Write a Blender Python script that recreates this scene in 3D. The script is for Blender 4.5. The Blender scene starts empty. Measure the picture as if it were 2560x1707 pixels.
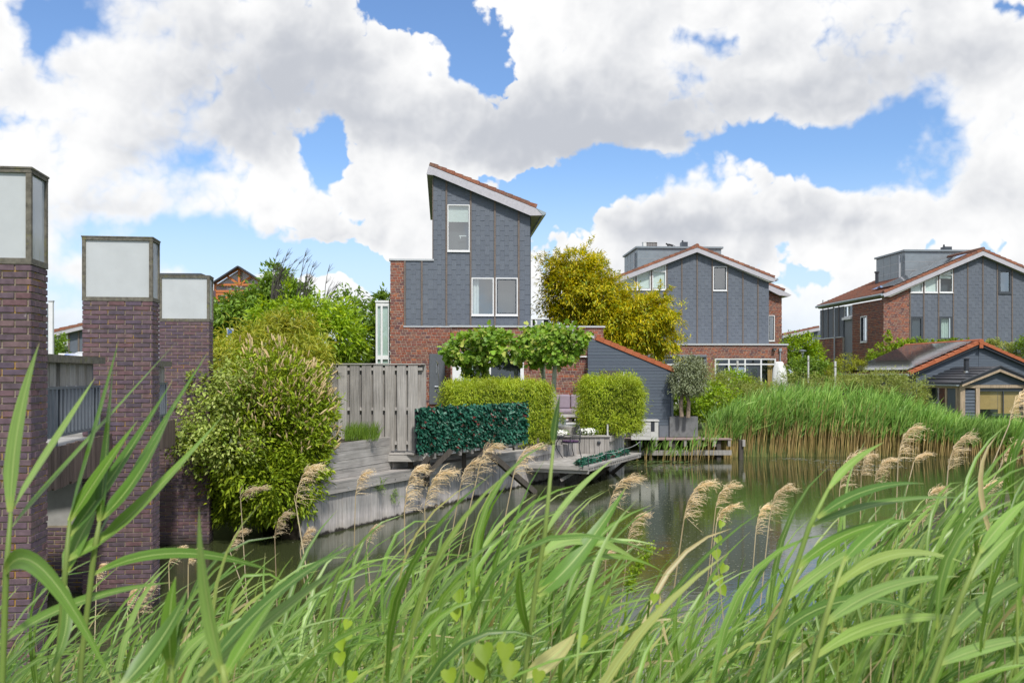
import bpy, math, random
import numpy as np
from mathutils import Vector
R = math.radians
rng = np.random.default_rng(7)
random.seed(7)
S = bpy.context.scene
COL = S.collection

# ------------------------------------------------------------------ camera
F, CX, HY, CZ = 2489.0, 1280.0, 935.0, 3.2
cd = bpy.data.cameras.new('camera')
cam = bpy.data.objects.new('camera', cd); COL.objects.link(cam)
cam.location = (0, 0, CZ); cam.rotation_euler = (R(90), 0, 0)
cd.sensor_width = 36; cd.lens = 36 * F / 2560
cd.shift_y = (HY - 853.5) / 2560
cd.clip_start = .05; cd.clip_end = 6000
cd.dof.use_dof = True; cd.dof.focus_distance = 28; cd.dof.aperture_fstop = 9
S.camera = cam

# ------------------------------------------------------------------ world: sky and clouds
SUN_EL, SUN_AZ = 52, 163          # degrees; azimuth clockwise from +Y (view direction)
world = bpy.data.worlds.new('World'); S.world = world
world.use_nodes = True
WN = world.node_tree.nodes; WL_ = world.node_tree.links
WN.clear()

def wn(t, **k):
    n = WN.new(t)
    for a, b in k.items(): setattr(n, a, b)
    return n
def put(sock, v):
    if hasattr(v, 'is_linked') or hasattr(v, 'links'): WL_.new(v, sock)
    else: sock.default_value = v
def m_(op, a, b=0.0, c=0.0, clamp=False):
    n = wn('ShaderNodeMath', operation=op, use_clamp=clamp)
    put(n.inputs[0], a); put(n.inputs[1], b); put(n.inputs[2], c)
    return n.outputs[0]
def v_(op, a, b=(0, 0, 0)):
    n = wn('ShaderNodeVectorMath', operation=op)
    put(n.inputs[0], a)
    put(n.inputs[1], b)
    return n.outputs['Value'] if op in ('LENGTH', 'DOT_PRODUCT') else n.outputs['Vector']
def mr_(v, a, b, c=0.0, d=1.0, smooth=True):
    n = wn('ShaderNodeMapRange')
    if smooth: n.interpolation_type = 'SMOOTHSTEP'
    for i, x in enumerate((v, a, b, c, d)): put(n.inputs[i], x)
    return n.outputs[0]
def mixc(f, a, b):
    n = wn('ShaderNodeMix', data_type='RGBA')
    put(n.inputs[0], f); put(n.inputs[6], a); put(n.inputs[7], b)
    return n.outputs[2]
def noise_(vec, scale, detail, rough, dist=0.0):
    n = wn('ShaderNodeTexNoise')
    put(n.inputs['Vector'], vec); n.inputs['Scale'].default_value = scale
    n.inputs['Detail'].default_value = detail; n.inputs['Roughness'].default_value = rough
    n.inputs['Distortion'].default_value = dist
    return n.outputs[0]

tc = wn('ShaderNodeTexCoord')
DIR = v_('NORMALIZE', tc.outputs['Generated'])
sp = wn('ShaderNodeSeparateXYZ'); put(sp.inputs[0], DIR)
dx, dy, dz = sp.outputs
yy = m_('MAXIMUM', dy, .2)
uu = m_('DIVIDE', dx, yy); vv = m_('DIVIDE', dz, yy)
cmb = wn('ShaderNodeCombineXYZ'); put(cmb.inputs[0], uu); put(cmb.inputs[1], vv)
UV = cmb.outputs[0]
front = mr_(dy, .5, .75)
# gentle warp so that the edges of the cloud banks wander
def fbm(vec, sc, det, ro, dist=0.0): return m_('MULTIPLY', m_('SUBTRACT', noise_(vec, sc, det, ro, dist), .5), 2.0)
wz = wn('ShaderNodeTexNoise'); put(wz.inputs['Vector'], DIR)
wz.inputs['Scale'].default_value = 11; wz.inputs['Detail'].default_value = 4; wz.inputs['Roughness'].default_value = .6
wv = v_('SCALE', v_('SUBTRACT', wz.outputs['Color'], (.5, .5, .5)))
wv.node.inputs['Scale'].default_value = .075
UVW = v_('ADD', UV, wv)
HOLES = [(150, 20, 130, 70, 1.0), (95, 110, 60, 60, .75), (45, 330, 90, 40, .6), (350, 165, 26, 18, .45),
         (1060, 15, 120, 55, 1.0), (1165, 95, 62, 95, 1.1), (1215, 200, 45, 75, .95), (1000, 10, 60, 25, .5),
         (1800, 110, 85, 36, .8), (1765, 212, 62, 28, .72), (2060, 375, 250, 75, 1.1), (2290, 310, 130, 62, .9),
         (1620, 432, 170, 46, .8), (2230, 455, 150, 60, .7), (760, 300, 44, 30, .6), (805, 380, 52, 62, .95),
         (850, 440, 26, 50, .6), (330, 588, 210, 46, .9), (520, 600, 130, 40, .6), (480, 410, 60, 22, .45),
         (1420, 470, 120, 70, .85), (1370, 570, 80, 70, .7), (2530, 30, 80, 36, .75), (950, 560, 60, 40, .35),
         (620, 655, 280, 36, .85), (900, 690, 200, 40, .8), (1990, 660, 110, 50, .75), (1190, 470, 60, 40, .5), (2440, 640, 130, 34, .6),
         (60, 740, 220, 50, .8), (1400, 520, 90, 60, .5), (1330, 640, 60, 50, .5), (2080, 590, 130, 20, .4)]
GREYS = [(640, 230, 330, 170, .75), (760, 130, 220, 120, .35), (1560, 300, 420, 120, .95), (1400, 380, 260, 70, .6), (2200, 200, 330, 130, .55),
         (420, 380, 300, 60, .55), (680, 632, 240, 26, .75), (1800, 560, 300, 60, .4), (1000, 330, 260, 80, .5),
         (200, 520, 160, 60, .3), (2450, 460, 160, 60, .3), (2100, 560, 200, 40, .25), (1660, 580, 140, 30, .45)]
WHITES = [(1010, 170, 190, 130, .8), (650, 430, 150, 130, 1.0), (960, 440, 150, 80, .7), (140, 200, 160, 160, .4), (1700, 450, 200, 60, .7),
          (1350, 130, 160, 110, .6), (2480, 380, 110, 90, .5), (2080, 440, 130, 50, .6), (150, 400, 170, 60, .6)]
# The three fields (openings, grey bellies, bright heads) are stored as rows of colour ramps over the azimuth
def _sum(lst, px, py):
    t = 0.0
    for (cx, cy, rx, ry, s_) in lst:
        d = math.hypot((px - cx) / rx, (py - cy) / ry); q = max(0.0, min(1.0, 1 - d / 1.75)); t += s_ * q * q * (3 - 2 * q)
    return min(1.0, t / 1.4)
ROW0, DROW, NROW = -60, 52, 17
s3 = wn('ShaderNodeSeparateXYZ'); put(s3.inputs[0], UVW)
tU = mr_(s3.outputs[0], (-300 - CX) / F, (2860 - CX) / F, 0, 1, False)
tV = m_('MULTIPLY', m_('SUBTRACT', (HY - ROW0) / F, s3.outputs[1]), F / DROW)      # in rows
acc = None
for r_ in range(NROW):
    cr = wn('ShaderNodeValToRGB'); put(cr.inputs[0], tU); e_ = cr.color_ramp.elements
    for q_ in range(32):
        px = -300 + 3160 * q_ / 31; py = ROW0 + DROW * r_
        c_ = (_sum(HOLES, px, py), _sum(GREYS, px, py), _sum(WHITES, px, py), 1)
        el = e_[q_ if q_ < 1 else 1] if q_ in (0, 31) and False else (e_[0] if q_ == 0 else (e_[len(e_) - 1] if q_ == 31 else e_.new(q_ / 31)))
        el.position = q_ / 31; el.color = c_
    w_ = m_('SUBTRACT', 1.0, m_('ABSOLUTE', m_('SUBTRACT', tV, float(r_))), clamp=True)
    sc_ = v_('SCALE', cr.outputs[0]); put(sc_.node.inputs['Scale'], w_)
    acc = sc_ if acc is None else v_('ADD', acc, sc_)
s4 = wn('ShaderNodeSeparateXYZ'); put(s4.inputs[0], acc)
H, G, Wt = [m_('MULTIPLY', o_, 1.4) for o_ in s4.outputs]
CW = .86
def billow(vec):
    a = m_('ABSOLUTE', fbm(vec, 15.0, 0, .5)); b = m_('ABSOLUTE', fbm(vec, 34.0, 0, .5)); c = m_('ABSOLUTE', fbm(vec, 74.0, 1, .5))
    return m_('ADD', m_('MULTIPLY', a, .50), m_('ADD', m_('MULTIPLY', b, .32), m_('MULTIPLY', c, .22)))
bl1 = billow(DIR); bl2 = billow(v_('ADD', DIR, (-.006, 0, .012)))
nA = fbm(DIR, 6.0, 6, .58); nF = fbm(DIR, 48.0, 4, .65)
nA2 = fbm(v_('ADD', DIR, (-.012, 0, .028)), 6.0, 3, .5)
nC = fbm(v_('ADD', DIR, (3.1, 0, 0)), 2.6, 2, .5)
nG = fbm(DIR, 5.0, 2, .5)
Hn = m_('ADD', H, m_('ADD', m_('MULTIPLY', nA, .55), m_('ADD', m_('MULTIPLY', bl1, -1.15), m_('ADD', m_('MULTIPLY', nF, .16), .30))))
soft = mr_(nC, -.22, .22, .10, .75)
a_front = mr_(m_('DIVIDE', m_('SUBTRACT', Hn, .425), soft), .5, -.5)
a_gen = mr_(m_('ADD', m_('MULTIPLY', nC, .5), nA), -.20, .05)
alpha = m_('ADD', m_('MULTIPLY', a_front, front), m_('MULTIPLY', a_gen, m_('SUBTRACT', 1.0, front)))
hor = mr_(dz, .0, .10, .30, 1.0)       # the far clouds thin into the bright horizon
alpha = m_('MULTIPLY', alpha, hor)
gsum = m_('MULTIPLY', m_('MULTIPLY', G, front), m_('ADD', .95, m_('MULTIPLY', nG, .7)))
gsum = m_('SUBTRACT', gsum, m_('MULTIPLY', m_('MULTIPLY', Wt, front), .45))
gsum = m_('ADD', gsum, m_('ADD', .12, m_('MULTIPLY', m_('SUBTRACT', bl2, bl1), .85)))
gsum = m_('SUBTRACT', gsum, m_('MULTIPLY', m_('SUBTRACT', fbm(DIR, 6.0, 3, .5), nA2), 1.1))
gsum = m_('SUBTRACT', gsum, m_('MULTIPLY', mr_(Hn, .0, .42), .25))      # thin sunlit rims
shade = mr_(gsum, -.30, 1.15)
CLOUD = mixc(shade, (CW, CW, CW, 1), (CW * .56, CW * .585, CW * .64, 1))
sky = wn('ShaderNodeTexSky', sky_type='NISHITA', sun_disc=False, sun_elevation=R(SUN_EL), sun_rotation=R(SUN_AZ))
sky.air_density = 1.0; sky.dust_density = .6; sky.ozone_density = 2.5
SKYC = v_('SCALE', sky.outputs[0]); SKYC.node.inputs['Scale'].default_value = .128
hz = mr_(dz, 0.0, .22, .9, 0.0)
SKYC = v_('MULTIPLY', SKYC, (.80, .93, 1.10))
SKYC = mixc(hz, SKYC, (.62, .745, .92, 1))
# clouds are given in display units; Background strength brings the whole back to a Nishita-like scale
FULL = v_('SCALE', mixc(alpha, SKYC, CLOUD)); FULL.node.inputs['Scale'].default_value = 10.0
bg = wn('ShaderNodeBackground'); put(bg.inputs[0], FULL); bg.inputs[1].default_value = .10
wo = wn('ShaderNodeOutputWorld'); WL_.new(bg.outputs[0], wo.inputs[0])

# ------------------------------------------------------------------ sun
sl = bpy.data.lights.new('sun', 'SUN'); sl.energy = 3.3; sl.angle = R(5); sl.color = (1, .955, .88)
sun = bpy.data.objects.new('sun', sl); COL.objects.link(sun)
_e, _a = R(SUN_EL), R(SUN_AZ)
sdir = Vector((math.sin(_a) * math.cos(_e), math.cos(_a) * math.cos(_e), math.sin(_e)))   # towards the sun
sun.rotation_euler = sdir.to_track_quat('Z', 'Y').to_euler(); sun.location = (0, -20, 40)
S.view_settings.view_transform = 'Standard'; S.view_settings.look = 'None'
S.view_settings.exposure = 0.25; S.view_settings.gamma = 1; S.view_settings.use_curve_mapping = False
S.render.engine = 'CYCLES'
S.cycles.max_bounces = 7; S.cycles.transparent_max_bounces = 10; S.cycles.diffuse_bounces = 3
S.cycles.glossy_bounces = 3; S.cycles.transmission_bounces = 4
S.cycles.caustics_reflective = False; S.cycles.caustics_refractive = False

# ------------------------------------------------------------------ helpers
UP = Vector((0, 0, 1))
def P(px, py, Y): return Vector(((px - CX) / F * Y, Y, CZ + (HY - py) / F * Y))
def GP(px, py, z): return P(px, py, (CZ - z) * F / (py - HY))     # point of the level z seen at a pixel
WLOC = {}
def wl(o): return WLOC.get(o.name, Vector((0, 0, 0))) if o else Vector((0, 0, 0))

class Fr:
    """upright plane: u runs along it, v is height above the water, w is out of it towards the pond"""
    def __init__(s, o, u):
        s.o = Vector((o[0], o[1], 0)); s.U = Vector((u[0], u[1], 0)).normalized(); s.N = Vector((s.U.y, -s.U.x, 0))
        s.rz = math.atan2(s.U.y, s.U.x)
    def p(s, u, v, w=0.0): return s.o + s.U * u + UP * v + s.N * w
    def uv(s, px, py, w=0.0):
        d = Vector(((px - CX) / F, 1, (HY - py) / F)); c = Vector((0, 0, CZ))
        t = ((s.o + s.N * w - c).dot(s.N)) / d.dot(s.N)
        q = c + d * t
        return (q - s.o).dot(s.U), q.z
    def rect(s, x0, y0, x1, y1, w=0.0):
        a = s.uv(x0, y1, w); b = s.uv(x1, y0, w)
        xm, ym = (x0 + x1) / 2, (y0 + y1) / 2
        return (s.uv(x0, ym, w)[0], s.uv(xm, y1, w)[1], s.uv(x1, ym, w)[0], s.uv(xm, y0, w)[1])
    def off(s, w): return Fr(s.o + s.N * w, s.U)

WORLD = Fr((0, 0), (1, 0))     # u = x, v = z, w = -y

class MB:
    def __init__(s): s.v = []; s.f = []; s.np = []
    def add(s, vs, fs):
        k = len(s.v); s.v += [tuple(q) for q in vs]; s.f += [tuple(i + k for i in f) for f in fs]; return s
    def hexa(s, c): return s.add(c, [(0, 3, 2, 1), (4, 5, 6, 7), (0, 1, 5, 4), (1, 2, 6, 5), (2, 3, 7, 6), (3, 0, 4, 7)])
    def box(s, fr, u0, v0, w0, u1, v1, w1):
        p = fr.p
        return s.hexa([p(u0, v0, w0), p(u1, v0, w0), p(u1, v0, w1), p(u0, v0, w1), p(u0, v1, w0), p(u1, v1, w0), p(u1, v1, w1), p(u0, v1, w1)])
    def prism(s, fr, pts, w0, w1):
        n = len(pts)
        vs = [fr.p(u, v, w0) for u, v in pts] + [fr.p(u, v, w1) for u, v in pts]
        return s.add(vs, [tuple(range(n - 1, -1, -1)), tuple(range(n, 2 * n))] + [(i, (i + 1) % n, n + (i + 1) % n, n + i) for i in range(n)])
    def bar(s, a, b, w, h, up=UP):
        a = Vector(a); b = Vector(b); d = (b - a).normalized()
        x = d.cross(up)
        if x.length < 1e-4: x = d.cross(Vector((1, 0, 0)))
        x.normalize(); y = x.cross(d)
        x = x * w / 2; y = y * h / 2
        return s.hexa([a - x - y, a + x - y, a + x + y, a - x + y, b - x - y, b + x - y, b + x + y, b - x + y])
    def tube(s, pts, r, n=8, cap=True):
        pts = [Vector(q) for q in pts]; rs = r if isinstance(r, (list, tuple)) else [r] * len(pts)
        vs = []; x = None
        for i, q in enumerate(pts):
            d = (pts[min(i + 1, len(pts) - 1)] - pts[max(i - 1, 0)]).normalized()
            if x is None:
                x = d.cross(UP)
                if x.length < 1e-3: x = d.cross(Vector((1, 0, 0)))
            x = (x - d * x.dot(d)).normalized(); y = d.cross(x)
            for j in range(n):
                a = 2 * math.pi * j / n
                vs.append(q + (x * math.cos(a) + y * math.sin(a)) * rs[i])
        fs = [(i * n + j, i * n + (j + 1) % n, (i + 1) * n + (j + 1) % n, (i + 1) * n + j) for i in range(len(pts) - 1) for j in range(n)]
        if cap: fs += [tuple(range(n - 1, -1, -1)), tuple(range((len(pts) - 1) * n, len(pts) * n))]
        return s.add(vs, fs)
    def lathe(s, c, prof, n=12):
        vs = []; c = Vector(c)
        for r, z in prof:
            for j in range(n):
                a = 2 * math.pi * j / n; vs.append(c + Vector((r * math.cos(a), r * math.sin(a), z)))
        k = len(prof)
        return s.add(vs, [(i * n + j, i * n + (j + 1) % n, (i + 1) * n + (j + 1) % n, (i + 1) * n + j) for i in range(k - 1) for j in range(n)]
                     + [tuple(range(n - 1, -1, -1)), tuple(range((k - 1) * n, k * n))])
    def build(s, name, mat, parent=None, kind=None, smooth=False, label=None, bevel=0):
        me = bpy.data.meshes.new(name); off = wl(parent)
        me.from_pydata([tuple(Vector(q) - off) for q in s.v], [], s.f); me.update()
        return link(name, me, mat, parent, kind, smooth, label, bevel)

def link(name, me, mat, parent=None, kind=None, smooth=False, label=None, bevel=0):
    o = bpy.data.objects.new(name, me); COL.objects.link(o)
    if mat is not None and len(me.materials) == 0: me.materials.append(mat)
    if smooth: me.polygons.foreach_set('use_smooth', [True] * len(me.polygons))
    if parent: o.parent = parent; WLOC[o.name] = wl(parent)
    else: WLOC[o.name] = Vector((0, 0, 0))
    if kind: o['kind'] = kind
    if label: o['label'] = label
    if bevel:
        b = o.modifiers.new('bevel', 'BEVEL'); b.width = bevel; b.segments = 2; b.limit_method = 'ANGLE'
    return o

def mesh_np(name, V, Fc, mat, parent=None, kind=None, smooth=False):
    """V (n,3), Fc list of (k,m) index arrays"""
    me = bpy.data.meshes.new(name); off = np.array(wl(parent))
    V = np.asarray(V, dtype=np.float32) - off.astype(np.float32)
    Fc = [np.asarray(f, dtype=np.int32) for f in (Fc if isinstance(Fc, list) else [Fc])]
    nl = sum(f.size for f in Fc); npoly = sum(len(f) for f in Fc)
    me.vertices.add(len(V)); me.vertices.foreach_set('co', V.ravel())
    me.loops.add(nl); me.loops.foreach_set('vertex_index', np.concatenate([f.ravel() for f in Fc]))
    ls = []; k = 0
    for f in Fc:
        ls.append(np.arange(len(f), dtype=np.int32) * f.shape[1] + k); k += f.size
    me.polygons.add(npoly); me.polygons.foreach_set('loop_start', np.concatenate(ls))
    me.update(calc_edges=True)
    return link(name, me, mat, parent, kind, smooth)

def thing(name, label, cat, loc, group=None):
    o = bpy.data.objects.new(name, None); COL.objects.link(o)
    o.location = loc; o.empty_display_size = .2
    WLOC[o.name] = Vector(loc)
    o['label'] = label; o['category'] = cat
    if group: o['group'] = group
    return o
def tag(o, label, cat, group=None):
    o['label'] = label; o['category'] = cat
    if group: o['group'] = group
    return o
def piece(name, me, mat, parent, loc, rz=0.0, scale=(1, 1, 1), rot=None):
    o = bpy.data.objects.new(name, me); COL.objects.link(o)
    if len(me.materials) == 0: me.materials.append(mat)
    o.parent = parent; o.location = Vector(loc) - wl(parent)
    o.rotation_euler = rot or (0, 0, rz); o.scale = scale
    WLOC[o.name] = Vector(loc)
    return o

# rectangles ----------------------------------------------------------------
def subtract(r, holes, eps=1e-4):
    out = [r]
    for h in holes:
        nx = []
        for (a, b, c, d) in out:
            if h[0] >= c - eps or h[2] <= a + eps or h[1] >= d - eps or h[3] <= b + eps: nx.append((a, b, c, d)); continue
            if h[0] > a + eps: nx.append((a, b, h[0], d))
            if h[2] < c - eps: nx.append((h[2], b, c, d))
            m0, m1 = max(a, h[0]), min(c, h[2])
            if h[1] > b + eps: nx.append((m0, b, m1, h[1]))
            if h[3] < d - eps: nx.append((m0, h[3], m1, d))
        out = nx
    return out
def quadtop(r, top):
    u0, v0, u1, v1 = r
    if top is None: return [(u0, v0), (u1, v0), (u1, v1), (u0, v1)], True
    a = min(v1, top(u0)); b = min(v1, top(u1))
    if a <= v0 + .004 and b <= v0 + .004: return None, False
    return [(u0, v0), (u1, v0), (u1, max(b, v0 + .001)), (u0, max(a, v0 + .001))], (a >= v1 - 1e-4 and b >= v1 - 1e-4)

UNIT = {}
def unit(kind):
    if kind not in UNIT:
        me = bpy.data.meshes.new(kind)
        if kind == 'brick':
            i = .018; j = .06
            v = [(0, 0, 0), (1, 0, 0), (1, 0, 1), (0, 0, 1), (i, -1, j), (1 - i, -1, j), (1 - i, -1, 1 - j), (i, -1, 1 - j)]
            f = [(4, 5, 6, 7), (0, 1, 5, 4), (1, 2, 6, 5), (2, 3, 7, 6), (3, 0, 4, 7)]
        else:
            v = [(0, 0, 0), (1, 0, 0), (1, 0, 1), (0, 0, 1), (0, -1, 0), (1, -1, 0), (1, -.15, 1), (0, -.15, 1)]
            f = [(4, 5, 6, 7), (0, 1, 5, 4), (1, 2, 6, 5), (2, 3, 7, 6), (3, 0, 4, 7)]
        me.from_pydata(v, [], f); me.update(); UNIT[kind] = me
    return UNIT[kind]

def cladding(parent, name, kind, fr, rects, mat, depth, maxn=0, top=None, w=0.0):
    """rects: list of (rect, whole). Whole ones become parts (up to maxn), the rest one joined part."""
    um = unit(kind).copy() if maxn else None
    mb = MB(); n = 0; r_ = random.Random(len(rects))
    for (r, whole) in rects:
        q, full = quadtop(r, top)
        if q is None: continue
        d = depth * r_.uniform(.75, 1.25)
        if full and whole and n < maxn:
            o = piece(name, um, mat, parent, fr.p(r[0], r[1], w), fr.rz, (r[2] - r[0], d, r[3] - r[1]))
            n += 1
        else:
            if kind == 'brick': fw = [d] * 4; i = .004
            else: fw = [d, d, d * .15, d * .15]; i = 0
            back = [fr.p(a, b, w) for a, b in q]
            cu = sum(a for a, b in q) / 4; cv = sum(b for a, b in q) / 4
            fnt = [fr.p(a + (i if a < cu else -i), b + (i if b < cv else -i), w + fw[k]) for k, (a, b) in enumerate(q)]
            mb.add(back + fnt, [(4, 5, 6, 7), (0, 1, 5, 4), (1, 2, 6, 5), (2, 3, 7, 6), (3, 0, 4, 7)])
    if mb.v: mb.build(name if not maxn else name + '_field', mat, parent, 'stuff')

def brick_rects(reg, L, H, holes=(), jx=.013, jy=.018, rows=None, seed=0):
    """running bond over the rectangle reg; rows: optional repeating list of course heights"""
    u0, v0, u1, v1 = reg; out = []; v = v0; k = seed
    while v < v1 - .01:
        h = rows[k % len(rows)] if rows else H
        a = u0 - (L / 2 if k % 2 else 0) - (.028 * ((k * 5) % 4) if rows else 0)
        while a < u1:
            r = (max(a + jx / 2, u0), v + jy / 2, min(a + L - jx / 2, u1), min(v + h - jy / 2, v1))
            if r[2] - r[0] > .025 and r[3] - r[1] > .01:
                parts = subtract(r, holes)
                for q in parts:
                    if q[2] - q[0] > .012 and q[3] - q[1] > .008: out.append((q, q == r))
            a += L
        v += h; k += 1
    return out
def slate_rects(reg, W, H, holes=(), seed=0):
    u0, v0, u1, v1 = reg; out = []; i = 0; a = u0
    n = max(1, round((u1 - u0) / W)); W = (u1 - u0) / n
    for i in range(n):
        v = v0 - (H / 2 if (i + seed) % 2 else 0) - .13
        while v < v1:
            r = (u0 + i * W + .0006, max(v, v0), u0 + (i + 1) * W - .0006, min(v + H, v1))
            if r[3] - r[1] > .02:
                for q in subtract(r, holes): out.append((q, q == r and r[3] - r[1] > H * .9))
            v += H
    return out
def core(parent, name, fr, regs, holes, mat, top=None, w0=-.3, w1=0.0):
    mb = MB()
    for reg in regs:
        for r in subtract(reg, holes):
            q, _ = quadtop(r, top)
            if q: mb.prism(fr, q, w0, w1)
    return mb.build(name, mat, parent)

# ------------------------------------------------------------------ materials
def col(c): return (c[0], c[1], c[2], 1.0)
def base_mat(name):
    m = bpy.data.materials.new(name); m.use_nodes = True
    nt = m.node_tree; b = nt.nodes['Principled BSDF']
    return m, nt, b
def N(nt, t, **k):
    n = nt.nodes.new(t)
    for a, b in k.items(): setattr(n, a, b)
    return n
def ramp(nt, fac, cols, const=False):
    r = N(nt, 'ShaderNodeValToRGB'); e = r.color_ramp.elements
    if const: r.color_ramp.interpolation = 'CONSTANT'
    n = len(cols)
    pos = [c[3] if len(c) > 3 else i / max(1, n - (0 if const else 1)) for i, c in enumerate(cols)]
    e[0].position = pos[0]; e[0].color = col(cols[0]); e[1].position = pos[1]; e[1].color = col(cols[1])
    for i in range(2, n):
        x = e.new(pos[i]); x.color = col(cols[i])
    nt.links.new(fac, r.inputs[0]); return r.outputs[0]
def rnd(nt):
    oi = N(nt, 'ShaderNodeObjectInfo'); g = N(nt, 'ShaderNodeNewGeometry')
    a = N(nt, 'ShaderNodeMath', operation='ADD'); nt.links.new(oi.outputs['Random'], a.inputs[0]); nt.links.new(g.outputs['Random Per Island'], a.inputs[1])
    f = N(nt, 'ShaderNodeMath', operation='FRACT'); nt.links.new(a.outputs[0], f.inputs[0]); return f.outputs[0]
def tex(nt, scale, detail=4, rough=.55, stretch=None, coord='Position', offs=None):
    if coord == 'Position': c = N(nt, 'ShaderNodeNewGeometry').outputs['Position']
    else: c = N(nt, 'ShaderNodeTexCoord').outputs[coord]
    if stretch:
        mp = N(nt, 'ShaderNodeMapping'); mp.inputs['Scale'].default_value = stretch
        nt.links.new(c, mp.inputs[0])
        if offs is not None: nt.links.new(offs, mp.inputs['Location'])
        c = mp.outputs[0]
    n = N(nt, 'ShaderNodeTexNoise'); n.inputs['Scale'].default_value = scale
    n.inputs['Detail'].default_value = detail; n.inputs['Roughness'].default_value = rough
    nt.links.new(c, n.inputs['Vector']); return n.outputs[0]
def mul(nt, c, f, lo, hi):
    """multiply colour c by a factor that runs lo..hi with f"""
    mr = N(nt, 'ShaderNodeMapRange'); nt.links.new(f, mr.inputs[0]); mr.inputs[1].default_value = .3; mr.inputs[2].default_value = .7
    mr.inputs[3].default_value = lo; mr.inputs[4].default_value = hi
    v = N(nt, 'ShaderNodeVectorMath', operation='SCALE'); nt.links.new(c, v.inputs[0]); nt.links.new(mr.outputs[0], v.inputs['Scale'])
    return v.outputs[0]
def blend(nt, f, a, b, t0=.5, t1=.6):
    mr = N(nt, 'ShaderNodeMapRange'); nt.links.new(f, mr.inputs[0]); mr.inputs[1].default_value = t0; mr.inputs[2].default_value = t1
    mx = N(nt, 'ShaderNodeMix', data_type='RGBA'); nt.links.new(mr.outputs[0], mx.inputs[0])
    for s, c in ((6, a), (7, b)):
        if isinstance(c, tuple): mx.inputs[s].default_value = col(c)
        else: nt.links.new(c, mx.inputs[s])
    return mx.outputs[2]
def bump(nt, b, h, strength=.3, dist=.01):
    n = N(nt, 'ShaderNodeBump'); n.inputs['Strength'].default_value = strength; n.inputs['Distance'].default_value = dist
    nt.links.new(h, n.inputs['Height']); nt.links.new(n.outputs[0], b.inputs['Normal'])

def mat_pieces(name, cols, rough=.85, mott=25, lo=.75, hi=1.2, spec=.3, bmp=.3, extra=None, stretch=None):
    m, nt, b = base_mat(name)
    c = ramp(nt, rnd(nt), cols)
    t = tex(nt, mott, 5, .6, stretch)
    c = mul(nt, c, t, lo, hi)
    if extra: c = extra(nt, c)
    nt.links.new(c, b.inputs['Base Color']); b.inputs['Roughness'].default_value = rough
    b.inputs['Specular IOR Level'].default_value = spec
    if bmp: bump(nt, b, t, bmp, .008)
    return m
def mat_flat(name, c, rough=.6, metal=0, mott=8, lo=.9, hi=1.08, spec=.4, extra=None, bmp=0):
    m, nt, b = base_mat(name)
    rgb = N(nt, 'ShaderNodeRGB'); rgb.outputs[0].default_value = col(c)
    t = tex(nt, mott, 5, .6)
    cc = mul(nt, rgb.outputs[0], t, lo, hi)
    if extra: cc = extra(nt, cc)
    nt.links.new(cc, b.inputs['Base Color']); b.inputs['Roughness'].default_value = rough; b.inputs['Metallic'].default_value = metal
    b.inputs['Specular IOR Level'].default_value = spec
    if bmp: bump(nt, b, t, bmp, .01)
    return m
def mat_wood(name, cols, vertical=True, rough=.85, stain=None):
    m, nt, b = base_mat(name)
    r = rnd(nt); c = ramp(nt, r, cols)
    cx = N(nt, 'ShaderNodeCombineXYZ'); mm = N(nt, 'ShaderNodeMath', operation='MULTIPLY'); mm.inputs[1].default_value = 37
    nt.links.new(r, mm.inputs[0]); nt.links.new(mm.outputs[0], cx.inputs[0]); nt.links.new(mm.outputs[0], cx.inputs[2])
    t = tex(nt, 1, 6, .65, (38, 38, 1.6) if vertical else (1.6, 1.6, 45), offs=cx.outputs[0])
    c = mul(nt, c, t, .62, 1.3)
    t2 = tex(nt, 2.2, 4, .6)
    c = mul(nt, c, t2, .85, 1.12)
    if stain: c = stain(nt, c)
    nt.links.new(c, b.inputs['Base Color']); b.inputs['Roughness'].default_value = rough; b.inputs['Specular IOR Level'].default_value = .2
    bump(nt, b, t, .5, .006)
    return m
def mat_leaf(name, cols, trans=.35, rough=.45, spec=.35, noise=1.2):
    m, nt, b = base_mat(name)
    c = ramp(nt, rnd(nt), cols)
    t = tex(nt, noise, 3, .6)
    c = mul(nt, c, t, .72, 1.25)
    nt.links.new(c, b.inputs['Base Color']); b.inputs['Roughness'].default_value = rough; b.inputs['Specular IOR Level'].default_value = spec
    tr = N(nt, 'ShaderNodeBsdfTranslucent')
    y = N(nt, 'ShaderNodeMix', data_type='RGBA', blend_type='MULTIPLY'); y.inputs[0].default_value = 1
    nt.links.new(c, y.inputs[6]); y.inputs[7].default_value = (1.35, 1.25, .55, 1)
    nt.links.new(y.outputs[2], tr.inputs[0])
    mx = N(nt, 'ShaderNodeMixShader'); mx.inputs[0].default_value = trans
    nt.links.new(b.outputs[0], mx.inputs[1]); nt.links.new(tr.outputs[0], mx.inputs[2])
    nt.links.new(mx.outputs[0], nt.nodes['Material Output'].inputs[0])
    return m
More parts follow.
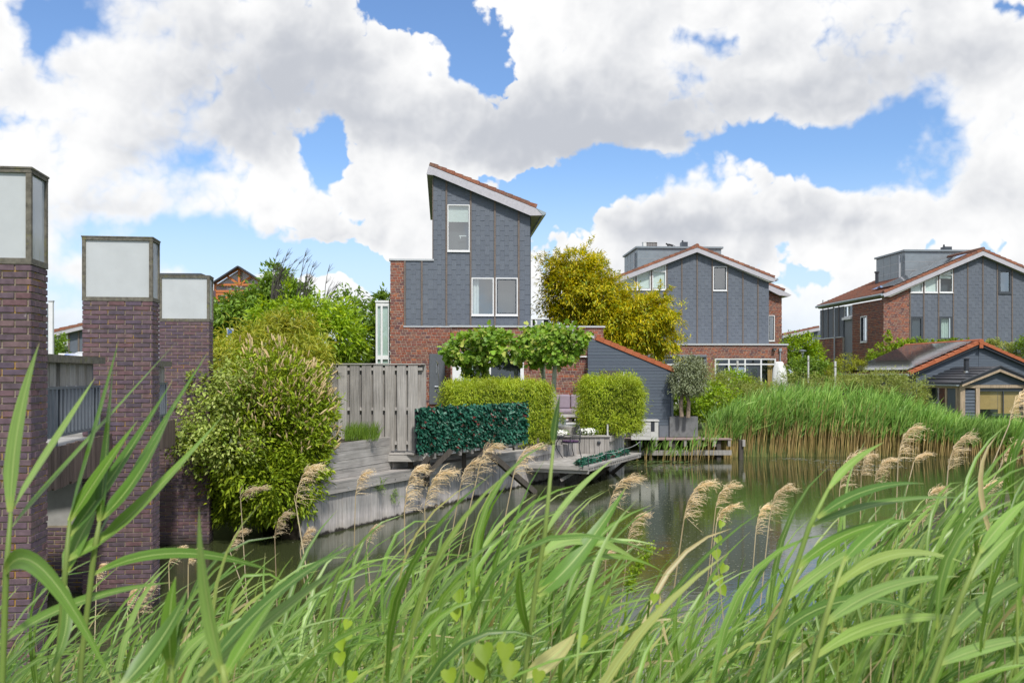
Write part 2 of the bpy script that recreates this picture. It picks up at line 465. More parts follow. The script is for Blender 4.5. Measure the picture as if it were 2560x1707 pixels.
def mat_glass(name, tint=(.88, .95, .95), base=.10):
    m, nt, b = base_mat(name); nt.nodes.remove(b)
    tr = N(nt, 'ShaderNodeBsdfTransparent'); tr.inputs[0].default_value = col(tint)
    gl = N(nt, 'ShaderNodeBsdfGlossy'); gl.inputs[0].default_value = (.95, .98, 1, 1); gl.inputs['Roughness'].default_value = .012
    ge = N(nt, 'ShaderNodeNewGeometry'); dt = N(nt, 'ShaderNodeVectorMath', operation='DOT_PRODUCT')
    nt.links.new(ge.outputs['Normal'], dt.inputs[0]); nt.links.new(ge.outputs['Incoming'], dt.inputs[1])
    ab = N(nt, 'ShaderNodeMath', operation='ABSOLUTE'); nt.links.new(dt.outputs['Value'], ab.inputs[0])
    om = N(nt, 'ShaderNodeMath', operation='SUBTRACT'); om.inputs[0].default_value = 1; nt.links.new(ab.outputs[0], om.inputs[1])
    pw = N(nt, 'ShaderNodeMath', operation='POWER'); nt.links.new(om.outputs[0], pw.inputs[0]); pw.inputs[1].default_value = 5
    ad = N(nt, 'ShaderNodeMath', operation='MULTIPLY_ADD'); nt.links.new(pw.outputs[0], ad.inputs[0]); ad.inputs[1].default_value = .9 - base; ad.inputs[2].default_value = base + .04
    t = tex(nt, .9, 2, .5)
    bp = N(nt, 'ShaderNodeBump'); bp.inputs['Strength'].default_value = .008; bp.inputs['Distance'].default_value = .1
    nt.links.new(t, bp.inputs['Height']); nt.links.new(bp.outputs[0], gl.inputs['Normal'])
    mx = N(nt, 'ShaderNodeMixShader'); nt.links.new(ad.outputs[0], mx.inputs[0]); nt.links.new(tr.outputs[0], mx.inputs[1]); nt.links.new(gl.outputs[0], mx.inputs[2])
    nt.links.new(mx.outputs[0], nt.nodes['Material Output'].inputs[0])
    return m

def lichen(nt, c):
    c = blend(nt, tex(nt, 9, 6, .7), c, (.42, .22, .02), .60, .68)
    return blend(nt, tex(nt, 5, 6, .7, (1, 1, 2)), c, (.30, .29, .27), .62, .72)
def damp(nt, c):
    """wet dark foot of the pier, near the water"""
    g = N(nt, 'ShaderNodeNewGeometry'); s = N(nt, 'ShaderNodeSeparateXYZ'); nt.links.new(g.outputs['Position'], s.inputs[0])
    a = N(nt, 'ShaderNodeMath', operation='MULTIPLY_ADD'); t = tex(nt, 3, 4, .6)
    nt.links.new(t, a.inputs[0]); a.inputs[1].default_value = .5; nt.links.new(s.outputs[2], a.inputs[2])
    mr = N(nt, 'ShaderNodeMapRange'); nt.links.new(a.outputs[0], mr.inputs[0]); mr.inputs[1].default_value = .25; mr.inputs[2].default_value = .5
    mx = N(nt, 'ShaderNodeMix', data_type='RGBA'); nt.links.new(mr.outputs[0], mx.inputs[0]); mx.inputs[6].default_value = (.035, .032, .025, 1); nt.links.new(c, mx.inputs[7])
    return mx.outputs[2]
def tide(nt, c):
    """pale lime band above a dark wet line at the foot of the timber sheeting"""
    g = N(nt, 'ShaderNodeNewGeometry'); s = N(nt, 'ShaderNodeSeparateXYZ'); nt.links.new(g.outputs['Position'], s.inputs[0])
    a = N(nt, 'ShaderNodeMath', operation='MULTIPLY_ADD'); t = tex(nt, 5, 4, .6)
    nt.links.new(t, a.inputs[0]); a.inputs[1].default_value = .22; nt.links.new(s.outputs[2], a.inputs[2])
    r = N(nt, 'ShaderNodeValToRGB'); e = r.color_ramp.elements
    e[0].position = .14; e[0].color = (.12, .11, .10, 1); e[1].position = .19; e[1].color = (1.25, 1.2, 1.15, 1)
    x = e.new(.32); x.color = (1.4, 1.35, 1.35, 1); x = e.new(.52); x.color = (1, 1, 1, 1)
    nt.links.new(a.outputs[0], r.inputs[0])
    mx = N(nt, 'ShaderNodeMix', data_type='RGBA', blend_type='MULTIPLY'); mx.inputs[0].default_value = 1
    nt.links.new(c, mx.inputs[6]); nt.links.new(r.outputs[0], mx.inputs[7]); return mx.outputs[2]

M = {}
M['brick'] = mat_pieces('house_brick', [(0.33, 0.105, 0.059), (0.242, 0.085, 0.062), (0.149, 0.068, 0.068), (0.385, 0.135, 0.067), (0.209, 0.095, 0.081), (0.308, 0.095, 0.057), (0.127, 0.065, 0.071), (0.275, 0.14, 0.1), (0.187, 0.075, 0.062)], mott=22, lo=.6, hi=1.3)
M['mortar'] = mat_flat('mortar', (.46, .40, .33), .95, lo=.8, hi=1.15)
M['brick_dark'] = mat_pieces('purple_brick', [(0.132, 0.091, 0.115), (0.153, 0.087, 0.094), (0.109, 0.082, 0.115), (0.171, 0.111, 0.113), (0.095, 0.075, 0.098), (0.146, 0.099, 0.118)], mott=14, lo=.7, hi=1.25,
                             extra=lambda nt, c: damp(nt, blend(nt, tex(nt, 6, 6, .75), c, (.40, .36, .35), .66, .76)))
M['mortar_pier'] = mat_flat('pier_mortar', (.30, .26, .19), .95, lo=.75, hi=1.15, extra=lambda nt, c: damp(nt, blend(nt, tex(nt, 7, 6, .7), c, (.46, .27, .03), .53, .62)))
M['slate'] = mat_pieces('slate', [(.115, .133, .165), (.122, .141, .174), (.110, .128, .160), (.130, .150, .183), (.113, .132, .166)], .62, mott=6, lo=.9, hi=1.1, spec=.4, bmp=.15, stretch=(6, 6, 1))
M['slate_core'] = mat_flat('slate_lining', (.03, .034, .042), .9)
M['batten'] = mat_flat('weathered_copper_batten', (.155, .125, .108), .6, lo=.75, hi=1.25, mott=12)
M['fascia'] = mat_flat('pale_fascia', (.47, .46, .50), .5)
M['soffit'] = mat_flat('soffit', (.36, .37, .33), .7, lo=.8)
M['tile'] = mat_pieces('clay_tile', [(.32, .125, .075), (.28, .105, .065), (.36, .15, .09), (.24, .105, .075), (.22, .12, .09)], .8, mott=14, lo=.65, hi=1.15, extra=lambda nt, c: blend(nt, tex(nt, 7, 6, .7), c, (.22, .18, .14), .54, .68))
M['tile_new'] = mat_pieces('orange_clay_tile', [(0.405, 0.123, 0.053), (0.37, 0.109, 0.047), (0.44, 0.147, 0.068)], .7, mott=10, lo=.85, hi=1.12)
M['zinc'] = mat_flat('zinc', (.25, .29, .32), .45, .35, mott=3)
M['zinc_light'] = mat_flat('light_zinc', (.52, .54, .56), .42, .3)
M['gutter'] = mat_flat('zinc_gutter', (.34, .40, .44), .4, .4)
M['white'] = mat_flat('white_frame', (.76, .77, .78), .35, lo=.95, hi=1.03)
M['dark_frame'] = mat_flat('dark_grey_frame', (.06, .07, .085), .4)
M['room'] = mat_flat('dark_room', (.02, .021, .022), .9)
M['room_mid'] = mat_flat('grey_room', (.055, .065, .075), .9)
M['blind'] = mat_flat('pale_roller_blind', (.66, .70, .66), .8, lo=.97)
M['curtain'] = mat_flat('pale_green_curtain', (.50, .58, .52), .9)
M['curtain_w'] = mat_flat('white_curtain', (.72, .73, .72), .9)
M['glass'] = mat_glass('window_glass', base=.05)
M['glass_hi'] = mat_glass('mirror_glass', base=.24)
M['solar'] = mat_flat('solar_cell', (.045, .05, .06), .07, 0, spec=1.0, mott=2)
M['solar'].node_tree.nodes['Principled BSDF'].inputs['Coat Weight'].default_value = 1.0
M['solar'].node_tree.nodes['Principled BSDF'].inputs['IOR'].default_value = 1.9
M['solar'].node_tree.nodes['Principled BSDF'].inputs['Coat Roughness'].default_value = .06
M['solar_frame'] = mat_flat('solar_frame', (.03, .03, .035), .4, .3)
M['wood_v'] = mat_wood('weathered_board_upright', [(0.335, 0.315, 0.291), (0.279, 0.262, 0.245), (0.391, 0.373, 0.352), (0.312, 0.291, 0.27), (0.251, 0.238, 0.224)])
M['wood_h'] = mat_wood('weathered_board_level', [(0.389, 0.369, 0.347), (0.335, 0.314, 0.297), (0.443, 0.424, 0.398), (0.362, 0.341, 0.319)], False)
M['sheet'] = mat_wood('timber_sheeting', [(0.346, 0.333, 0.326), (0.41, 0.397, 0.384), (0.294, 0.282, 0.275), (0.448, 0.429, 0.416), (0.371, 0.352, 0.333)], True, stain=tide)
M['wood_dark'] = mat_wood('dark_wet_timber', [(.10, .088, .075), (.075, .066, .058), (.13, .115, .10)])
M['wood_brown'] = mat_wood('oak_post', [(.40, .30, .20), (.34, .27, .20), (.44, .34, .24)])
M['wood_edge'] = mat_wood('bridge_cladding', [(.15, .11, .095), (.12, .088, .078), (.18, .135, .115), (.10, .075, .065)])
M['deck_red'] = mat_flat('reddish_deck', (.33, .245, .225), .85, mott=4, lo=.8, hi=1.12)
M['clap'] = mat_pieces('blue_grey_clapboard', [(.088, .11, .14), (.095, .117, .148), (.082, .10, .13)], .65, mott=5, lo=.88, hi=1.1, stretch=(1, 1, 12))
M['metal_dark'] = mat_flat('dark_metal', (.045, .05, .06), .45, .2)
M['rail'] = mat_flat('blue_grey_rail', (.15, .168, .195), .5)
M['concrete'] = mat_flat('concrete', (.36, .355, .34), .9, mott=5, lo=.8, hi=1.1, bmp=.2)
M['concrete_old'] = mat_flat('mossy_concrete', (.15, .14, .115), .95, mott=18, lo=.55, hi=1.3, bmp=.4, extra=lambda nt, c: blend(nt, tex(nt, 6, 6, .7), c, (.16, .16, .04), .56, .70))
M['planter'] = mat_flat('dark_concrete_planter', (.17, .175, .18), .8, mott=7, lo=.75, hi=1.15)
M['opal'] = mat_flat('opal_pane', (.51, .54, .555), .3, mott=3, lo=.92, hi=1.04, extra=lambda nt, c: blend(nt, tex(nt, 28, 6, .75, (1, 1, .35)), c, (.22, .22, .16), .66, .74))
M['opal_sky_tint'] = mat_flat('opal_pane_sky_tint', (.50, .54, .58), .12, mott=3, lo=.9, hi=1.05, spec=.6, extra=lambda nt, c: blend(nt, tex(nt, 14, 6, .75, (1, 1, .3)), c, (.20, .20, .06), .62, .72))  # bluish sky reflection of the lantern's right flank put into the pane colour
M['purple'] = mat_flat('mauve_cushion', (.29, .235, .28), .9, mott=9)
M['purple_pale'] = mat_flat('pale_mauve_cushion', (.50, .46, .50), .9)
M['purple_deep'] = mat_flat('deep_purple_pad', (.085, .045, .10), .9)
M['shower'] = mat_flat('grey_shower_panel', (.115, .13, .15), .5)
M['chrome'] = mat_flat('chrome', (.75, .76, .78), .15, .9)
M['bench'] = mat_flat('bleached_bench', (.55, .545, .53), .8, lo=.9, mott=6)
M['soil'] = mat_flat('soil', (.06, .048, .035), .95, bmp=.4)
M['cover'] = mat_flat('white_cover', (.72, .73, .72), .75)
M['bamboo_blind'] = mat_flat('bamboo_blind', (.52, .33, .13), .8, mott=4)
M['orange'] = mat_flat('orange_timber', (.56, .19, .06), .6)
M['plastic_w'] = mat_flat('white_plastic', (.70, .70, .68), .5)
M['cat'] = mat_flat('black_fur', (.02, .02, .022), .7)
M['blue'] = mat_flat('blue_sign', (.04, .12, .45), .4)
M['trunk'] = mat_flat('grey_bark', (.17, .15, .12), .9, mott=16, lo=.6, hi=1.3, bmp=.5)
M['trunk_pale'] = mat_flat('pale_smooth_bark', (.34, .36, .27), .8, mott=7, lo=.75, hi=1.2, bmp=.2)
M['trunk_olive'] = mat_flat('olive_bark', (.25, .19, .14), .9, mott=20, lo=.55, hi=1.3, bmp=.5)
M['twig'] = mat_flat('dark_twig', (.09, .08, .07), .9)

M['laurel'] = mat_leaf('laurel_leaf', [(0.165, 0.254, 0.018), (0.24, 0.35, 0.02), (0.331, 0.437, 0.025), (0.139, 0.214, 0.018), (0.432, 0.507, 0.029)], .24, .5, .2, noise=2.2)
M['laurel_f'] = mat_leaf('faded_laurel_flower', [(.66, .51, .27), (.74, .60, .36), (.56, .42, .21)], .2, .8)
M['bamboo_y'] = mat_leaf('yellow_bamboo_leaf', [(0.288, 0.356, 0.04), (0.42, 0.437, 0.05), (0.192, 0.287, 0.03), (0.552, 0.506, 0.07), (0.336, 0.38, 0.05)], .38)
M['varieg'] = mat_leaf('variegated_leaf', [(0.272, 0.378, 0.072), (0.461, 0.533, 0.144), (0.204, 0.308, 0.047), (0.571, 0.616, 0.206)], .32)
M['green_mid'] = mat_leaf('mid_green_leaf', [(0.135, 0.24, 0.028), (0.203, 0.33, 0.039), (0.101, 0.196, 0.024), (0.254, 0.374, 0.044)], .32)
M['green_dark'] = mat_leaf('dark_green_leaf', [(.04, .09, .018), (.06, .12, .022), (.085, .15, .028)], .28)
M['green_lush'] = mat_leaf('lush_leaf', [(0.214, 0.356, 0.018), (0.31, 0.454, 0.02), (0.155, 0.275, 0.015), (0.426, 0.535, 0.025)], .35)
M['plane'] = mat_leaf('plane_leaf', [(0.135, 0.275, 0.024), (0.209, 0.372, 0.033), (0.284, 0.44, 0.05), (0.098, 0.207, 0.02), (0.538, 0.578, 0.132)], .33)
M['golden'] = mat_leaf('golden_leaf', [(.68, .55, .012), (.50, .48, .014), (.74, .57, .016), (.30, .37, .016), (.58, .51, .014), (.15, .25, .014), (.40, .44, .014)], .34, noise=.9)
M['lime'] = mat_leaf('clipped_bamboo_leaf', [(0.358, 0.482, 0.028), (0.47, 0.56, 0.045), (0.269, 0.392, 0.024), (0.56, 0.605, 0.07), (0.213, 0.336, 0.022)], .36)
M['ivy_fake'] = mat_leaf('artificial_ivy_leaf', [(0.014, 0.104, 0.068, 0), (0.025, 0.144, 0.094, 0.25), (0.012, 0.08, 0.05, 0.5), (0.051, 0.192, 0.133, 0.72), (0.03, 0.12, 0.072, 0.955), (0.212, 0.048, 0.043, 0.97), (0.212, 0.056, 0.05, 1)], .05, .4)
M['olive'] = mat_leaf('olive_leaf', [(0.24, 0.282, 0.155), (0.324, 0.36, 0.23), (0.186, 0.228, 0.109)], .2)
M['willow'] = mat_leaf('willow_leaf', [(0.26, 0.325, 0.072), (0.364, 0.413, 0.12), (0.195, 0.263, 0.048), (0.442, 0.45, 0.168)], .32)
M['conifer'] = mat_leaf('golden_conifer', [(.26, .30, .015), (.34, .36, .02), (.20, .25, .012)], .25)
M['flower'] = mat_flat('white_petal', (.82, .82, .78), .7)
M['reed_far'] = mat_leaf('far_reed_leaf', [(0.159, 0.333, 0.06), (0.251, 0.444, 0.09), (0.099, 0.222, 0.035), (0.37, 0.542, 0.14), (0.212, 0.382, 0.06), (0.132, 0.271, 0.05)], .3, .45, noise=.6)
M['reed_stem'] = mat_leaf('straw_reed_stem', [(0.475, 0.348, 0.132), (0.575, 0.408, 0.176), (0.375, 0.312, 0.099), (0.3, 0.192, 0.077)], .1, .6)
M['reed'] = mat_leaf('reed_leaf', [(.105, .225, .028, 0), (.19, .335, .05, .16), (.055, .13, .018, .32), (.28, .42, .12, .48), (.14, .27, .032, .62), (.075, .17, .026, .76), (.23, .37, .075, .9), (.30, .36, .09, .965), (.42, .35, .18, .98), (.42, .34, .17, 1)], .30, .40, .45, noise=1.5)
def reed_detail(m):
    nt = m.node_tree; b = nt.nodes['Principled BSDF']; src = b.inputs['Base Color'].links[0].from_socket
    at = N(nt, 'ShaderNodeAttribute', attribute_name='across'); al = N(nt, 'ShaderNodeAttribute', attribute_name='along')
    cb = N(nt, 'ShaderNodeCombineXYZ'); nt.links.new(at.outputs['Fac'], cb.inputs[0]); nt.links.new(al.outputs['Fac'], cb.inputs[1]); nt.links.new(rnd(nt), cb.inputs[2])
    mp = N(nt, 'ShaderNodeVectorMath', operation='MULTIPLY'); nt.links.new(cb.outputs[0], mp.inputs[0]); mp.inputs[1].default_value = (7, 1.5, 60)
    ns = N(nt, 'ShaderNodeTexNoise'); ns.inputs['Scale'].default_value = 1; ns.inputs['Detail'].default_value = 4; nt.links.new(mp.outputs[0], ns.inputs['Vector'])
    c = mul(nt, src, ns.outputs[0], .74, 1.26)
    ab = N(nt, 'ShaderNodeMath', operation='ABSOLUTE'); nt.links.new(at.outputs['Fac'], ab.inputs[0])
    c = blend(nt, ab.outputs[0], (.36, .46, .16), c, .015, .11)
    c = blend(nt, al.outputs['Fac'], (.34, .42, .10), c, .0, .10)
    c = blend(nt, al.outputs['Fac'], c, (.42, .38, .16), .95, 1.0)
    g = N(nt, 'ShaderNodeNewGeometry'); pale = N(nt, 'ShaderNodeMix', data_type='RGBA'); fm = N(nt, 'ShaderNodeMath', operation='MULTIPLY')
    nt.links.new(g.outputs['Backfacing'], fm.inputs[0]); fm.inputs[1].default_value = .25; nt.links.new(fm.outputs[0], pale.inputs[0]); nt.links.new(c, pale.inputs[6]); pale.inputs[7].default_value = (.20, .34, .15, 1)
    for l in list(nt.links):
        if l.from_socket == src and l.to_node.type in ('BSDF_PRINCIPLED', 'MIX') and l.to_node != pale and l.to_node.type != 'VECT_MATH':
            if l.to_node.type == 'BSDF_PRINCIPLED' or (l.to_node.type == 'MIX' and l.to_node.blend_type == 'MULTIPLY'):
                to = l.to_socket; nt.links.remove(l); nt.links.new(pale.outputs[2], to)
reed_detail(M['reed'])
M['reed_g'] = mat_leaf('green_reed_stem', [(.22, .33, .07), (.28, .36, .09), (.18, .28, .06)], .15, .5)
M['plume'] = mat_leaf('dry_plume', [(0.709, 0.57, 0.389), (0.818, 0.684, 0.504), (0.6, 0.456, 0.293)], .3, .8, .1)
M['straw'] = mat_leaf('dry_straw', [(.50, .40, .24), (.58, .48, .32), (.40, .30, .17)], .1, .7, .2)
M['bindweed'] = mat_leaf('bindweed_leaf', [(.24, .37, .02), (.30, .42, .03), (.20, .32, .02)], .4)
M['fleck'] = mat_flat('floating_fleck', (.24, .25, .19), .8)
M['lily'] = mat_leaf('lily_leaf', [(.07, .15, .04), (.10, .18, .05), (.16, .17, .06)], .1, .3)
# ================================================================== SETTING: ground, water, banks
GZ = 1.42                                   # level of the gardens
W0, W1 = Vector((-3.86, 19.6, 0)), Vector((1.22, 30.4, 0))     # foot of the timber sheet wall
WD = (W1 - W0).normalized(); WNR = Vector((WD.y, -WD.x, 0))

def mat_ground():
    m, nt, b = base_mat('garden_ground')
    t = tex(nt, .8, 6, .6); c = ramp(nt, t, [(.05, .08, .02), (.09, .12, .03), (.10, .085, .05)])
    nt.links.new(c, b.inputs['Base Color']); b.inputs['Roughness'].default_value = .95
    return m
M['ground'] = mat_ground()
def mat_water():
    m, nt, b = base_mat('pond_water')
    b.inputs['Base Color'].default_value = (.046, .056, .022, 1); b.inputs['Roughness'].default_value = .035
    b.inputs['IOR'].default_value = 1.33; b.inputs['Specular IOR Level'].default_value = .75
    a = tex(nt, 1, 3, .55, (5.5, 16, 1)); c = tex(nt, 1, 3, .5, (.8, 2.4, 1))
    ad = N(nt, 'ShaderNodeMath', operation='MULTIPLY_ADD'); nt.links.new(a, ad.inputs[0]); ad.inputs[1].default_value = .35; nt.links.new(c, ad.inputs[2])
    bump(nt, b, ad.outputs[0], .14, .02)
    return m
M['water'] = mat_water()

shore = [(-400, 24), (-40, 24), (-9, 22.5), (-6.0, 21.4), (-5.04, 20.15), (.04, 30.95), (.4, 33.3), (3.0, 33.4), (3.4, 35.8), (4.3, 38.6), (8.5, 38.9), (14, 39.4), (22, 40.2), (40, 43), (400, 60)]
mb = MB()
k = len(shore)
top = [(x, y, GZ - (.0 if x < 4.2 else .45)) for x, y in shore]
back = [(-2500, 1500, GZ), (-900, 4000, GZ), (900, 4000, GZ), (2500, 1500, GZ)]
vs = [Vector(q) for q in top] + [Vector((x, y + 9 if x > 4.2 else y + 3, GZ)) for x, y in shore]
fs = [(i, i + 1, k + i + 1, k + i) for i in range(k - 1)]
far = [Vector((x * 8 if abs(x) > 100 else x * 40, 4500, GZ)) for x, y in shore]
vs += far; fs += [(k + i, k + i + 1, 2 * k + i + 1, 2 * k + i) for i in range(k - 1)]
foot = [Vector((x, y - (.05 if x < 4.2 else .9), -1.2)) for x, y in shore]
vs += foot; fs += [(3 * k + i, 3 * k + i + 1, i + 1, i) for i in range(k - 1)]
mb.add(vs, fs).build('ground', M['ground'], kind='structure')
MB().add([(-500, -3, 0), (500, -3, 0), (500, 70, 0), (-500, 70, 0)], [(0, 1, 2, 3)]).build('pond_water', M['water'], kind='structure')
def bank_z(y): return 1.6 if y < .4 else (1.6 - (y - .4) * .42 if y < 3.4 else max(-1.2, .34 - (y - 3.4) * .22))
bv = []; bf = []; ys = [-300, -20, .4, 1, 2, 3, 3.6, 4.6, 6, 9]
for j, y in enumerate(ys):
    for i, x in enumerate((-300, -12, -4, 0, 4, 12, 300)): bv.append((x, y, bank_z(y)))
for j in range(len(ys) - 1):
    for i in range(6): a = j * 7 + i; bf.append((a, a + 1, a + 8, a + 7))
MB().add(bv, bf).build('near_bank', M['ground'], kind='structure')

# ================================================================== windows
def window(parent, fr, rc, frame='white', fw=.06, glass='glass', w=.035, depth=.10, mull=(), trans=(), top=None, blind=None, curtain=None, room='room', inset=0.0, sash=None, label=None):
    """rc=(u0,v0,u1,v1) in the plane fr; top: sloping head. Returns the frame part; pane, blind and curtain are its sub-parts"""
    u0, v0, u1, v1 = rc
    tp = top or (lambda u: v1)
    mb = MB()
    def strip(a, b, c, d): mb.prism(fr, [(a, b), (c, b), (c, d), (a, d)], w - depth, w)
    hl, hr = min(v1, tp(u0)), min(v1, tp(u1))
    mb.prism(fr, [(u0, v0), (u0 + fw, v0), (u0 + fw, min(v1, tp(u0 + fw))), (u0, hl)], w - depth, w)
    mb.prism(fr, [(u1 - fw, v0), (u1, v0), (u1, hr), (u1 - fw, min(v1, tp(u1 - fw)))], w - depth, w)
    strip(u0 + fw, v0, u1 - fw, v0 + fw)
    mb.prism(fr, [(u0 + fw, min(v1, tp(u0 + fw)) - fw), (u1 - fw, min(v1, tp(u1 - fw)) - fw), (u1 - fw, min(v1, tp(u1 - fw))), (u0 + fw, min(v1, tp(u0 + fw)))], w - depth, w)
    for x in mull: strip(x - fw * .5, v0 + fw, x + fw * .5, min(v1, tp(x)) - fw)
    for y in trans: mb.prism(fr, [(u0 + fw, y - fw * .45), (u1 - fw, y - fw * .45), (u1 - fw, y + fw * .45), (u0 + fw, y + fw * .45)], w - depth, w + .004)
    # white drip sill, proud of the wall
    mb.box(fr, u0 - .01, v0 - .05, w - depth, u1 + .01, v0 - .002, w + .03)
    f = mb.build('window', M[frame], parent, label=label)
    e = fw * .6
    pts = [(u0 + e, v0 + e), (u1 - e, v0 + e), (u1 - e, min(v1, tp(u1 - e)) - e), (u0 + e, min(v1, tp(u0 + e)) - e)]
    MB().add([fr.p(a, b, w - depth * .55) for a, b in pts], [(0, 1, 2, 3)]).build('pane', M[glass], f)
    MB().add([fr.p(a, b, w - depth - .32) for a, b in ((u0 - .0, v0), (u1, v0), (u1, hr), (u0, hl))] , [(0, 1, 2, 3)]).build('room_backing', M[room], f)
    if sash:
        s = MB(); a, b, c, d = u0 + fw, v0 + fw, u1 - fw, min(v1, tp(u0), tp(u1)) - fw; t = .05
        for q in ((a, b, c, b + t), (a, d - t, c, d), (a, b + t, a + t, d - t), (c - t, b + t, c, d - t)): s.box(fr, q[0], q[1], w - depth * .8, q[2], q[3], w - .012)
        s.build('sash', M[sash], f)
    if blind:
        vb, mt = blind
        MB().add([fr.p(a, b, w - depth - .03) for a, b in ((u0 + e, vb), (u1 - e, vb), (u1 - e, min(v1, tp(u1 - e)) - e), (u0 + e, min(v1, tp(u0 + e)) - e))], [(0, 1, 2, 3)]).build('blind', M[mt], f)
    if curtain:
        ca, cb, mt = curtain; n = max(6, int((cb - ca) / .05)); vs = []
        for i in range(n + 1):
            x = ca + (cb - ca) * i / n; o = w - depth - .12 + .03 * math.sin(i * 1.9) + .02 * math.sin(i * 4.1)
            vs += [fr.p(x, v0 + .02, o), fr.p(x, min(v1, tp(x)) - .04, o)]
        MB().add(vs, [(2 * i, 2 * i + 2, 2 * i + 3, 2 * i + 1) for i in range(n)]).build('curtain', M[mt], f)
    return f

def batten(parent, fr, px, y0, y1, w=.0, wd=.075, top=None):
    u = fr.uv(px, (y0 + y1) / 2)[0]; v1 = fr.uv(px, y0)[1]; v0 = fr.uv(px, y1)[1]
    if top: v1 = min(v1, top(u))
    m = MB().box(fr, u - wd / 2, v0, w, u + wd / 2, v1, w + .045)
    return m.build('batten', M['batten'], parent)

def verge(parent, fr, a, b, n, mat, hgt=.15, thick=.26, w=0.0, skip=0):
    """row of verge tiles from (u,v) a to b, each lapping the next"""
    au, av = a; bu, bv = b; L = math.hypot(bu - au, bv - av); sx, sy = (bu - au) / L, (bv - av) / L
    down = 1 if bv < av else -1
    nx, ny = (-sy, sx) if sx > 0 else (sy, -sx)
    for i in range(n):
        t0, t1 = L * i / n, L * (i + 1) / n - .006
        lift0, lift1 = (.0, .035) if down > 0 else (.035, .0)
        j = random.uniform(-.006, .006)
        q = [(au + sx * t0, av + sy * t0), (au + sx * t1, av + sy * t1), (au + sx * t1 + nx * (hgt + lift1 + j), av + sy * t1 + ny * (hgt + lift1 + j)), (au + sx * t0 + nx * (hgt + lift0 + j), av + sy * t0 + ny * (hgt + lift0 + j))]
        if sx < 0: q = q[::-1]
        MB().prism(fr, q, w - thick, w + j).build('verge_tile', mat, parent)

def roof_field(parent, fr, a, b, w0, w1, mat, pu=.30, pw=.21, name='roof_tile_field', lift=.06):
    """interlocking tiles on the slope a(eaves)->b(ridge), between depth w0 and w1 (behind the gable): one joined part"""
    au, av = a; bu, bv = b; L = math.hypot(bu - au, bv - av); sx, sy = (bu - au) / L, (bv - av) / L
    nx, ny = (-sy, sx) if sx > 0 else (sy, -sx)
    nr = max(1, int(L / pu)); nw = max(1, int(abs(w1 - w0) / pw)); V = []; Q = []
    for i in range(nr):
        t0, t1 = L * i / nr, L * (i + 1) / nr + .03
        for j in range(nw):
            x0 = w0 + (w1 - w0) * j / nw; x1 = w0 + (w1 - w0) * (j + 1) / nw; k = len(V)
            prof = ((0, .0), (.22, .028), (.5, .010), (.78, .0), (1.0, .004))
            for t, z in ((t0, lift + .035), (t1, lift)):
                for q, h in prof:
                    V.append(tuple(fr.p(au + sx * t + nx * (z + h), av + sy * t + ny * (z + h), x0 + (x1 - x0) * q)))
            for q in range(4): Q.append((k + q, k + q + 1, k + 5 + q + 1, k + 5 + q))
            kk = len(V)     # front lip of the tile
            for q, h in prof: V.append(tuple(fr.p(au + sx * t0 + nx * (lift - .01), av + sy * t0 + ny * (lift - .01), x0 + (x1 - x0) * q)))
            for q in range(4): Q.append((kk + q, kk + q + 1, k + q + 1, k + q))
    return mesh_np(name, V, np.array(Q), mat, parent, 'stuff')

def solar(parent, fr, a, b, w0, w1, n, rows, mat='solar', lift=.16):
    """panels on a slope: n along the slope, rows across; each panel is a part with its frame as sub-part"""
    au, av = a; bu, bv = b; L = math.hypot(bu - au, bv - av); sx, sy = (bu - au) / L, (bv - av) / L
    nx, ny = (-sy, sx) if sx > 0 else (sy, -sx)
    for i in range(n):
        for j in range(rows):
            t0, t1 = L * i / n + .012, L * (i + 1) / n - .012
            x0 = w0 + (w1 - w0) * j / rows; x1 = w0 + (w1 - w0) * (j + 1) / rows
            sg = .012 if x1 > x0 else -.012
            x0 += sg; x1 -= sg
            g = lambda t, x, z: fr.p(au + sx * t + nx * z, av + sy * t + ny * z, x)
            o = MB().hexa([g(t0, x0, lift - .035), g(t1, x0, lift - .035), g(t1, x1, lift - .035), g(t0, x1, lift - .035), g(t0, x0, lift), g(t1, x0, lift), g(t1, x1, lift), g(t0, x1, lift)]).build('solar_panel', M[mat], parent)

def wall_lamp(px, py, fr, r, label, w=.0):
    u, v = fr.uv(px, py)
    q = fr.p(u, v, w)
    t = thing('wall_lamp', label, 'wall lamp', q)
    return t, q

# ================================================================== HOUSE WITH THE TOWER
FA = Fr(((1205 - CX) / F * 43, 43), (1, .07))
FE = Fr(((1450 - CX) / F * 39.6, 39.6), (1, .07))
hA = thing('tower_house', 'tall red brick and slate house with a steep single pitch tower roof beside the pond', 'house', FA.p(0, GZ))
r = FA.rect
tu0, tv0 = FA.uv(1085, 438); tu1, tv1 = FA.uv(1327, 539)
topA = lambda u: tv0 + (u - tu0) * (tv1 - tv0) / (tu1 - tu0)
winU = r(1118.5, 512, 1174.5, 628); winL = r(1178.5, 694.5, 1234.5, 788); winR = r(1238.5, 694.5, 1294.5, 788)
hol = [winU, winL, winR]
uT0, uT1 = FA.uv(1083, 700)[0], FA.uv(1327, 700)[0]
vB = FA.uv(1205, 815)[1]; vW = FA.uv(1045, 652)[1]; uW0 = FA.uv(1010, 700)[0]; uL = FA.uv(975.5, 700)[0]; uX = FA.uv(1140, 800)[0]
core(hA, 'slate_lining', FA, [(uT0, vB, uT1, 12)], hol, M['slate_core'], topA, -.25, 0)
core(hA, 'slate_lining', FA, [(uW0, vB, uT0, vW)], [], M['slate_core'], None, -.25, 0)
bu = [FA.uv(x, 700)[0] for x in (1083, 1116, 1176.5, 1237, 1296.5, 1327)]
sl_r = []
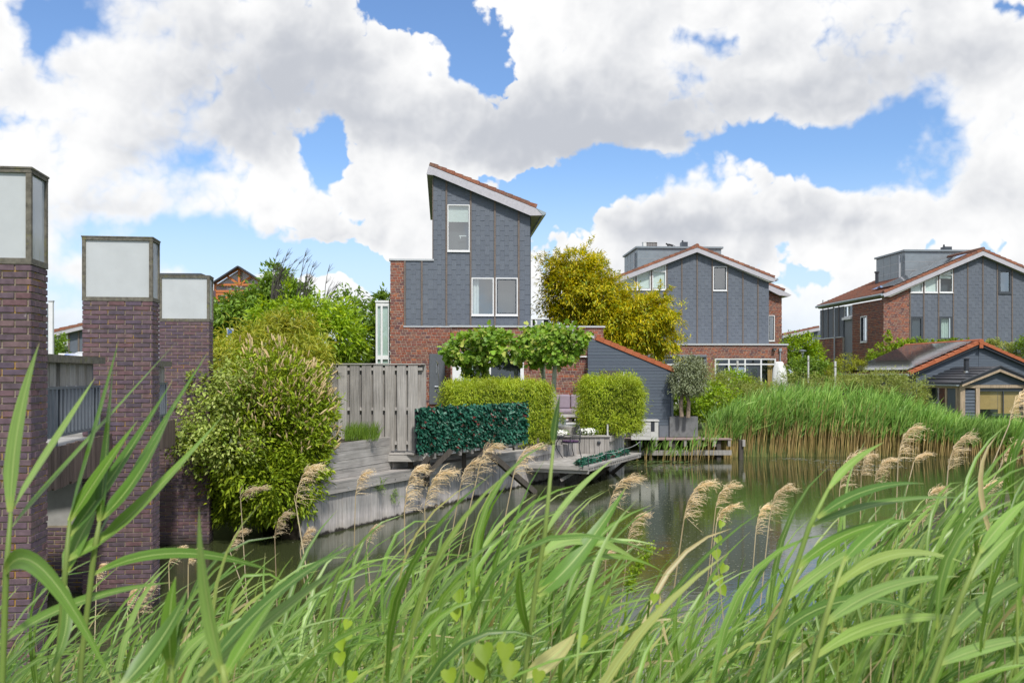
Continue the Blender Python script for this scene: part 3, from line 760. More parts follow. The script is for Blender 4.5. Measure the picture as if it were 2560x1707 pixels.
for i in range(5): sl_r += slate_rects((bu[i] + (.035 if i else 0), vB, bu[i + 1] - .035, tv0 + .1), .205, .425, hol, seed=i)
cladding(hA, 'slate', 'slate', FA, sl_r, M['slate'], .012, 300, topA)
bw = [FA.uv(x, 700)[0] for x in (1011, 1054.5, 1083)]
sl2 = slate_rects((bw[0] + .06, vB, bw[1] - .035, vW), .205, .425) + slate_rects((bw[1] + .035, vB, bw[2], vW), .205, .425, seed=1)
cladding(hA, 'slate_field_low', 'slate', FA, sl2, M['slate'], .012, 0)
for px, y0, y1 in ((1116, 430, 815), (1176.5, 430, 815), (1237, 430, 815), (1296.5, 430, 815), (1012, 652, 815), (1054.5, 652, 815)): batten(hA, FA, px, y0, y1, .0, top=topA if px > 1090 else None)
# brickwork of the main block
vG = GZ - .2
ext_u = FA.uv(1134, 900)[0]
core(hA, 'mortar_core', FA, [(uL, vG, uW0, vW), (uW0, vG, ext_u, vB - .06)], [], M['mortar'], None, -.3, .0)
ROWS = [.108, .108, .108, .108, .055]
cladding(hA, 'brick', 'brick', FA, brick_rects((uL, vB - .06, uW0, vW), .222, .1, rows=ROWS) + brick_rects((uL, vG, ext_u, vB - .06), .222, .1, rows=ROWS, seed=2), M['brick'], .012, 150)
MB().box(FA, uL - .05, vW, -.3, FA.uv(1085, 650)[0], vW + .075, .06).build('parapet_cap', M['zinc_light'], hA)
MB().box(FA, uW0 - .03, vB - .055, .0, ext_u, vB - .004, .05).build('flashing', M['zinc_light'], hA)
# white bay window on the left flank
FBay = Fr(FA.p(FA.uv(938, 800)[0], 0, -.35), FA.U)
bu1 = FBay.uv(973, 800)[0]; bt = FBay.uv(955, 757)[1]; bb = GZ
bay = MB()
xs = [0, FBay.uv(944, 800)[0], FBay.uv(951.5, 800)[0], FBay.uv(956.5, 800)[0], FBay.uv(970, 800)[0], bu1]
for a, b in ((xs[0], xs[1]), (xs[2], xs[3]), (xs[4], xs[5])): bay.box(FBay, a, bb, -.1, b, bt, 0)
vt = FBay.uv(955, 893)[1]
for lo, hi in ((bt - .14, bt + .02), (vt - .09, vt + .08)):
    for a, b in ((xs[1], xs[2]), (xs[3], xs[4])): bay.box(FBay, a, lo, -.1, b, hi, -.006)
bay.box(FBay, -.03, bt + .021, -.9, bu1 + .0, bt + .1, .03)
bay.box(FBay, 0, bb, -.9, .05, bt, -.101)
bw_ = bay.build('bay_window', M['white'], hA)
for a, b in ((xs[1], xs[2]), (xs[3], xs[4])):
    MB().add([FBay.p(a, bb, -.05), FBay.p(b, bb, -.05), FBay.p(b, bt, -.05), FBay.p(a, bt, -.05)], [(0, 1, 2, 3)]).build('pane', M['glass'], bw_)
    MB().add([FBay.p(a - .02, bb, -.09), FBay.p(b + .02, bb, -.09), FBay.p(b + .02, bt, -.09), FBay.p(a - .02, bt, -.09)], [(0, 1, 2, 3)]).build('blind', M['curtain'], bw_)
# windows of the tower
window(hA, FA, winU, blind=(FA.uv(1146, 554.5)[1], 'blind'), room='room_mid', glass='glass_hi', fw=.045)
window(hA, FA, winL, glass='glass_hi', curtain=(winL[0] + .08, FA.uv(1197, 750)[1] * 0 + FA.uv(1198, 750)[0], 'curtain_w'), fw=.05)
window(hA, FA, winR, glass='glass_hi', sash='dark_frame', fw=.05)
# the telescope-like stand seen behind the upper pane
tl = MB().bar(FA.p(FA.uv(1148, 588)[0], FA.uv(1148, 588.5)[1], -.2), FA.p(FA.uv(1166, 588)[0], FA.uv(1148, 588.5)[1], -.2), .03, .035)
tl.bar(FA.p(FA.uv(1151, 588)[0], FA.uv(1151, 595)[1], -.2), FA.p(FA.uv(1151, 588)[0], FA.uv(1151, 589.5)[1], -.2), .03, .03).build('desk_lamp', M['white'], hA)
# roof of the tower: sloping slab with fascia, soffit, verge tiles, gutter
RW0, RW1 = .32, -12.4
def pl(*pts): return [FA.uv(x, y, RW0) for x, y in pts]
fas = pl((1072.5, 414), (1065.5, 436), (1085, 438), (1326, 539), (1356, 538.5), (1340, 520))
MB().prism(FA, fas, RW0 - .03, RW0).build('fascia', M['fascia'], hA)
A0, A1 = FA.uv(1072.5, 413, RW0), FA.uv(1341, 520, RW0)
Bl, Br = FA.uv(1066, 436, RW0), FA.uv(1356, 538, RW0)
MB().prism(FA, [A0, (Bl[0] + .02, Bl[1] + .012), (FA.uv(1086, 438, RW0)[0], Bl[1] + .01), (Br[0] - .48, Br[1] + .02), (Br[0] - .05, Br[1] + .02), A1], RW1, RW0 - .031).build('roof_slab', M['soffit'], hA)
verge(hA, FA, A0, A1, 13, M['tile'], .13, .3, RW0 + .02)
roof_field(hA, FA, A1, A0, RW0 - .3, RW1, M['tile'], lift=.05)
solar(hA, FA, (A0[0] + .8, A0[1] - .355), (A1[0] - .3, A1[1] + .13), RW0 - .45, -6, 3, 5, lift=.24)
gq = [FA.uv(x, y, RW0) for x, y in ((1340, 520), (1366, 532), (1365, 536), (1357, 538.5))]
MB().prism(FA, gq, RW1, RW0 + .01).build('gutter', M['gutter'], hA)
dn = FA.uv(1085, 470)
MB().tube([FA.p(FA.uv(1083, 600)[0] - .018, vW, .03), FA.p(FA.uv(1083, 600)[0] - .018, tv0 - .2, .03)], .022, 6).build('conduit', M['batten'], hA)
# side walls so that the block is closed
MB().box(FA, uT0, vB, RW1 + .5, uT0 + .2, tv0 - .2, -.26).build('side_wall', M['slate_core'], hA)
MB().box(FA, uT1 - .2, vB, RW1 + .5, uT1, tv1 - .15, -.26).build('side_wall', M['slate'], hA)
MB().box(FA, uL, vG, -9, uL + .25, vW, -.31).build('side_wall', M['brick'], hA)
MB().box(FA, uL + .26, vW - .2, -9, uT0 - .01, vW - .05, -.31).build('flat_roof', M['zinc'], hA)
# single storey extension
e = FE.rect
xE0, xE1 = FE.uv(1127, 900)[0], FE.uv(1508.5, 900)[0]; vE = FE.uv(1320, 818.5)[1]
door = (FE.uv(1131, 900)[0], GZ - .1, FE.uv(1310, 900)[0], FE.uv(1220, 878)[1])
core(hA, 'mortar_core', FE, [(xE0, vG, xE1, vE)], [door], M['mortar'], None, -.3, 0)
b_ = brick_rects((xE0, vG, xE1, vE), .222, .108, [door], rows=[.108, .108, .055, .108, .108, .108, .108, .108, .055])
b_.sort(key=lambda q: -(q[0][0]))
cladding(hA, 'brick', 'brick', FE, b_, M['brick'], .012, 150)
MB().box(FE, xE0 - .05, vE, -.32, xE1 + .06, vE + .07, .07).build('parapet_cap', M['zinc_light'], hA)
MB().box(FE, xE1 - .25, vG, -3.6, xE1, vE, -.31).build('side_wall', M['brick'], hA)
MB().box(FE, xE0, vG, -3.3, xE0 + .25, vE, -.31).build('side_wall', M['brick'], hA)
MB().box(FE, xE0 + .26, vE - .16, -3.3, xE1 - .26, vE - .05, -.31).build('flat_roof', M['zinc'], hA)
dm = FE.uv(1223, 900)[0]; dl = FE.uv(1150, 900)[0]
f = window(hA, FE, (dl - .02, door[1], door[2], door[3]), fw=.14, mull=(dm,), glass='glass', w=-.02, curtain=(dl + .1, FE.uv(1184, 900)[0], 'curtain'))
MB().box(FE, door[0], door[1], -.1, dl - .021, door[3], -.03).build('door', M['white'], hA)
# drain pipes
dp = MB(); u_, v_1 = FE.uv(1479, 842); v_0 = FE.uv(1478, 1000)[1]
dp.box(FE, u_ - .085, v_1 - .07, .015, u_ + .085, v_1 + .09, .16).build('hopper', M['zinc_light'], hA)
MB().tube([FE.p(u_, GZ, .08), FE.p(u_, v_1 - .071, .08)], .043, 8).build('drain_pipe', M['zinc_light'], hA)
ua, va = FE.uv(1431, 806); ub, vb = FE.uv(1431, 892)
MB().tube([FE.p(ua, va + .05, .07), FE.p(ua, vb, .07), FE.p(u_ - .05, vb, .07)], .035, 8).build('drain_pipe', M['zinc_light'], hA)
# outdoor lamps
for px, py, nm in ((1100.5, 872, 'round'), (1327, 913, 'box')):
    fr = FA if nm == 'round' else FE
    u, v = fr.uv(px, py); q = fr.p(u, v, .0)
    if nm == 'round':
        t = thing('wall_lamp', 'round dark grey bulkhead lamp on the brick wall above the shower panel', 'wall lamp', q)
        MB().tube([fr.p(u, v, .014), fr.p(u, v, .09)], .115, 16).build('rim', M['dark_frame'], t)
        MB().tube([fr.p(u, v, .0905), fr.p(u, v, .115)], [.085, .06], 14).build('lens', M['shower'], t)
    else:
        t = thing('wall_lamp', 'small upright dark lamp on the brick wall beside the sliding door', 'wall lamp', q)
        MB().box(fr, u - .055, v - .12, .014, u + .055, v + .12, .11).build('housing', M['dark_frame'], t, bevel=.01)
        MB().box(fr, u - .035, v - .132, .03, u + .035, v - .121, .09).build('lens', M['cover'], t)
# shower panel
FS = FA.off(.02)
u0, v0, u1, v1 = FS.rect(1073.5, 884, 1112, 1010)
sh = thing('outdoor_shower', 'flat grey outdoor shower panel with chrome hose on the red brick wall', 'shower', FS.p(u0, v0))
MB().box(FS, u0, v0, .012, u1, v1, .06).build('back_panel', M['shower'], sh)
def sp_(cx, cy): a = FS.uv(800 + cx * .255, 800 + cy * .255, .09); return FS.p(a[0], a[1], .09)
MB().tube([sp_(1145, 420), sp_(1145, 520)], .012, 6).build('slide_bar', M['chrome'], sh)
MB().tube([sp_(1140, 395), sp_(1148, 410), sp_(1160, 432)], [.02, .03, .03], 8).build('shower_head', M['chrome'], sh)
MB().tube([sp_(1125, 652), sp_(1162, 652)], .03, 8).build('tap', M['chrome'], sh)
MB().tube([sp_(1160, 432), sp_(1160, 520), sp_(1168, 600), sp_(1178, 670), sp_(1170, 705), sp_(1155, 712), sp_(1143, 695), sp_(1141, 655)], .01, 6).build('hose', M['chrome'], sh)
# air conditioner on the extension roof
q = FE.p(FE.uv(1331, 810)[0], vE - .05, -.9)
ac = thing('air_conditioner', 'boxy white air conditioner unit on the flat roof of the tower house', 'air conditioner', q)
Fq = Fr(FE.p(0, 0, -1.0), FE.U)
def acb(x0, y0, x1, y1, d0, d1, n, m):
    a, b, c, d = Fq.rect(x0, y0, x1, y1); MB().box(Fq, a, b, d0, c, d, d1).build(n, M[m], ac)
acb(1327, 796, 1372, 798.5, -.35, .06, 'lid', 'plastic_w'); acb(1327, 798.6, 1331, 816, -.3, .04, 'side_panel', 'plastic_w')
acb(1331.1, 799, 1337, 816, -.3, -.05, 'side_panel', 'room'); acb(1337.1, 799, 1340, 816, -.3, .04, 'post', 'plastic_w'); acb(1340.1, 799, 1359, 816, -.3, .02, 'body', 'plastic_w')
acb(1343, 802, 1354, 815, .021, .03, 'grille', 'zinc'); acb(1359.1, 799, 1370, 816, -.3, -.05, 'side_panel', 'room'); acb(1370.1, 798.6, 1372, 816, -.3, .04, 'side_panel', 'dark_frame')

# ================================================================== GABLED HOUSES
FB = Fr(((1750 - CX) / F * 62.5, 62.5), (1, .055))
FBx = Fr(((1750 - CX) / F * 59.8, 59.8), (1, .055))
hB = thing('gabled_house', 'wide slate clad gabled house with brick ground floor behind the golden tree', 'house', FB.p(0, GZ))
ap = FB.uv(1743, 629); le = FB.uv(1500, 715.5); re_ = FB.uv(1922, 706)
def gtop(ap, le, re_):
    return lambda u: ap[1] + ((u - ap[0]) * (ap[1] - le[1]) / (ap[0] - le[0]) if u < ap[0] else (u - ap[0]) * (re_[1] - ap[1]) / (re_[0] - ap[0]))
topB = gtop(ap, le, re_)
gl_ = lambda x: FB.uv(x, 760)[0]
vS = FB.uv(1750, 859)[1]
wB = [(FB.rect(1555, 660, 1588.5, 724.5), None), (FB.rect(1591.5, 655, 1626.5, 724.5), None), (FB.rect(1630.5, 640, 1665, 724.5), None), (FB.rect(1782.5, 666, 1817, 726.5), None)]
hb = []
topw = lambda u: topB(u) - .10
for i, (rc, _) in enumerate(wB): hb.append((rc[0], rc[1], rc[2], rc[3] + (2 if i < 3 else 0)))
core(hB, 'slate_lining', FB, [(gl_(1500), vS - .5, gl_(1922), 12)], hb, M['slate_core'], topB, -.25, 0)
bx = [1500, 1552, 1589.8, 1628.5, 1667, 1704.5, 1742.7, 1780.5, 1818.6, 1857, 1894.7, 1922]
sr = []
for i in range(len(bx) - 1): sr += slate_rects((gl_(bx[i]) + .04, vS, gl_(bx[i + 1]) - (.04 if i < 10 else 0), 11.5), .215, .42, hb, seed=i)
sr.sort(key=lambda q: -q[0][0])
cladding(hB, 'slate', 'slate', FB, sr, M['slate'], .012, 300, topB)
for x in bx[1:-1]: batten(hB, FB, x, 600, 859, top=topB)
for i, (rc, _) in enumerate(wB):
    if i < 3: window(hB, FB, (rc[0], rc[1], rc[2], 12), top=topw, blind=(rc[1] + .1, 'blind'), trans=(FB.uv(1648, 679)[1],) if i == 2 else (), sash=None, fw=.06, glass='glass')
    else: window(hB, FB, rc, glass='glass_hi', sash='dark_frame', fw=.05)
# fascia, verge, roof
W_ = .35
def slope_roof(h, fr, apx, l_in, r_in, l_tip, r_tip, W_, back, nl, nr, fh=.26, hgt=.13, left_ok=True):
    """apx etc. are pixels of the TOP edge of the fascia"""
    A = fr.uv(*apx, W_); Lp = fr.uv(*l_tip, W_); Rp = fr.uv(*r_tip, W_)
    tl_ = (Lp[1] - A[1]) / (Lp[0] - A[0]); tr_ = (Rp[1] - A[1]) / (Rp[0] - A[0])
    for (E, k, sgn, nm) in ((Lp, tl_, -1, nl), (Rp, tr_, 1, nr)):
        q = [A, E, (E[0] - sgn * .1, E[1] - fh * .75), (E[0] - sgn * .55, E[1] - fh * .75 ), (A[0], A[1] - fh * 1.12)]
        q[3] = (E[0] - sgn * .45, E[1] - fh * 1.12 - k * sgn * .45)
        if sgn > 0: q = q[::-1]
        MB().prism(fr, q, W_ - .03, W_).build('fascia', M['fascia'], h)
        s = [(A[0], A[1] - .02), (E[0] - sgn * .02, E[1] - .02), (E[0] - sgn * .12, E[1] - fh * .7), (E[0] - sgn * .5, E[1] - fh * .7), (A[0], A[1] - fh)]
        if sgn > 0: s = s[::-1]
        MB().prism(fr, s, -back, W_ - .031).build('roof_slab', M['soffit'], h)
        e0 = (E[0] - sgn * .12, E[1] - sgn * .12 * k)
        verge(h, fr, A, e0, nm, M['tile'], hgt, .3, W_ + .02)
        roof_field(h, fr, E, A, W_ - .3, -back, M['tile'], lift=.045)
        MB().tube([fr.p(E[0] + sgn * .06, E[1] - .05, -back), fr.p(E[0] + sgn * .06, E[1] - .05, W_)], .085, 8).build('gutter', M['gutter'], h)
    rt = [fr.p(A[0], A[1] + .12, W_ + .03), fr.p(A[0], A[1] + .12, -back)]
    MB().tube(rt, .13, 8).build('ridge_tile', M['tile'], h)
    return A, Lp, Rp, tl_, tr_
AB, LB, RB, kl, kr = slope_roof(hB, FB, (1743, 618.5), None, None, (1512, 707), (1941, 697), .35, 9.5, 17, 15)
solar(hB, FB, (LB[0] + .6, LB[1] + .6 * kl), (AB[0] - 1.7, AB[1] - 1.7 * kl), .05, -3.6, 4, 2, lift=.17)
MB().box(FB, gl_(1922) - .25, vS, -9, gl_(1922), 8.4, -.26).build('side_wall', M['slate'], hB)
MB().box(FB, gl_(1500), vS, -9, gl_(1500) + .25, 8.4, -.26).build('side_wall', M['slate'], hB)
# zinc dormer with its panels
def dormer(h, Y, xl, xr, ytop, zb, dep, slope=.055):
    fd = Fr(((xl - CX) / F * Y, Y), (1, slope)); u1 = fd.uv(xr, ytop)[0]; vt = fd.uv(xl, ytop)[1]
    d = MB().box(fd, 0, zb, -dep, u1, vt, 0).build('dormer', M['zinc'], h)
    seam = MB()
    for k in range(1, 4):
        z = vt - .12 - k * .58
        seam.box(fd, -.012, z, -dep, u1, z + .02, .014)
    for k in range(1, 4): seam.box(fd, -.013, zb, -dep * k / 4 - .02, -.0, vt, -dep * k / 4)
    seam.build('seam', M['zinc_light'], d)
    MB().box(fd, -.12, vt + .001, -dep - .1, u1 + .12, vt + .12, .12).build('cornice', M['zinc'], d)
    return fd, vt + .12
fdB, dvB = dormer(hB, 66, 1594, 1803, 620.5, 9.0, 5.2)
u = fdB.uv(1589, 640)[0]
MB().tube([fdB.p(-.08, 8.6, -.7), fdB.p(-.08, dvB - .35, -.7)], .06, 8).build('drain_pipe', M['zinc_light'], hB)
cx0 = fdB.uv(1704.5, 610, -1.5)[0]; cx1 = fdB.uv(1719.5, 610, -1.5)[0]
ch = MB().box(fdB, cx0, dvB + .001, -2.1, cx1, dvB + .52, -1.5).build('chimney', M['dark_frame'], hB)
MB().tube([fdB.p(cx0 + .12, dvB + .521, -1.8), fdB.p(cx0 + .12, dvB + .66, -1.8)], [.07, .05], 8).build('flue_pot', M['metal_dark'], ch)
# brick wing to the right, set back
FBr = Fr(((1938 - CX) / F * 67, 67), (1, .055))
x0, x1 = FBr.uv(1915, 780)[0], FBr.uv(1954.5, 780)[0]; vv0 = FBr.uv(1938, 862)[1]; vv1 = FBr.uv(1938, 728)[1]
wr = FBr.rect(1920.5, 788, 1936.5, 852)
core(hB, 'mortar_core', FBr, [(x0, GZ, x1, vv1)], [wr], M['mortar'], None, -.3, 0)
cladding(hB, 'brick_field', 'brick', FBr, brick_rects((x0, vv0 - .3, x1, vv1), .222, .1, [wr], rows=ROWS), M['brick'], .012, 0)
window(hB, FBr, wr, glass='glass_hi', sash='dark_frame', fw=.05)
q = [FBr.uv(x, y, .4) for x, y in ((1905, 705), (1905, 716), (1948, 738), (1974, 741), (1979, 737.5), (1960, 728))]
MB().prism(FBr, q, -6, .4).build('roof_slab', M['fascia'], hB)
verge(hB, FBr, FBr.uv(1905, 704.5, .42), FBr.uv(1962, 727.5, .42), 4, M['tile'], .13, .3, .42)
roof_field(hB, FBr, FBr.uv(1962, 728, .42), FBr.uv(1905, 704.5, .42), .2, -6, M['tile'], lift=.05)
# ground floor wing of brick
xb0, xb1 = FBx.uv(1500, 900)[0], FBx.uv(1968, 900)[0]; vBt = FBx.uv(1780, 863)[1]
w1 = FBx.rect(1612, 896, 1737, 990); w1 = (w1[0], GZ, w1[2], w1[3]); w2 = FBx.rect(1787, 895.5, 1940, 990); w2 = (w2[0], GZ, w2[2], w2[3])
core(hB, 'mortar_core', FBx, [(xb0, vG, xb1, vBt)], [w1, w2], M['mortar'], None, -.3, 0)
cladding(hB, 'brick_field', 'brick', FBx, brick_rects((xb0, GZ, xb1, vBt), .222, .1, [w1, w2], rows=ROWS), M['brick'], .012, 0)
MB().box(FBx, xb0, vBt, -2.7, xb1 + .06, vBt + .10, .08).build('parapet_cap', M['zinc_light'], hB)
MB().box(FBx, xb1 - .25, vG, -9, xb1, vBt - .001, -.31).build('side_wall', M['brick'], hB)
gx = lambda x: FBx.uv(x, 930)[0]
window(hB, FBx, w1, mull=(gx(1657), gx(1697)), trans=(FBx.uv(1700, 911)[1],), w=-.01, fw=.075, label='white window row under the dark awning box')
f2 = window(hB, FBx, w2, mull=(gx(1822.5), gx(1863), gx(1903)), trans=(FBx.uv(1860, 910.5)[1],), w=-.01, fw=.085, curtain=(gx(1922), gx(1937), 'bamboo_blind'))
MB().box(FBx, gx(1826), GZ, -.12, gx(1900), FBx.uv(1860, 912)[1], -.06).build('door', M['dark_frame'], hB)
MB().box(FBx, gx(1835), GZ + .4, -.059, gx(1860), FBx.uv(1860, 918)[1], -.05).build('door_pane', M['glass_hi'], hB)
MB().box(FBx, gx(1868), GZ + .4, -.059, gx(1894), FBx.uv(1860, 918)[1], -.05).build('door_pane', M['glass_hi'], hB)
a, b, c, d = FBx.rect(1590, 886.5, 1765, 893)
aw = MB().box(FBx, a, b, .015, c, d, .22).build('awning_box', M['rail'], hB, bevel=.02)
a, b, c, d = FBx.rect(1758.5, 893.5, 1765.5, 914); MB().box(FBx, a, b, .015, c, d, .12).build('awning_post', M['rail'], hB)
u, v = FBx.uv(1949.5, 878); MB().tube([FBx.p(u, GZ, .08), FBx.p(u, v, .08)], .045, 8).build('drain_pipe', M['gutter'], hB)
MB().box(FBx, u - .08, v + .001, .015, u + .08, v + .17, .16).build('hopper', M['gutter'], hB)
a, b, c, d = FBx.rect(1930, 871, 1938, 874.5)
t = thing('wall_lamp', 'small black downlight under the white cornice of the gabled house', 'wall lamp', FBx.p(a, b, 0))
MB().box(FBx, a, b, .015, c, d, .3).build('housing', M['metal_dark'], t); MB().box(FBx, a + .03, b - .03, .15, c - .03, b - .001, .28).build('lens', M['cover'], t)
# air conditioner and cat on the dormer roof
a0 = fdB.uv(1608.5, 612, -.8)[0]; a1 = fdB.uv(1643, 612, -.8)[0]
ac2 = thing('air_conditioner', 'grilled air conditioner on the zinc dormer roof left of the cat', 'air conditioner', fdB.p(a0, dvB, -1))
MB().box(fdB, a0, dvB + .002, -1.3, a0 + .2, dvB + .38, -.8).build('side_panel', M['plastic_w'], ac2)
MB().box(fdB, a0 + .21, dvB + .002, -1.28, a1, dvB + .36, -.82).build('body', M['batten'], ac2)
g = MB()
for k in range(6): g.box(fdB, a0 + .22 + k * .11, dvB + .04, -.819, a0 + .235 + k * .11, dvB + .34, -.80)
for k in range(3): g.box(fdB, a0 + .22, dvB + .06 + k * .12, -.818, a1, dvB + .072 + k * .12, -.802)
g.build('grille', M['zinc_light'], ac2)
MB().box(fdB, a0 - .02, dvB + .381, -1.32, a1 + .02, dvB + .41, -.78).build('lid', M['plastic_w'], ac2)
cu = fdB.uv(1675, 616, -.5)[0]
cat = thing('cat', 'small black cat crouching on the edge of the zinc dormer roof', 'cat', fdB.p(cu, dvB, -.5))
def skin_body(name, joints, edges, mat, parent, sub=1):
    me = bpy.data.meshes.new(name); off = wl(parent)
    me.from_pydata([tuple(Vector(j[0]) - off) for j in joints], edges, []); me.update()
    o = bpy.data.objects.new(name, me); COL.objects.link(o); me.materials.append(mat); o.parent = parent; WLOC[o.name] = wl(parent)
    m = o.modifiers.new('skin', 'SKIN')
    for v, j in zip(me.skin_vertices[0].data, joints): v.radius = (j[1], j[1])
    me.skin_vertices[0].data[0].use_root = True
    s = o.modifiers.new('sub', 'SUBSURF'); s.levels = sub; s.render_levels = sub
    return o
cp = lambda a, b, c: fdB.p(cu + a, dvB + .005 + b, -.5 + c)
skin_body('body', [(cp(.0, .17, 0), .075), (cp(.13, .16, 0), .08), (cp(-.14, .17, 0), .065), (cp(-.2, .21, 0), .045), (cp(-.25, .235, 0), .055), (cp(-.30, .225, 0), .03),
    (cp(.16, .08, .05), .035), (cp(.13, .02, .05), .022), (cp(.16, .08, -.05), .035), (cp(.13, .02, -.05), .022), (cp(-.15, .08, .04), .026), (cp(-.16, .02, .04), .02), (cp(-.15, .08, -.04), .026), (cp(-.16, .02, -.04), .02),
    (cp(.22, .15, 0), .025), (cp(.30, .10, .01), .018), (cp(.36, .10, .02), .014), (cp(-.235, .29, .03), .016), (cp(-.235, .29, -.03), .016)],
    [(0, 1), (0, 2), (2, 3), (3, 4), (4, 5), (1, 6), (6, 7), (1, 8), (8, 9), (2, 10), (10, 11), (2, 12), (12, 13), (1, 14), (14, 15), (15, 16), (4, 17), (4, 18)], M['cat'], cat)

# ---- right hand house
FC = Fr(((2275 - CX) / F * 63, 63), (1, .05))
hC = thing('gabled_house', 'gabled brick and slate house at the right with a deep tiled roof and zinc dormer', 'house', FC.p(0, GZ))
apC = FC.uv(2458, 638); leC = FC.uv(2215, 740); reC = FC.uv(2700, 740)
topC = gtop(apC, leC, reC)
gc = lambda x: FC.uv(x, 780)[0]
vC0 = GZ
wC = [FC.rect(2275.5, 690, 2306.5, 731.5), FC.rect(2311, 680, 2344, 731.5), FC.rect(2348, 660, 2382, 731.5), FC.rect(2496, 676, 2528, 733.5), FC.rect(2275.5, 791, 2306.5, 849), FC.rect(2348, 791, 2381, 849)]
hc = [(q[0], q[1], q[2], q[3] + (3 if i < 3 else 0)) for i, q in enumerate(wC)]
core(hC, 'mortar_core', FC, [(gc(2209.5), vC0, gc(2274), 12)], [], M['mortar'], topC, -.3, 0)
core(hC, 'slate_lining', FC, [(gc(2274), vC0, gc(2700), 12)], hc, M['slate_core'], topC, -.25, 0)
cladding(hC, 'brick_field', 'brick', FC, brick_rects((gc(2209.5), vC0, gc(2273), 11), .222, .1, rows=ROWS), M['brick'], .012, 0, topC)
bxc = [2275, 2309, 2346, 2383, 2419, 2456.7, 2493, 2530, 2566, 2604, 2700]
sr = []
vlow = FC.uv(2400, 905)[1]
for i in range(len(bxc) - 1): sr += slate_rects((gc(bxc[i]) + .04, vlow, gc(bxc[i + 1]) - .04, 11.5), .215, .42, hc, seed=i)
cladding(hC, 'slate', 'slate', FC, sr, M['slate'], .012, 300, topC)
for x in bxc[:-1]: batten(hC, FC, x, 600, 905, top=topC)
topw = lambda u: topC(u) - .10
for i, rc in enumerate(wC):
    if i < 3: window(hC, FC, (rc[0], rc[1], rc[2], 12), top=topw, blind=(rc[1] + .08, 'blind') if i < 2 else (FC.uv(2365, 696)[1], 'blind'), trans=(FC.uv(2365, 686.5)[1],) if i == 2 else (), fw=.06, room='room_mid')
    elif i == 3: window(hC, FC, rc, frame='dark_frame', fw=.12, glass='glass_hi', room='room_mid')
    elif i == 4: window(hC, FC, rc, frame='dark_frame', fw=.11, blind=(rc[1] + .1, 'room_mid'))
    else: window(hC, FC, rc, frame='dark_frame', fw=.11, curtain=(rc[0] + .1, rc[2] - .1, 'curtain'))
AC_, LC, RC, klc, krc = slope_roof(hC, FC, (2458, 627), None, None, (2207, 734.5), (2710, 734.5), .35, 11.3, 18, 18)
solar(hC, FC, (LC[0] + .9, LC[1] + .9 * klc), (AC_[0] - .75, AC_[1] - .75 * klc), .0, -3.4, 5, 2, lift=.21)
fdC, dvC = dormer(hC, 67.2, 2263, 2470, 628.5, 9.0, 4.7, .05)
MB().tube([fdC.p(-.15, 9.0, -.5), fdC.p(-.15, dvC - .35, -.5)], .075, 8).build('drain_pipe', M['zinc_light'], hC)
cx0 = fdC.uv(2361.5, 615, -1.5)[0]; cx1 = fdC.uv(2380, 615, -1.5)[0]
ch = MB().box(fdC, cx0, dvC + .001, -2.1, cx1, dvC + .42, -1.5).build('chimney', M['dark_frame'], hC)
MB().tube([fdC.p(cx0 + .1, dvC + .421, -1.8), fdC.p(cx0 + .1, dvC + .6, -1.8)], [.08, .05], 8).build('flue_pot', M['metal_dark'], ch)
q = P(2192, 698, 67.5); t_ = P(2192, 679, 67.5)
MB().tube([q - UP * .3, t_ - UP * .12], .11, 10).tube([t_ - UP * .1, t_], .16, 10).build('flue_pipe', M['metal_dark'], hC)
# flank wall, running back
FCl = Fr(FC.p(gc(2209.5), 0, 0) - FC.N * 11.2, FC.N)      # u runs from the far end towards the gable
D = 11.2
un = lambda x: FCl.uv(x, 830)[0]
ub1, us0 = un(2131), un(2109)
wl1 = (un(2152.5), FCl.uv(2160, 855)[1], un(2168.5), FCl.uv(2160, 790)[1])
vE_ = LC[1] - .3; vlo = FCl.uv(2080, 846)[1]
core(hC, 'mortar_core', FCl, [(ub1, GZ, D - .31, vE_)], [wl1], M['mortar'], None, -.3, 0)
core(hC, 'mortar_core', FCl, [(.0, GZ, us0, vlo)], [], M['mortar'], None, -.3, .08)
cladding(hC, 'brick_field', 'brick', FCl, brick_rects((ub1, GZ, D, vE_), .222, .1, [wl1], rows=ROWS), M['brick'], .012, 0)
cladding(hC, 'brick_field', 'brick', FCl, brick_rects((0, GZ, us0, vlo), .222, .1, rows=ROWS), M['brick'], .012, 0, w=.08)
core(hC, 'slate_lining', FCl, [(0, vlo, us0, vE_)], [], M['slate_core'], None, -.25, 0)
cladding(hC, 'slate_field_flank', 'slate', FCl, slate_rects((0, vlo, us0, vE_), .215, .42), M['slate'], .012, 0)
for x in (2058, 2071, 2084, 2098): batten(hC, FCl, x, 750, 846)
MB().box(FCl, -.05, vlo, .0, us0, vlo + .06, .14).build('parapet_cap', M['zinc_light'], hC)
MB().box(FCl, us0, GZ, -.25, ub1, FCl.uv(2120, 799)[1], -.05).build('panel', M['rail'], hC)
MB().box(FCl, us0 - .05, FCl.uv(2120, 799)[1], -.25, ub1, FCl.uv(2120, 793)[1], .12).build('canopy', M['white'], hC)
window(hC, FCl, (us0, FCl.uv(2120, 792)[1], ub1, vE_ - .02), mull=((us0 + ub1) / 2,), w=-.02, glass='glass', room='room_mid')
window(hC, FCl, wl1, glass='glass_hi', sash='dark_frame', w=.05, depth=.16)
MB().tube([FCl.p(un(2093), GZ, .2), FCl.p(un(2093), vE_, .2)], .05, 8).build('drain_pipe', M['zinc_light'], hC)

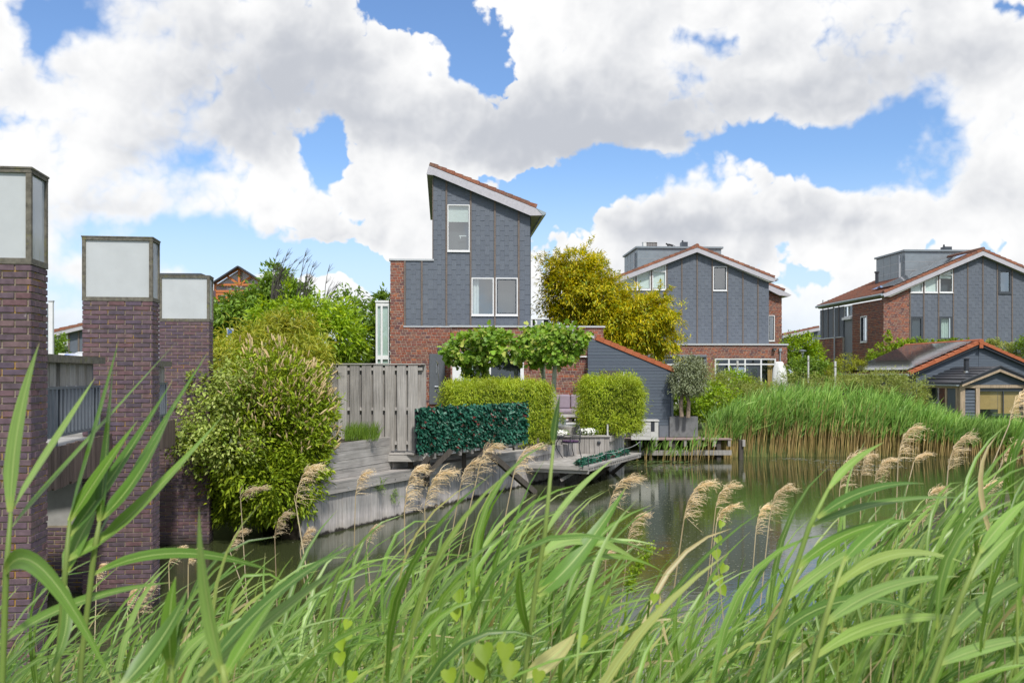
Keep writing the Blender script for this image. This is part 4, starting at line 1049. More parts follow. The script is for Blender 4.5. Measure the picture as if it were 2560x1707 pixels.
# ---- houses far behind
def far_house(Y, pts_wall, pts_roof, label, win, bat, name='distant_house', mat='slate', dep=9):
    fr = Fr(((pts_wall[0][0] - CX) / F * Y, Y), (1, .05))
    h = thing(name, label, 'house', fr.p(0, GZ))
    MB().prism(fr, [fr.uv(*q) for q in pts_wall], -dep, 0).build('wall', M[mat], h)
    if pts_roof:
        q = [fr.uv(*a, .4) for a in pts_roof]
        MB().prism(fr, q, -dep, .4).build('fascia', M['fascia'], h)
        a, b = fr.uv(*pts_roof[0], .42), fr.uv(*pts_roof[1], .42)
        verge(h, fr, a, b, max(3, int(math.hypot(b[0] - a[0], b[1] - a[1]) / .5)), M['tile'], .16, .4, .42)
    for rc in win: window(h, fr, fr.rect(*rc), w=.05, fw=.08, glass='glass_hi')
    for x, a, b in bat: batten(h, fr, x, a, b, wd=.1)
    return fr, h
far_house(95, [(1960, 880), (1960, 846), (2050, 826), (2050, 880)], [(1958, 838), (2049, 818), (2049, 826), (1958, 846)], 'far slate house with a white verge left of the right hand house', [(2012, 838, 2031, 862)], [(1983, 842, 880), (2004, 838, 880)])
frd, hD = far_house(60, [(128, 900), (128, 842), (235, 812), (235, 900)], [(128, 832), (240, 806), (240, 815), (128, 842)], 'far slate house with a sloping white verge seen between the first two piers', [(143, 838, 170, 856), (143, 858, 170, 862)], [(172.5, 828, 900), (197, 823, 900)])
mb = MB()
# purple brick block behind the third pier
frp = Fr(((400 - CX) / F * 75, 75), (1, .04))
hP = thing('distant_house', 'far purple brick house rising behind the third pier', 'house', frp.p(0, GZ))
a, b, c, d = frp.rect(398, 690, 500, 960)
MB().box(frp, a, GZ, -1.2, c, d, 0).build('wall', M['brick_dark'], hP); MB().box(frp, a - .1, d, -1.2, c + .1, d + .2, .1).build('parapet_cap', M['dark_frame'], hP)
window(hP, frp, frp.rect(399.5, 716, 406, 738), w=.04)
# orange framed gable
fro = Fr(((595 - CX) / F * 80, 80), (1, .04))
hO = thing('orange_timber_house', 'far house with an orange timber gable above the green tree', 'house', fro.p(0, GZ))
g = lambda x, y: fro.uv(x, y)
gw = lambda x, y, w=.0: fro.p(*fro.uv(x, y), w)
MB().prism(fro, [g(532, 1000), g(660, 1000), g(660, 710), g(598, 672), g(536, 712)], -7, -.4).build('wall', M['opal_sky_tint'], hO)
for (x0, y0, x1, y1) in ((536, 709, 598, 671), (598, 671, 662, 711), (537, 712, 660, 712), (538, 728, 655, 728), (538, 735, 655, 735), (598, 672, 598, 712), (568, 690, 598, 712), (630, 690, 598, 712), (538, 710, 538, 752), (543, 735, 543, 752), (560, 752, 575, 735), (655, 710, 655, 752), (540, 751, 655, 751)):
    MB().bar(gw(x0, y0), gw(x1, y1), .16, .16).build('timber', M['orange'], hO)
for (x0, y0, x1, y1) in ((534, 709, 598, 667.5), (598, 667.5, 664, 709)): MB().bar(gw(x0, y0, .1), gw(x1, y1, .1), .9, .12).build('roof_edge', M['metal_dark'], hO)
window(hO, fro, fro.rect(565, 714, 590, 728), w=-.36, fw=.07)
MB().box(fro, fro.uv(532, 800)[0], GZ, -1.2, fro.uv(540, 800)[0], fro.uv(540, 727)[1], .15).build('pier_wall', M['brick_dark'], hO)
# ================================================================== BRICK PIERS AND BRIDGE
PD = Vector((-.14, 1, 0)).normalized()                  # the row runs this way
PU = Vector((PD.y, -PD.x, 0))                           # towards the right
def pier(corner, label, nmax):
    """corner: right front foot"""
    c = Vector((corner[0], corner[1], 0)); w, d, zt, zb = .908, .47, 5.04, 4.185
    fr = Fr(c - PU * w, PU); fs = Fr(c, PD)              # front face, right flank
    t = thing('brick_pier', label, 'pier', (c.x, c.y, 0), 'brick piers beside the bridge')
    MB().box(fr, .012, -.6, -d + .012, w - .012, zb, -.012).build('mortar_core', M['mortar_pier'], t)
    H = .0625; n = int((zb + .5) / H); z0 = zb - n * H
    for k, (f, L, first) in enumerate(((fr, w, True), (fs, d, False), (Fr(c - PU * w + PD * d, -PD), d, False))):
        br = []
        for r in range(n):
            v = z0 + r * H; a = -(.11 if (r + k) % 2 else 0.0)
            while a < L - .01:
                q = (max(a + .0045, 0.001), v + .005, min(a + .2155, L - .001), v + H - .005)
                if q[2] - q[0] > .02: br.append((q, q[2] - q[0] > .07))
                a += .22
        br.sort(key=lambda q: -q[0][1])
        mx = (int(nmax * .68), int(nmax * .32), 0)[k]
        cladding(t, 'brick', 'brick', f.off(-.012), br, M['brick_dark'], .012, mx) if k < 2 else cladding(t, 'brick_field', 'brick', f.off(-.012), br, M['brick_dark'], .012, 0)
    # the opal lantern box on top
    b = .045
    bx = MB()
    for f, L in ((fr, w), (fs, d), (Fr(c - PU * w + PD * d, -PD), d), (Fr(c + PD * d, -PU), w)):
        bx.box(f, 0, zb + .001, -b, L, zb + .055, .004)
        bx.box(f, 0, zt - .034, -b, L, zt, .006)
        bx.box(f, 0, zb + .056, -b, .038, zt - .035, .003); bx.box(f, L - .038, zb + .056, -b, L, zt - .035, .003)
    lb = bx.build('lantern_frame', M['concrete_old'], t)
    MB().box(fr, -.012, zt + .001, -d - .012, w + .012, zt + .018, .012).build('lid', M['concrete_old'], lb)
    for f, L, m in ((fr, w, 'opal'), (fs, d, 'opal_sky_tint'), (Fr(c - PU * w + PD * d, -PD), d, 'opal'), (Fr(c + PD * d, -PU), w, 'opal')):
        MB().box(f, .03, zb + .05, -.03, L - .03, zt - .025, -.018).build('opal_pane', M[m], lb)
    return t
pier((-4.32, 8.94), 'nearest brick pier with opal box top, cut by the left picture edge', 300)
pier((-4.876, 13.5), 'middle brick pier with a wide opal box top, second of the three piers', 300)
pier((-5.70, 18.75), 'farthest brick pier with opal box top, beside the big flowering bush', 300)

br = thing('bridge', 'low bridge edge with blue grey railing and brown slat cladding between the brick piers', 'bridge', (-5.1, 11, 1.9))
zt, zb = 3.33, 2.53
FR_ = Fr((-4.87, 9.45), PD)                              # face of the bridge, u running away between the piers
for (ua, ub) in ((.0, 3.45), (4.75, 7.75)):
    MB().box(FR_, ua, zt - .001, -.16, ub, zt + .085, .09).build('top_rail', M['concrete_old'], br)
    MB().box(FR_, ua, zt - .30, -.04, ub, zt - .272, .03).build('mid_rail', M['rail'], br)
    MB().box(FR_, ua, zb - .035, -.03, ub, zb - .001, .03).build('bottom_rail', M['rail'], br)
    k = ua + .03
    while k < ub - .2:
        MB().box(FR_, k, zt - .27, -.03, k + .22, zt - .005, .012).build('board', M['wood_v'], br); k += .36
    k = ua + .06
    while k < ub - .05:
        MB().bar(FR_.p(k, zb, .0), FR_.p(k, zt - .301, .0), .10, .022, up=FR_.U + FR_.N * .75).build('baluster', M['rail'], br); k += .145
    for k in (ua + .1, (ua + ub) / 2, ub - .28): MB().box(FR_, k, 2.3, -.05, k + .17, zt - .004, -.031).build('post', M['rail'], br)
    MB().box(FR_, ua, 1.98, -3.2, ub + .5, 2.36, .02).build('deck_slab', M['concrete'], br)
    k = ua
    while k < ub + .45:
        MB().box(FR_, k, 1.94 + random.uniform(-.02, .02), .021, k + .098, 2.40 + random.uniform(-.01, .01), .05).build('slat', M['wood_edge'], br); k += .107
FAb = Fr((-7.5, 14.6), (1, .02))
MB().box(FAb, -4, .98, -.4, 1.6, 1.975, 0).build('abutment', M['concrete'], br)
MB().box(FAb, -4, -.6, -.4, 1.6, .978, .02).build('mortar_core', M['mortar_pier'], br)
rr = brick_rects((-.2, -.1, 1.6, .975), .22, .0625)
cladding(br, 'brick', 'brick', FAb, rr, M['brick_dark'], .012, 150, w=.02)
MB().box(Fr((-7.2, 14.9), (-.14, 1)), 0, -.5, -.4, 7, 1.97, 0).build('abutment_flank', M['concrete'], br)

# ================================================================== TIMBER SHEET WALL, PLANTER
FWL = Fr(W0, WD)                                         # u runs away from the camera
LW = (W1 - W0).length
sw = thing('timber_sheet_wall', 'grey timber sheet wall running along the pond below the terrace', 'retaining wall', (W0.x, W0.y, 0))
u = -.45; i = 0
while u < LW:
    w_ = random.uniform(.19, .25)
    MB().box(FWL, u, -.6, -.07, u + w_ - .008, .99 + random.uniform(-.005, .005), random.uniform(-.012, .008)).build('plank', M['sheet'], sw)
    u += w_; i += 1
cap = MB().box(FWL, -.45, .80, .012, LW + .02, 1.0, .075).box(FWL, -.45, .992, -.3, LW + .02, 1.03, .08).build('cap_beam', M['wood_h'], sw)
bolts = MB()
for k in range(26):
    q = FWL.p(.1 + k * .45, .9 + (.03 if k % 2 else -.03), .075); bolts.tube([q, q + FWL.N * .012], .016, 6)
bolts.build('bolt', M['chrome'], sw, 'stuff')
MB().box(FWL, -.45, -.6, -.5, LW, 1.0, -.10).build('earth_fill', M['soil'], sw)
# end return of the wall towards the lower deck
FWR = Fr(W1, (-WD.y, WD.x))
ret = thing('timber_sheet_wall', 'short grey timber sheet wall behind the lower deck', 'retaining wall', (W1.x, W1.y, 0))
for k in range(10):
    MB().box(Fr(W1 + WD * (.02 + k * .235), WD), 0, -.6, -.07, .227, .99, random.uniform(-.01, .008)).build('plank', M['sheet'], ret)

pl0 = P(815, 1110, 20.55) + WNR * .22; pl0.z = 0; pl1 = P(956, 1093, 22.75) + WNR * .22; pl1.z = 0
FP = Fr(pl0, pl1 - pl0); LP_ = (pl1 - pl0).length
pt = thing('planter_box', 'raised grey planter of level boards at the foot of the plank fence', 'planter', (pl0.x, pl0.y, 1.03))
for k in range(4):
    MB().box(FP, -1.2, 1.035 + k * .185, -.05, LP_, 1.035 + k * .185 + .178, random.uniform(-.004, .006)).build('board', M['wood_h'], pt)
MB().box(FP, -1.2, 1.04, -.9, LP_ - .02, 1.72, -.06).build('soil', M['soil'], pt)
MB().box(Fr(pl1, (FP.U.y * -1, FP.U.x)), 0.0, 1.035, -.05, .9, 1.77, -.0).build('end_board', M['wood_h'], pt)

# ================================================================== PLANK FENCE
Yf = 22.8
FF = Fr(P(822, 900, Yf) * 1, (1, .0)); FF.o.z = 0
fe = thing('plank_fence', 'tall weathered plank fence with dark gaps between the upright boards', 'fence', FF.p(0, GZ))
fx = lambda x: FF.uv(x, 950)[0]; fz = lambda y: FF.uv(900, y)[1]
ft = fz(911.5)
cx = [(75, 163), (180, 268), (295, 389), (412, 504), (525, 616), (640, 733), (757, 845), (866, 959)]
for k, (a, b) in enumerate(cx):
    x0, x1 = fx(800 + a * .255), fx(800 + b * .255)
    zb_ = fz(1097) if k < 5 else fz(1126.5)
    MB().box(FF, x0, zb_, .0, x1, ft - random.uniform(0, .012), .028).build('board', M['wood_v'], fe)
for k in range(len(cx)):
    a = 800 + cx[k][1] * .255 - 3; b = 800 + ((cx[k + 1][0]) if k < 7 else 1026) * .255 + 3
    if k == 7: a += 0
    MB().box(FF, fx(a), fz(1093 if k < 5 else 1122), -.10, fx(b), ft - .012, -.074).build('back_board', M['wood_v'], fe)
for y, x0, x1 in ((922, 818, 1056), (1022, 818, 1056), (1107, 962, 1056)):
    MB().box(FF, fx(x0), fz(y + 4), -.073, fx(x1), fz(y - 4), -.001).build('rail', M['wood_h'], fe)
MB().box(FF, fx(818), ft + .001, -.12, fx(1062), ft + .03, .05).build('top_cap', M['wood_h'], fe)
MB().box(FF, fx(1050), fz(1122), -.30, fx(1062), ft, -.12).build('post', M['wood_v'], fe)

# ================================================================== CANTILEVER WALKWAY
S0 = GP(1040, 1135, GZ - .02); S1 = GP(1312, 1102, GZ - .02)
FH = Fr(S0, S1 - S0); LH = (S1 - S0).length
wk = thing('walkway', 'narrow timber walkway propped out over the sheet wall on slanting struts', 'walkway', (S0.x, S0.y, GZ))
FH0 = Fr(P(958, 1130, 22.55) * 1, (1, 0)); FH0.o.z = 0
q0 = FH0.p(0, 0); q1 = P(1068, 1130, 22.55)
MB().box(FH0, 0, GZ - .2, -.12, q1.x - q0.x, GZ - .06, 0).build('edge_beam', M['wood_h'], wk)
MB().box(FH0, .0, GZ - .22, -.12, .07, GZ + .03, .02).build('bracket', M['zinc_light'], wk)
MB().box(FH0, 0.1, GZ - .05, -1.2, q1.x - q0.x, GZ - .015, -.02).build('deck_board', M['wood_h'], wk)
for k in range(9):
    MB().box(FH, .1 + k * .55, GZ - .17, -1.3, .1 + k * .55 + .09, GZ - .045, .05).build('joist', M['wood_v'], wk)
    MB().box(FH, .1 + k * .55 + .2, GZ - .11, -.2, .1 + k * .55 + .42, GZ - .046, .03).build('block', M['bench'], wk)
for k in range(6): MB().box(FH, 0, GZ - .042, -.06 - .2 * k - .18, LH, GZ - .012, -.06 - .2 * k).build('deck_board', M['wood_h'], wk)
for (x0, y0, Y0, x1, y1, Y1) in ((1025, 1205, 22.3, 1072, 1142, 22.4), (1062, 1190, 23.0, 1128, 1125, 23.2), (1187, 1160, 24.6, 1226, 1110, 24.9)):
    MB().bar(P(x0, y0, Y0), P(x1, y1, Y1), .09, .11).build('strut', M['wood_dark'], wk)
MB().bar(P(1230, 1139, 25.3), P(1338, 1232, 26.9), .11, .15).build('strut', M['wood_dark'], wk)
for x, y0, y1, Y in ((1027, 1141, 1195, 22.9), (1068, 1141, 1215, 23.4), (1160, 1132, 1185, 24.7)):
    MB().bar(P(x, y1, Y), P(x, y0, Y), .11, .11).build('post', M['wood_dark'], wk)
for x, y0, y1, Y in ((1345, 1095, 1118, 27.5), (1284, 1100, 1125, 26.5)):
    MB().bar(P(x, y1, Y), P(x, y0, Y), .06, .06).build('post', M['wood_dark'], wk)
# upper boards behind the walkway
FK = Fr(FWL.p(0, 0, -.28), WD)
bk = thing('retaining_boards', 'grey level boards holding the terrace edge above the sheet wall cap', 'retaining wall', FK.p(3.2, 1.03))
for k in range(2): MB().box(FK, 3.3, 1.035 + k * .19, -.05, LW - .4, 1.035 + k * .19 + .183, random.uniform(-.005, .005)).build('board', M['wood_h'], bk)

# ================================================================== LOWER DECK
DZ = .62
dA = GP(1471, 1165, DZ); dB = GP(1601, 1131, DZ)
FD = Fr(dA, dB - dA); LD = (dB - dA).length              # right edge, u away
dk = thing('lower_deck', 'low grey timber deck jutting over the water in front of the sheet wall', 'deck', (dA.x, dA.y, DZ))
for k in range(14): MB().box(FD, 0, DZ - .03, -.14 * k - .132, LD, DZ, -.14 * k).build('deck_board', M['wood_h'], dk)
MB().box(FD, 0, DZ - .22, -2.0, .06, DZ - .032, -.001).build('edge_beam', M['wood_h'], dk)
MB().box(FD, -.06, DZ - .12, -2.0, -.001, DZ - .002, -.0).build('edge_board', M['wood_h'], dk)
MB().box(FD, .07, DZ - .16, -.06, LD, DZ - .033, -.0).build('edge_beam', M['wood_h'], dk)
MB().box(FD, .0, DZ - .06, .001, LD, DZ - .004, .03).build('edge_board', M['wood_h'], dk)
nt = MB()
for k in range(24): nt.box(FD, .1 + k * .22, DZ - .15, .001, .1 + k * .22 + .1, DZ - .065, .024)
nt.build('board_end', M['wood_v'], dk, 'stuff')
for k in range(3):
    MB().bar(FD.p(.5 + k * 1.9, -.3, -1.0), FD.p(.6 + k * 1.9, DZ - .2, -.2), .09, .11).build('strut', M['wood_dark'], dk)
    MB().bar(FD.p(.3 + k * 1.9, -.4, -.9), FD.p(.3 + k * 1.9, DZ - .17, -.9), .14, .14).build('pile', M['wood_dark'], dk)
MB().bar(P(1402, 1200, 28.4), P(1440, 1178, 28.3), .07, .09).build('strut', M['wood_v'], dk)
for px, py in ((1471, 1165), (1516, 1152), (1561, 1140)):
    q = GP(px, py, DZ); MB().bar(q, q + UP * .26, .025, .025).build('rope_post', M['metal_dark'], dk)
q = GP(1600, 1131, DZ); MB().bar(q, q + UP * .42, .05, .05).build('rope_post', M['metal_dark'], dk)
q1 = q + UP * .36; q2 = GP(1561, 1140, DZ) + UP * .24; q3 = GP(1516, 1152, DZ) + UP * .24; q4 = GP(1471, 1165, DZ) + UP * .24
for a, b in ((q1, q2), (q2, q3), (q3, q4)):
    m_ = (a + b) / 2 - UP * .05; MB().tube([a, (a + m_) / 2 - UP * .015, m_, (b + m_) / 2 - UP * .015, b], .008, 5).build('rope', M['zinc_light'], dk)

# planter of the terrace with the white flowers
FPl = Fr(P(1388, 1100, 32.2), (1, .03)); FPl.o.z = 0
lp = FPl.uv(1523, 1100)[0]
fp = thing('flower_planter', 'long grey plank planter at the back of the lower deck with a round light', 'planter', FPl.p(0, DZ))
n = 11
for k in range(n): MB().box(FPl, lp * k / n, DZ - .1, -.05, lp * (k + 1) / n - .008, 1.17, random.uniform(-.004, .006)).build('plank', M['wood_v'], fp)
MB().box(FPl, -.05, 1.171, -.3, lp + .02, 1.215, .06).build('cap_board', M['wood_h'], fp)
MB().box(FPl, 0, DZ, -1.1, lp, 1.15, -.06).build('soil', M['soil'], fp)
q = FPl.uv(1497, 1106); MB().tube([FPl.p(q[0], q[1], .0), FPl.p(q[0], q[1], .05), FPl.p(q[0], q[1], .065)], [.06, .06, .03], 14).build('round_light', M['metal_dark'], fp)
c0 = FPl.p(lp, 0, 0); FPs = Fr(c0, (.27, 1)); ls = 3.2
for k in range(13): MB().box(FPs, ls * k / 13, -.5, -.06, ls * (k + 1) / 13 - .008, 1.17, random.uniform(-.004, .006)).build('plank', M['sheet'], fp)
MB().box(FPs, -.02, 1.02, .01, ls, 1.2, .06).build('cap_beam', M['wood_h'], fp)
MB().box(FPs, 0, -.4, -1.2, ls, 1.15, -.07).build('soil', M['soil'], fp)
# terrace floor and the boards on its edge
tf = MB().box(Fr((1.2, 33.2), (1, .03)), -.8, 1.30, -5.6, 2.0, GZ + .03, 0).build('terrace_paving', M['bench'], kind='structure')
FT = Fr((1.2, 33.18), (1, .03))
te = thing('terrace_edge', 'low row of grey upright boards edging the raised terrace', 'retaining wall', FT.p(-.8, DZ))
for k in range(12): MB().box(FT, -.8 + k * .23, DZ, .001, -.8 + k * .23 + .222, GZ + .02, .04).build('plank', M['wood_v'], te)
t2 = MB().box(Fr((-3.2, 24.6), WD), .0, 1.3, -4.2, 9.0, GZ, -.6).build('upper_terrace', M['bench'], kind='structure')

# ================================================================== GARDEN FURNITURE
def chair(px, label, yaw, Y=31.2):
    base = P(px, 1141, Y); base.z = DZ + .001
    t = thing('garden_chair', label, 'chair', base)
    fr = Fr(base, (math.cos(yaw), math.sin(yaw)))
    b = base.copy(); fr.o.z = 0
    z = DZ
    def q(a, v, w): return fr.p(a, z + v, w)
    for sx in (-.2, .2):
        MB().tube([q(sx, .0, .26), q(sx * .95, .25, .2), q(sx, .44, .19)], .014, 6).build('leg', M['metal_dark'], t)
        MB().tube([q(sx * 1.05, .0, -.27), q(sx, .25, -.2), q(sx, .44, -.2)], .014, 6).build('leg', M['metal_dark'], t)
        MB().tube([q(sx * 1.15, .44, .15), q(sx * 1.2, .64, .16), q(sx * 1.2, .66, .0), q(sx * 1.1, .64, -.22)], .012, 6).build('arm', M['metal_dark'], t)
    MB().box(fr, -.23, z + .43, -.22, .23, z + .45, .22).build('seat', M['metal_dark'], t)
    cu = MB()
    for i in range(2):
        for j in range(2): cu.lathe(q(-.11 + i * .22, .452, -.10 + j * .2), [(.10, 0), (.118, .03), (.10, .06), (.03, .065)], 10)
    cu.build('cushion', M['purple_deep'], t)
    arc = lambda s, h, tt: q(s * math.cos(tt), .48 + h * math.sin(tt), -.22 - .06 * math.sin(tt))
    bk = MB().tube([q(-.22, .44, -.21)] + [arc(.22, .50, math.pi * (1 - k / 12)) for k in range(13)] + [q(.22, .44, -.21)], .014, 6)
    bk.build('back_frame', M['metal_dark'], t)
    for s_ in (-.14, -.07, 0, .07, .14):
        h = .5 * math.sqrt(max(0, 1 - (s_ / .22) ** 2))
        MB().tube([q(s_, .45, -.22), q(s_, .48 + h * .5, -.25), q(s_, .48 + h, -.22 - .06 * h / .5)], .007, 5).build('back_bar', M['metal_dark'], t)
    MB().tube([arc(.16, .36, math.pi * (1 - k / 10)) for k in range(11)], .008, 5).build('back_bar', M['metal_dark'], t)
    return t
chair(1426, 'black wrought iron garden chair with a purple pad, right of the round table', R(-60))
chair(1366, 'black iron garden chair half hidden behind the clipped hedge and left of the table', R(100), 31.0)
tb = P(1386, 1141, 30.6); tb.z = DZ + .001
t = thing('garden_table', 'small round black iron garden table on the lower deck', 'table', tb)
MB().lathe(tb + UP * .66, [(.30, 0), (.325, .012), (.30, .024)], 20).build('tabletop', M['metal_dark'], t)
for k in range(3):
    a = k * 2.094 + .4; d = Vector((math.cos(a), math.sin(a), 0))
    MB().tube([tb + d * .28, tb + d * .08 + UP * .3, tb + d * .06 + UP * .45, tb + d * .2 + UP * .66], .014, 6).build('leg', M['metal_dark'], t)
# corner sofa
Ys = 36.6
sq = P(1383, 1040, Ys); sq.z = 0; FSf = Fr(sq, (1, .05)); z = GZ + .031
so = thing('corner_sofa', 'low wooden corner sofa with mauve cushions against the brick wall', 'sofa', FSf.p(0, z))
sx = lambda x: FSf.uv(x, 1000)[0]
def pad(name, mat, a, b, w0, c, d, w1, r=.06): return MB().box(FSf, a, b, w0, c, d, w1).build(name, M[mat], so, bevel=r)
x0, x1, x2 = sx(1383), sx(1427), sx(1500)
pad('back_cushion', 'purple', x0 - .5, z + .47, -.3, x1 - .01, z + 1.0, -.08); pad('back_cushion', 'purple', x1 + .01, z + .47, -.3, x2 - .3, z + 1.0, -.08)
pad('seat_cushion', 'purple', x0 - .3, z + .31, -.07, sx(1438) - .01, z + .48, .55); pad('seat_cushion', 'purple_pale', sx(1438) + .01, z + .31, -.07, x2, z + .48, 1.5)
MB().box(FSf, x0 - .5, z + .19, -.35, sx(1438), z + .30, .56).build('base', M['wood_h'], so)
MB().box(FSf, sx(1438) + .002, z + .17, -.35, x2, z + .30, 1.5).build('base', M['wood_h'], so)
for a, w in ((x0, .4), (sx(1418), .5), (sx(1436), .5), (sx(1446), 1.4), (x2 - .3, 1.4), (sx(1430), -.2)): MB().box(FSf, a, z, w - .1, a + .12, z + .169, w).build('leg', M['wood_dark'], so)
# grey zinc tub
q = P(1392, 1064, 34.4); q.z = GZ + .031; Fz = Fr(q, (1, .03)); Fz.o.z = 0; w_ = Fz.uv(1415, 1055)[0]
zt_ = thing('zinc_planter', 'pale grey zinc trough with a small shrub beside the sofa', 'planter', q)
MB().box(Fz, -.35, GZ + .032, -.5, w_, GZ + .30, 0).build('trough', M['gutter'], zt_, bevel=.01)
MB().box(Fz, -.37, GZ + .28, -.52, w_ + .02, GZ + .31, .02).build('rim', M['zinc_light'], zt_); MB().box(Fz, w_ * .45, GZ + .034, .001, w_ * .5, GZ + .278, .012).build('handle', M['zinc_light'], zt_)
# short fence top behind the right hedge
Fq = Fr(P(1495, 950, 35.6), (1, .04)); Fq.o.z = 0
tf_ = thing('fence_panel', 'short dark weathered fence top with a pale post behind the cubed hedge', 'fence', Fq.p(0, GZ))
a, b, c, d = Fq.rect(1499, 926, 1560, 941)
for k in range(3): MB().box(Fq, a, b + (d - b) * k / 3, -.03, c - .13, b + (d - b) * (k + 1) / 3 - .006, random.uniform(0, .01)).build('board', M['wood_dark'], tf_)
MB().box(Fq, c - .12, GZ, -.08, c, d - .06, .02).build('post', M['bench'], tf_); MB().box(Fq, a, GZ, -.08, a + .1, d, -.031).build('post', M['wood_dark'], tf_)

# ================================================================== DARK SHED WITH ORANGE VERGE
Ysh = 37.9
FSh = Fr(P(1509, 900, Ysh), (1, .05)); FSh.o.z = 0
ss = thing('garden_shed', 'lean-to shed of blue grey boards with an orange tiled verge', 'shed', FSh.p(0, .8))
s0, s1 = FSh.uv(1508.5, 853 + 6), FSh.uv(1683, 931)
tops = lambda u: s0[1] + (u - s0[0]) * (s1[1] - s0[1]) / (s1[0] - s0[0])
u1 = FSh.uv(1681, 1000)[0]; zb = FSh.uv(1600, 1063)[1]
core(ss, 'wall_core', FSh, [(-.6, .8, u1, 6)], [], M['slate_core'], tops, -.2, -.0)
def slant_board(parent, fr, u0, u1, z, h, Lf=None, Rf=None):
    """feather-edge board, thicker at the foot, its ends cut to the roof slope"""
    a0, a1 = (max(u0, Lf(z)), max(u0, Lf(z + h))) if Lf else (u0, u0)
    b0, b1 = (min(u1, Rf(z)), min(u1, Rf(z + h))) if Rf else (u1, u1)
    if b0 - a0 < .03: return
    if b1 < a1: a1 = b1 = (a1 + b1) / 2
    q = [(a0, z), (b0, z), (b1, z + h), (a1, z + h)]
    MB().hexa([fr.p(a, b, .001) for a, b in q] + [fr.p(a, b, .021 if i < 2 else .013) for i, (a, b) in enumerate(q)]).build('board', M['clap'], parent)
z = zb
while z < 4.6:
    kk = (s1[1] - s0[1]) / (s1[0] - s0[0])
    slant_board(ss, FSh, -.6, u1, z, .120, None, lambda v: s0[0] + (v - s0[1]) / kk)
    z += .122
MB().box(FSh, FSh.uv(1648, 1075)[0], .8, -.01, u1 - .06, zb - .01, .02).build('plinth', M['rail'], ss)
MB().box(FSh, u1 - .0, .8, -2.4, u1 + .03, s1[1] + .0, .04).build('side_wall', M['clap'], ss)
MB().tube([FSh.p(u1 - .02, .85, .09), FSh.p(u1 - .02, s1[1] - .05, .09)], .045, 8).build('drain_pipe', M['rail'], ss)
verge(ss, FSh, (s0[0] - .3, tops(s0[0] - .3) + .02), (FSh.uv(1686, 931)[0], tops(FSh.uv(1686, 931)[0]) + .02), 11, M['tile_new'], .15, .3, .06)
e_ = (FSh.uv(1686, 931)[0], tops(FSh.uv(1686, 931)[0]))
roof_field(ss, FSh, e_, (s0[0] - .3, tops(s0[0] - .3)), -.2, -2.4, M['tile_new'], lift=.03)
# bleached bench box
qb = P(1578, 1092, 36.4); qb.z = 0; Fbn = Fr(qb, (1, -.03)); zd = .80
bn = thing('storage_bench', 'bleached white slatted bench box with one dark end panel beside the shed', 'bench', Fbn.p(0, zd))
lb = Fbn.uv(1646, 1070)[0]; ht = Fbn.uv(1620, 1049.5)[1]
for k in range(5): MB().box(Fbn, 0, zd + (ht - zd - .05) * k / 5, -.03, lb * .72, zd + (ht - zd - .05) * (k + 1) / 5 - .008, 0).build('slat', M['bench'], bn)
MB().box(Fbn, lb * .72 + .004, zd + .3, -.5, lb * .86, ht - .052, -.001).build('dark_panel', M['metal_dark'], bn)
MB().box(Fbn, lb * .72 + .004, zd, -.5, lb, zd + .298, .0).build('end_panel', M['bench'], bn)
MB().box(Fbn, lb * .86 + .002, zd + .299, -.5, lb, ht - .052, .0).build('end_panel', M['bench'], bn)
MB().box(Fbn, -.03, ht - .05, -.6, lb + .03, ht, .03).build('lid', M['bench'], bn)
# reddish deck
Frd = Fr(P(1560, 1100, 37.0), (1, .03)); Frd.o.z = 0
rd = thing('reddish_deck', 'reddish plank deck on dark piles in front of the olive tree', 'deck', Frd.p(0, .8))
lr = Frd.uv(1830, 1100)[0]; hr = Frd.uv(1700, 1105)[1] * 0 + .79
for k in range(9): MB().box(Frd, -.3, hr - .04, -.17 * k - .162, lr, hr, -.17 * k).build('deck_board', M['deck_red'], rd)
MB().box(Frd, -.3, hr - .04, -3.2, lr, hr - .003, -1.56).build('back_deck', M['deck_red'], rd)
for k in range(6): MB().box(Frd, .1 + k * .85, -.6, -.3, .1 + k * .85 + .16, hr - .05, -.12).build('pile', M['wood_dark'], rd)
MB().box(Frd, -.1, .18, -.11, lr, .36, -.04).build('cross_beam', M['wood_v'], rd)
for k in range(9): MB().box(Frd, .05 + k * .55, .5, -.2, .05 + k * .55 + .1, hr - .045, -.03).build('joist', M['wood_v'], rd)
# olive pot
qo = P(1697, 1088, 37.9); qo.z = .80; Fol = Fr(qo, (1, .02)); Fol.o.z = 0
op = thing('concrete_planter', 'square dark concrete planter holding the two stemmed olive tree', 'planter', qo)
lo = Fol.uv(1745, 1060)[0]; zo = Fol.uv(1720, 1041)[1]
MB().box(Fol, -.35, .80, -.75, lo, zo, 0).build('pot', M['planter'], op, bevel=.012)
MB().box(Fol, -.3, zo - .05, -.7, lo - .05, zo + .004, -.05).build('soil', M['soil'], op)

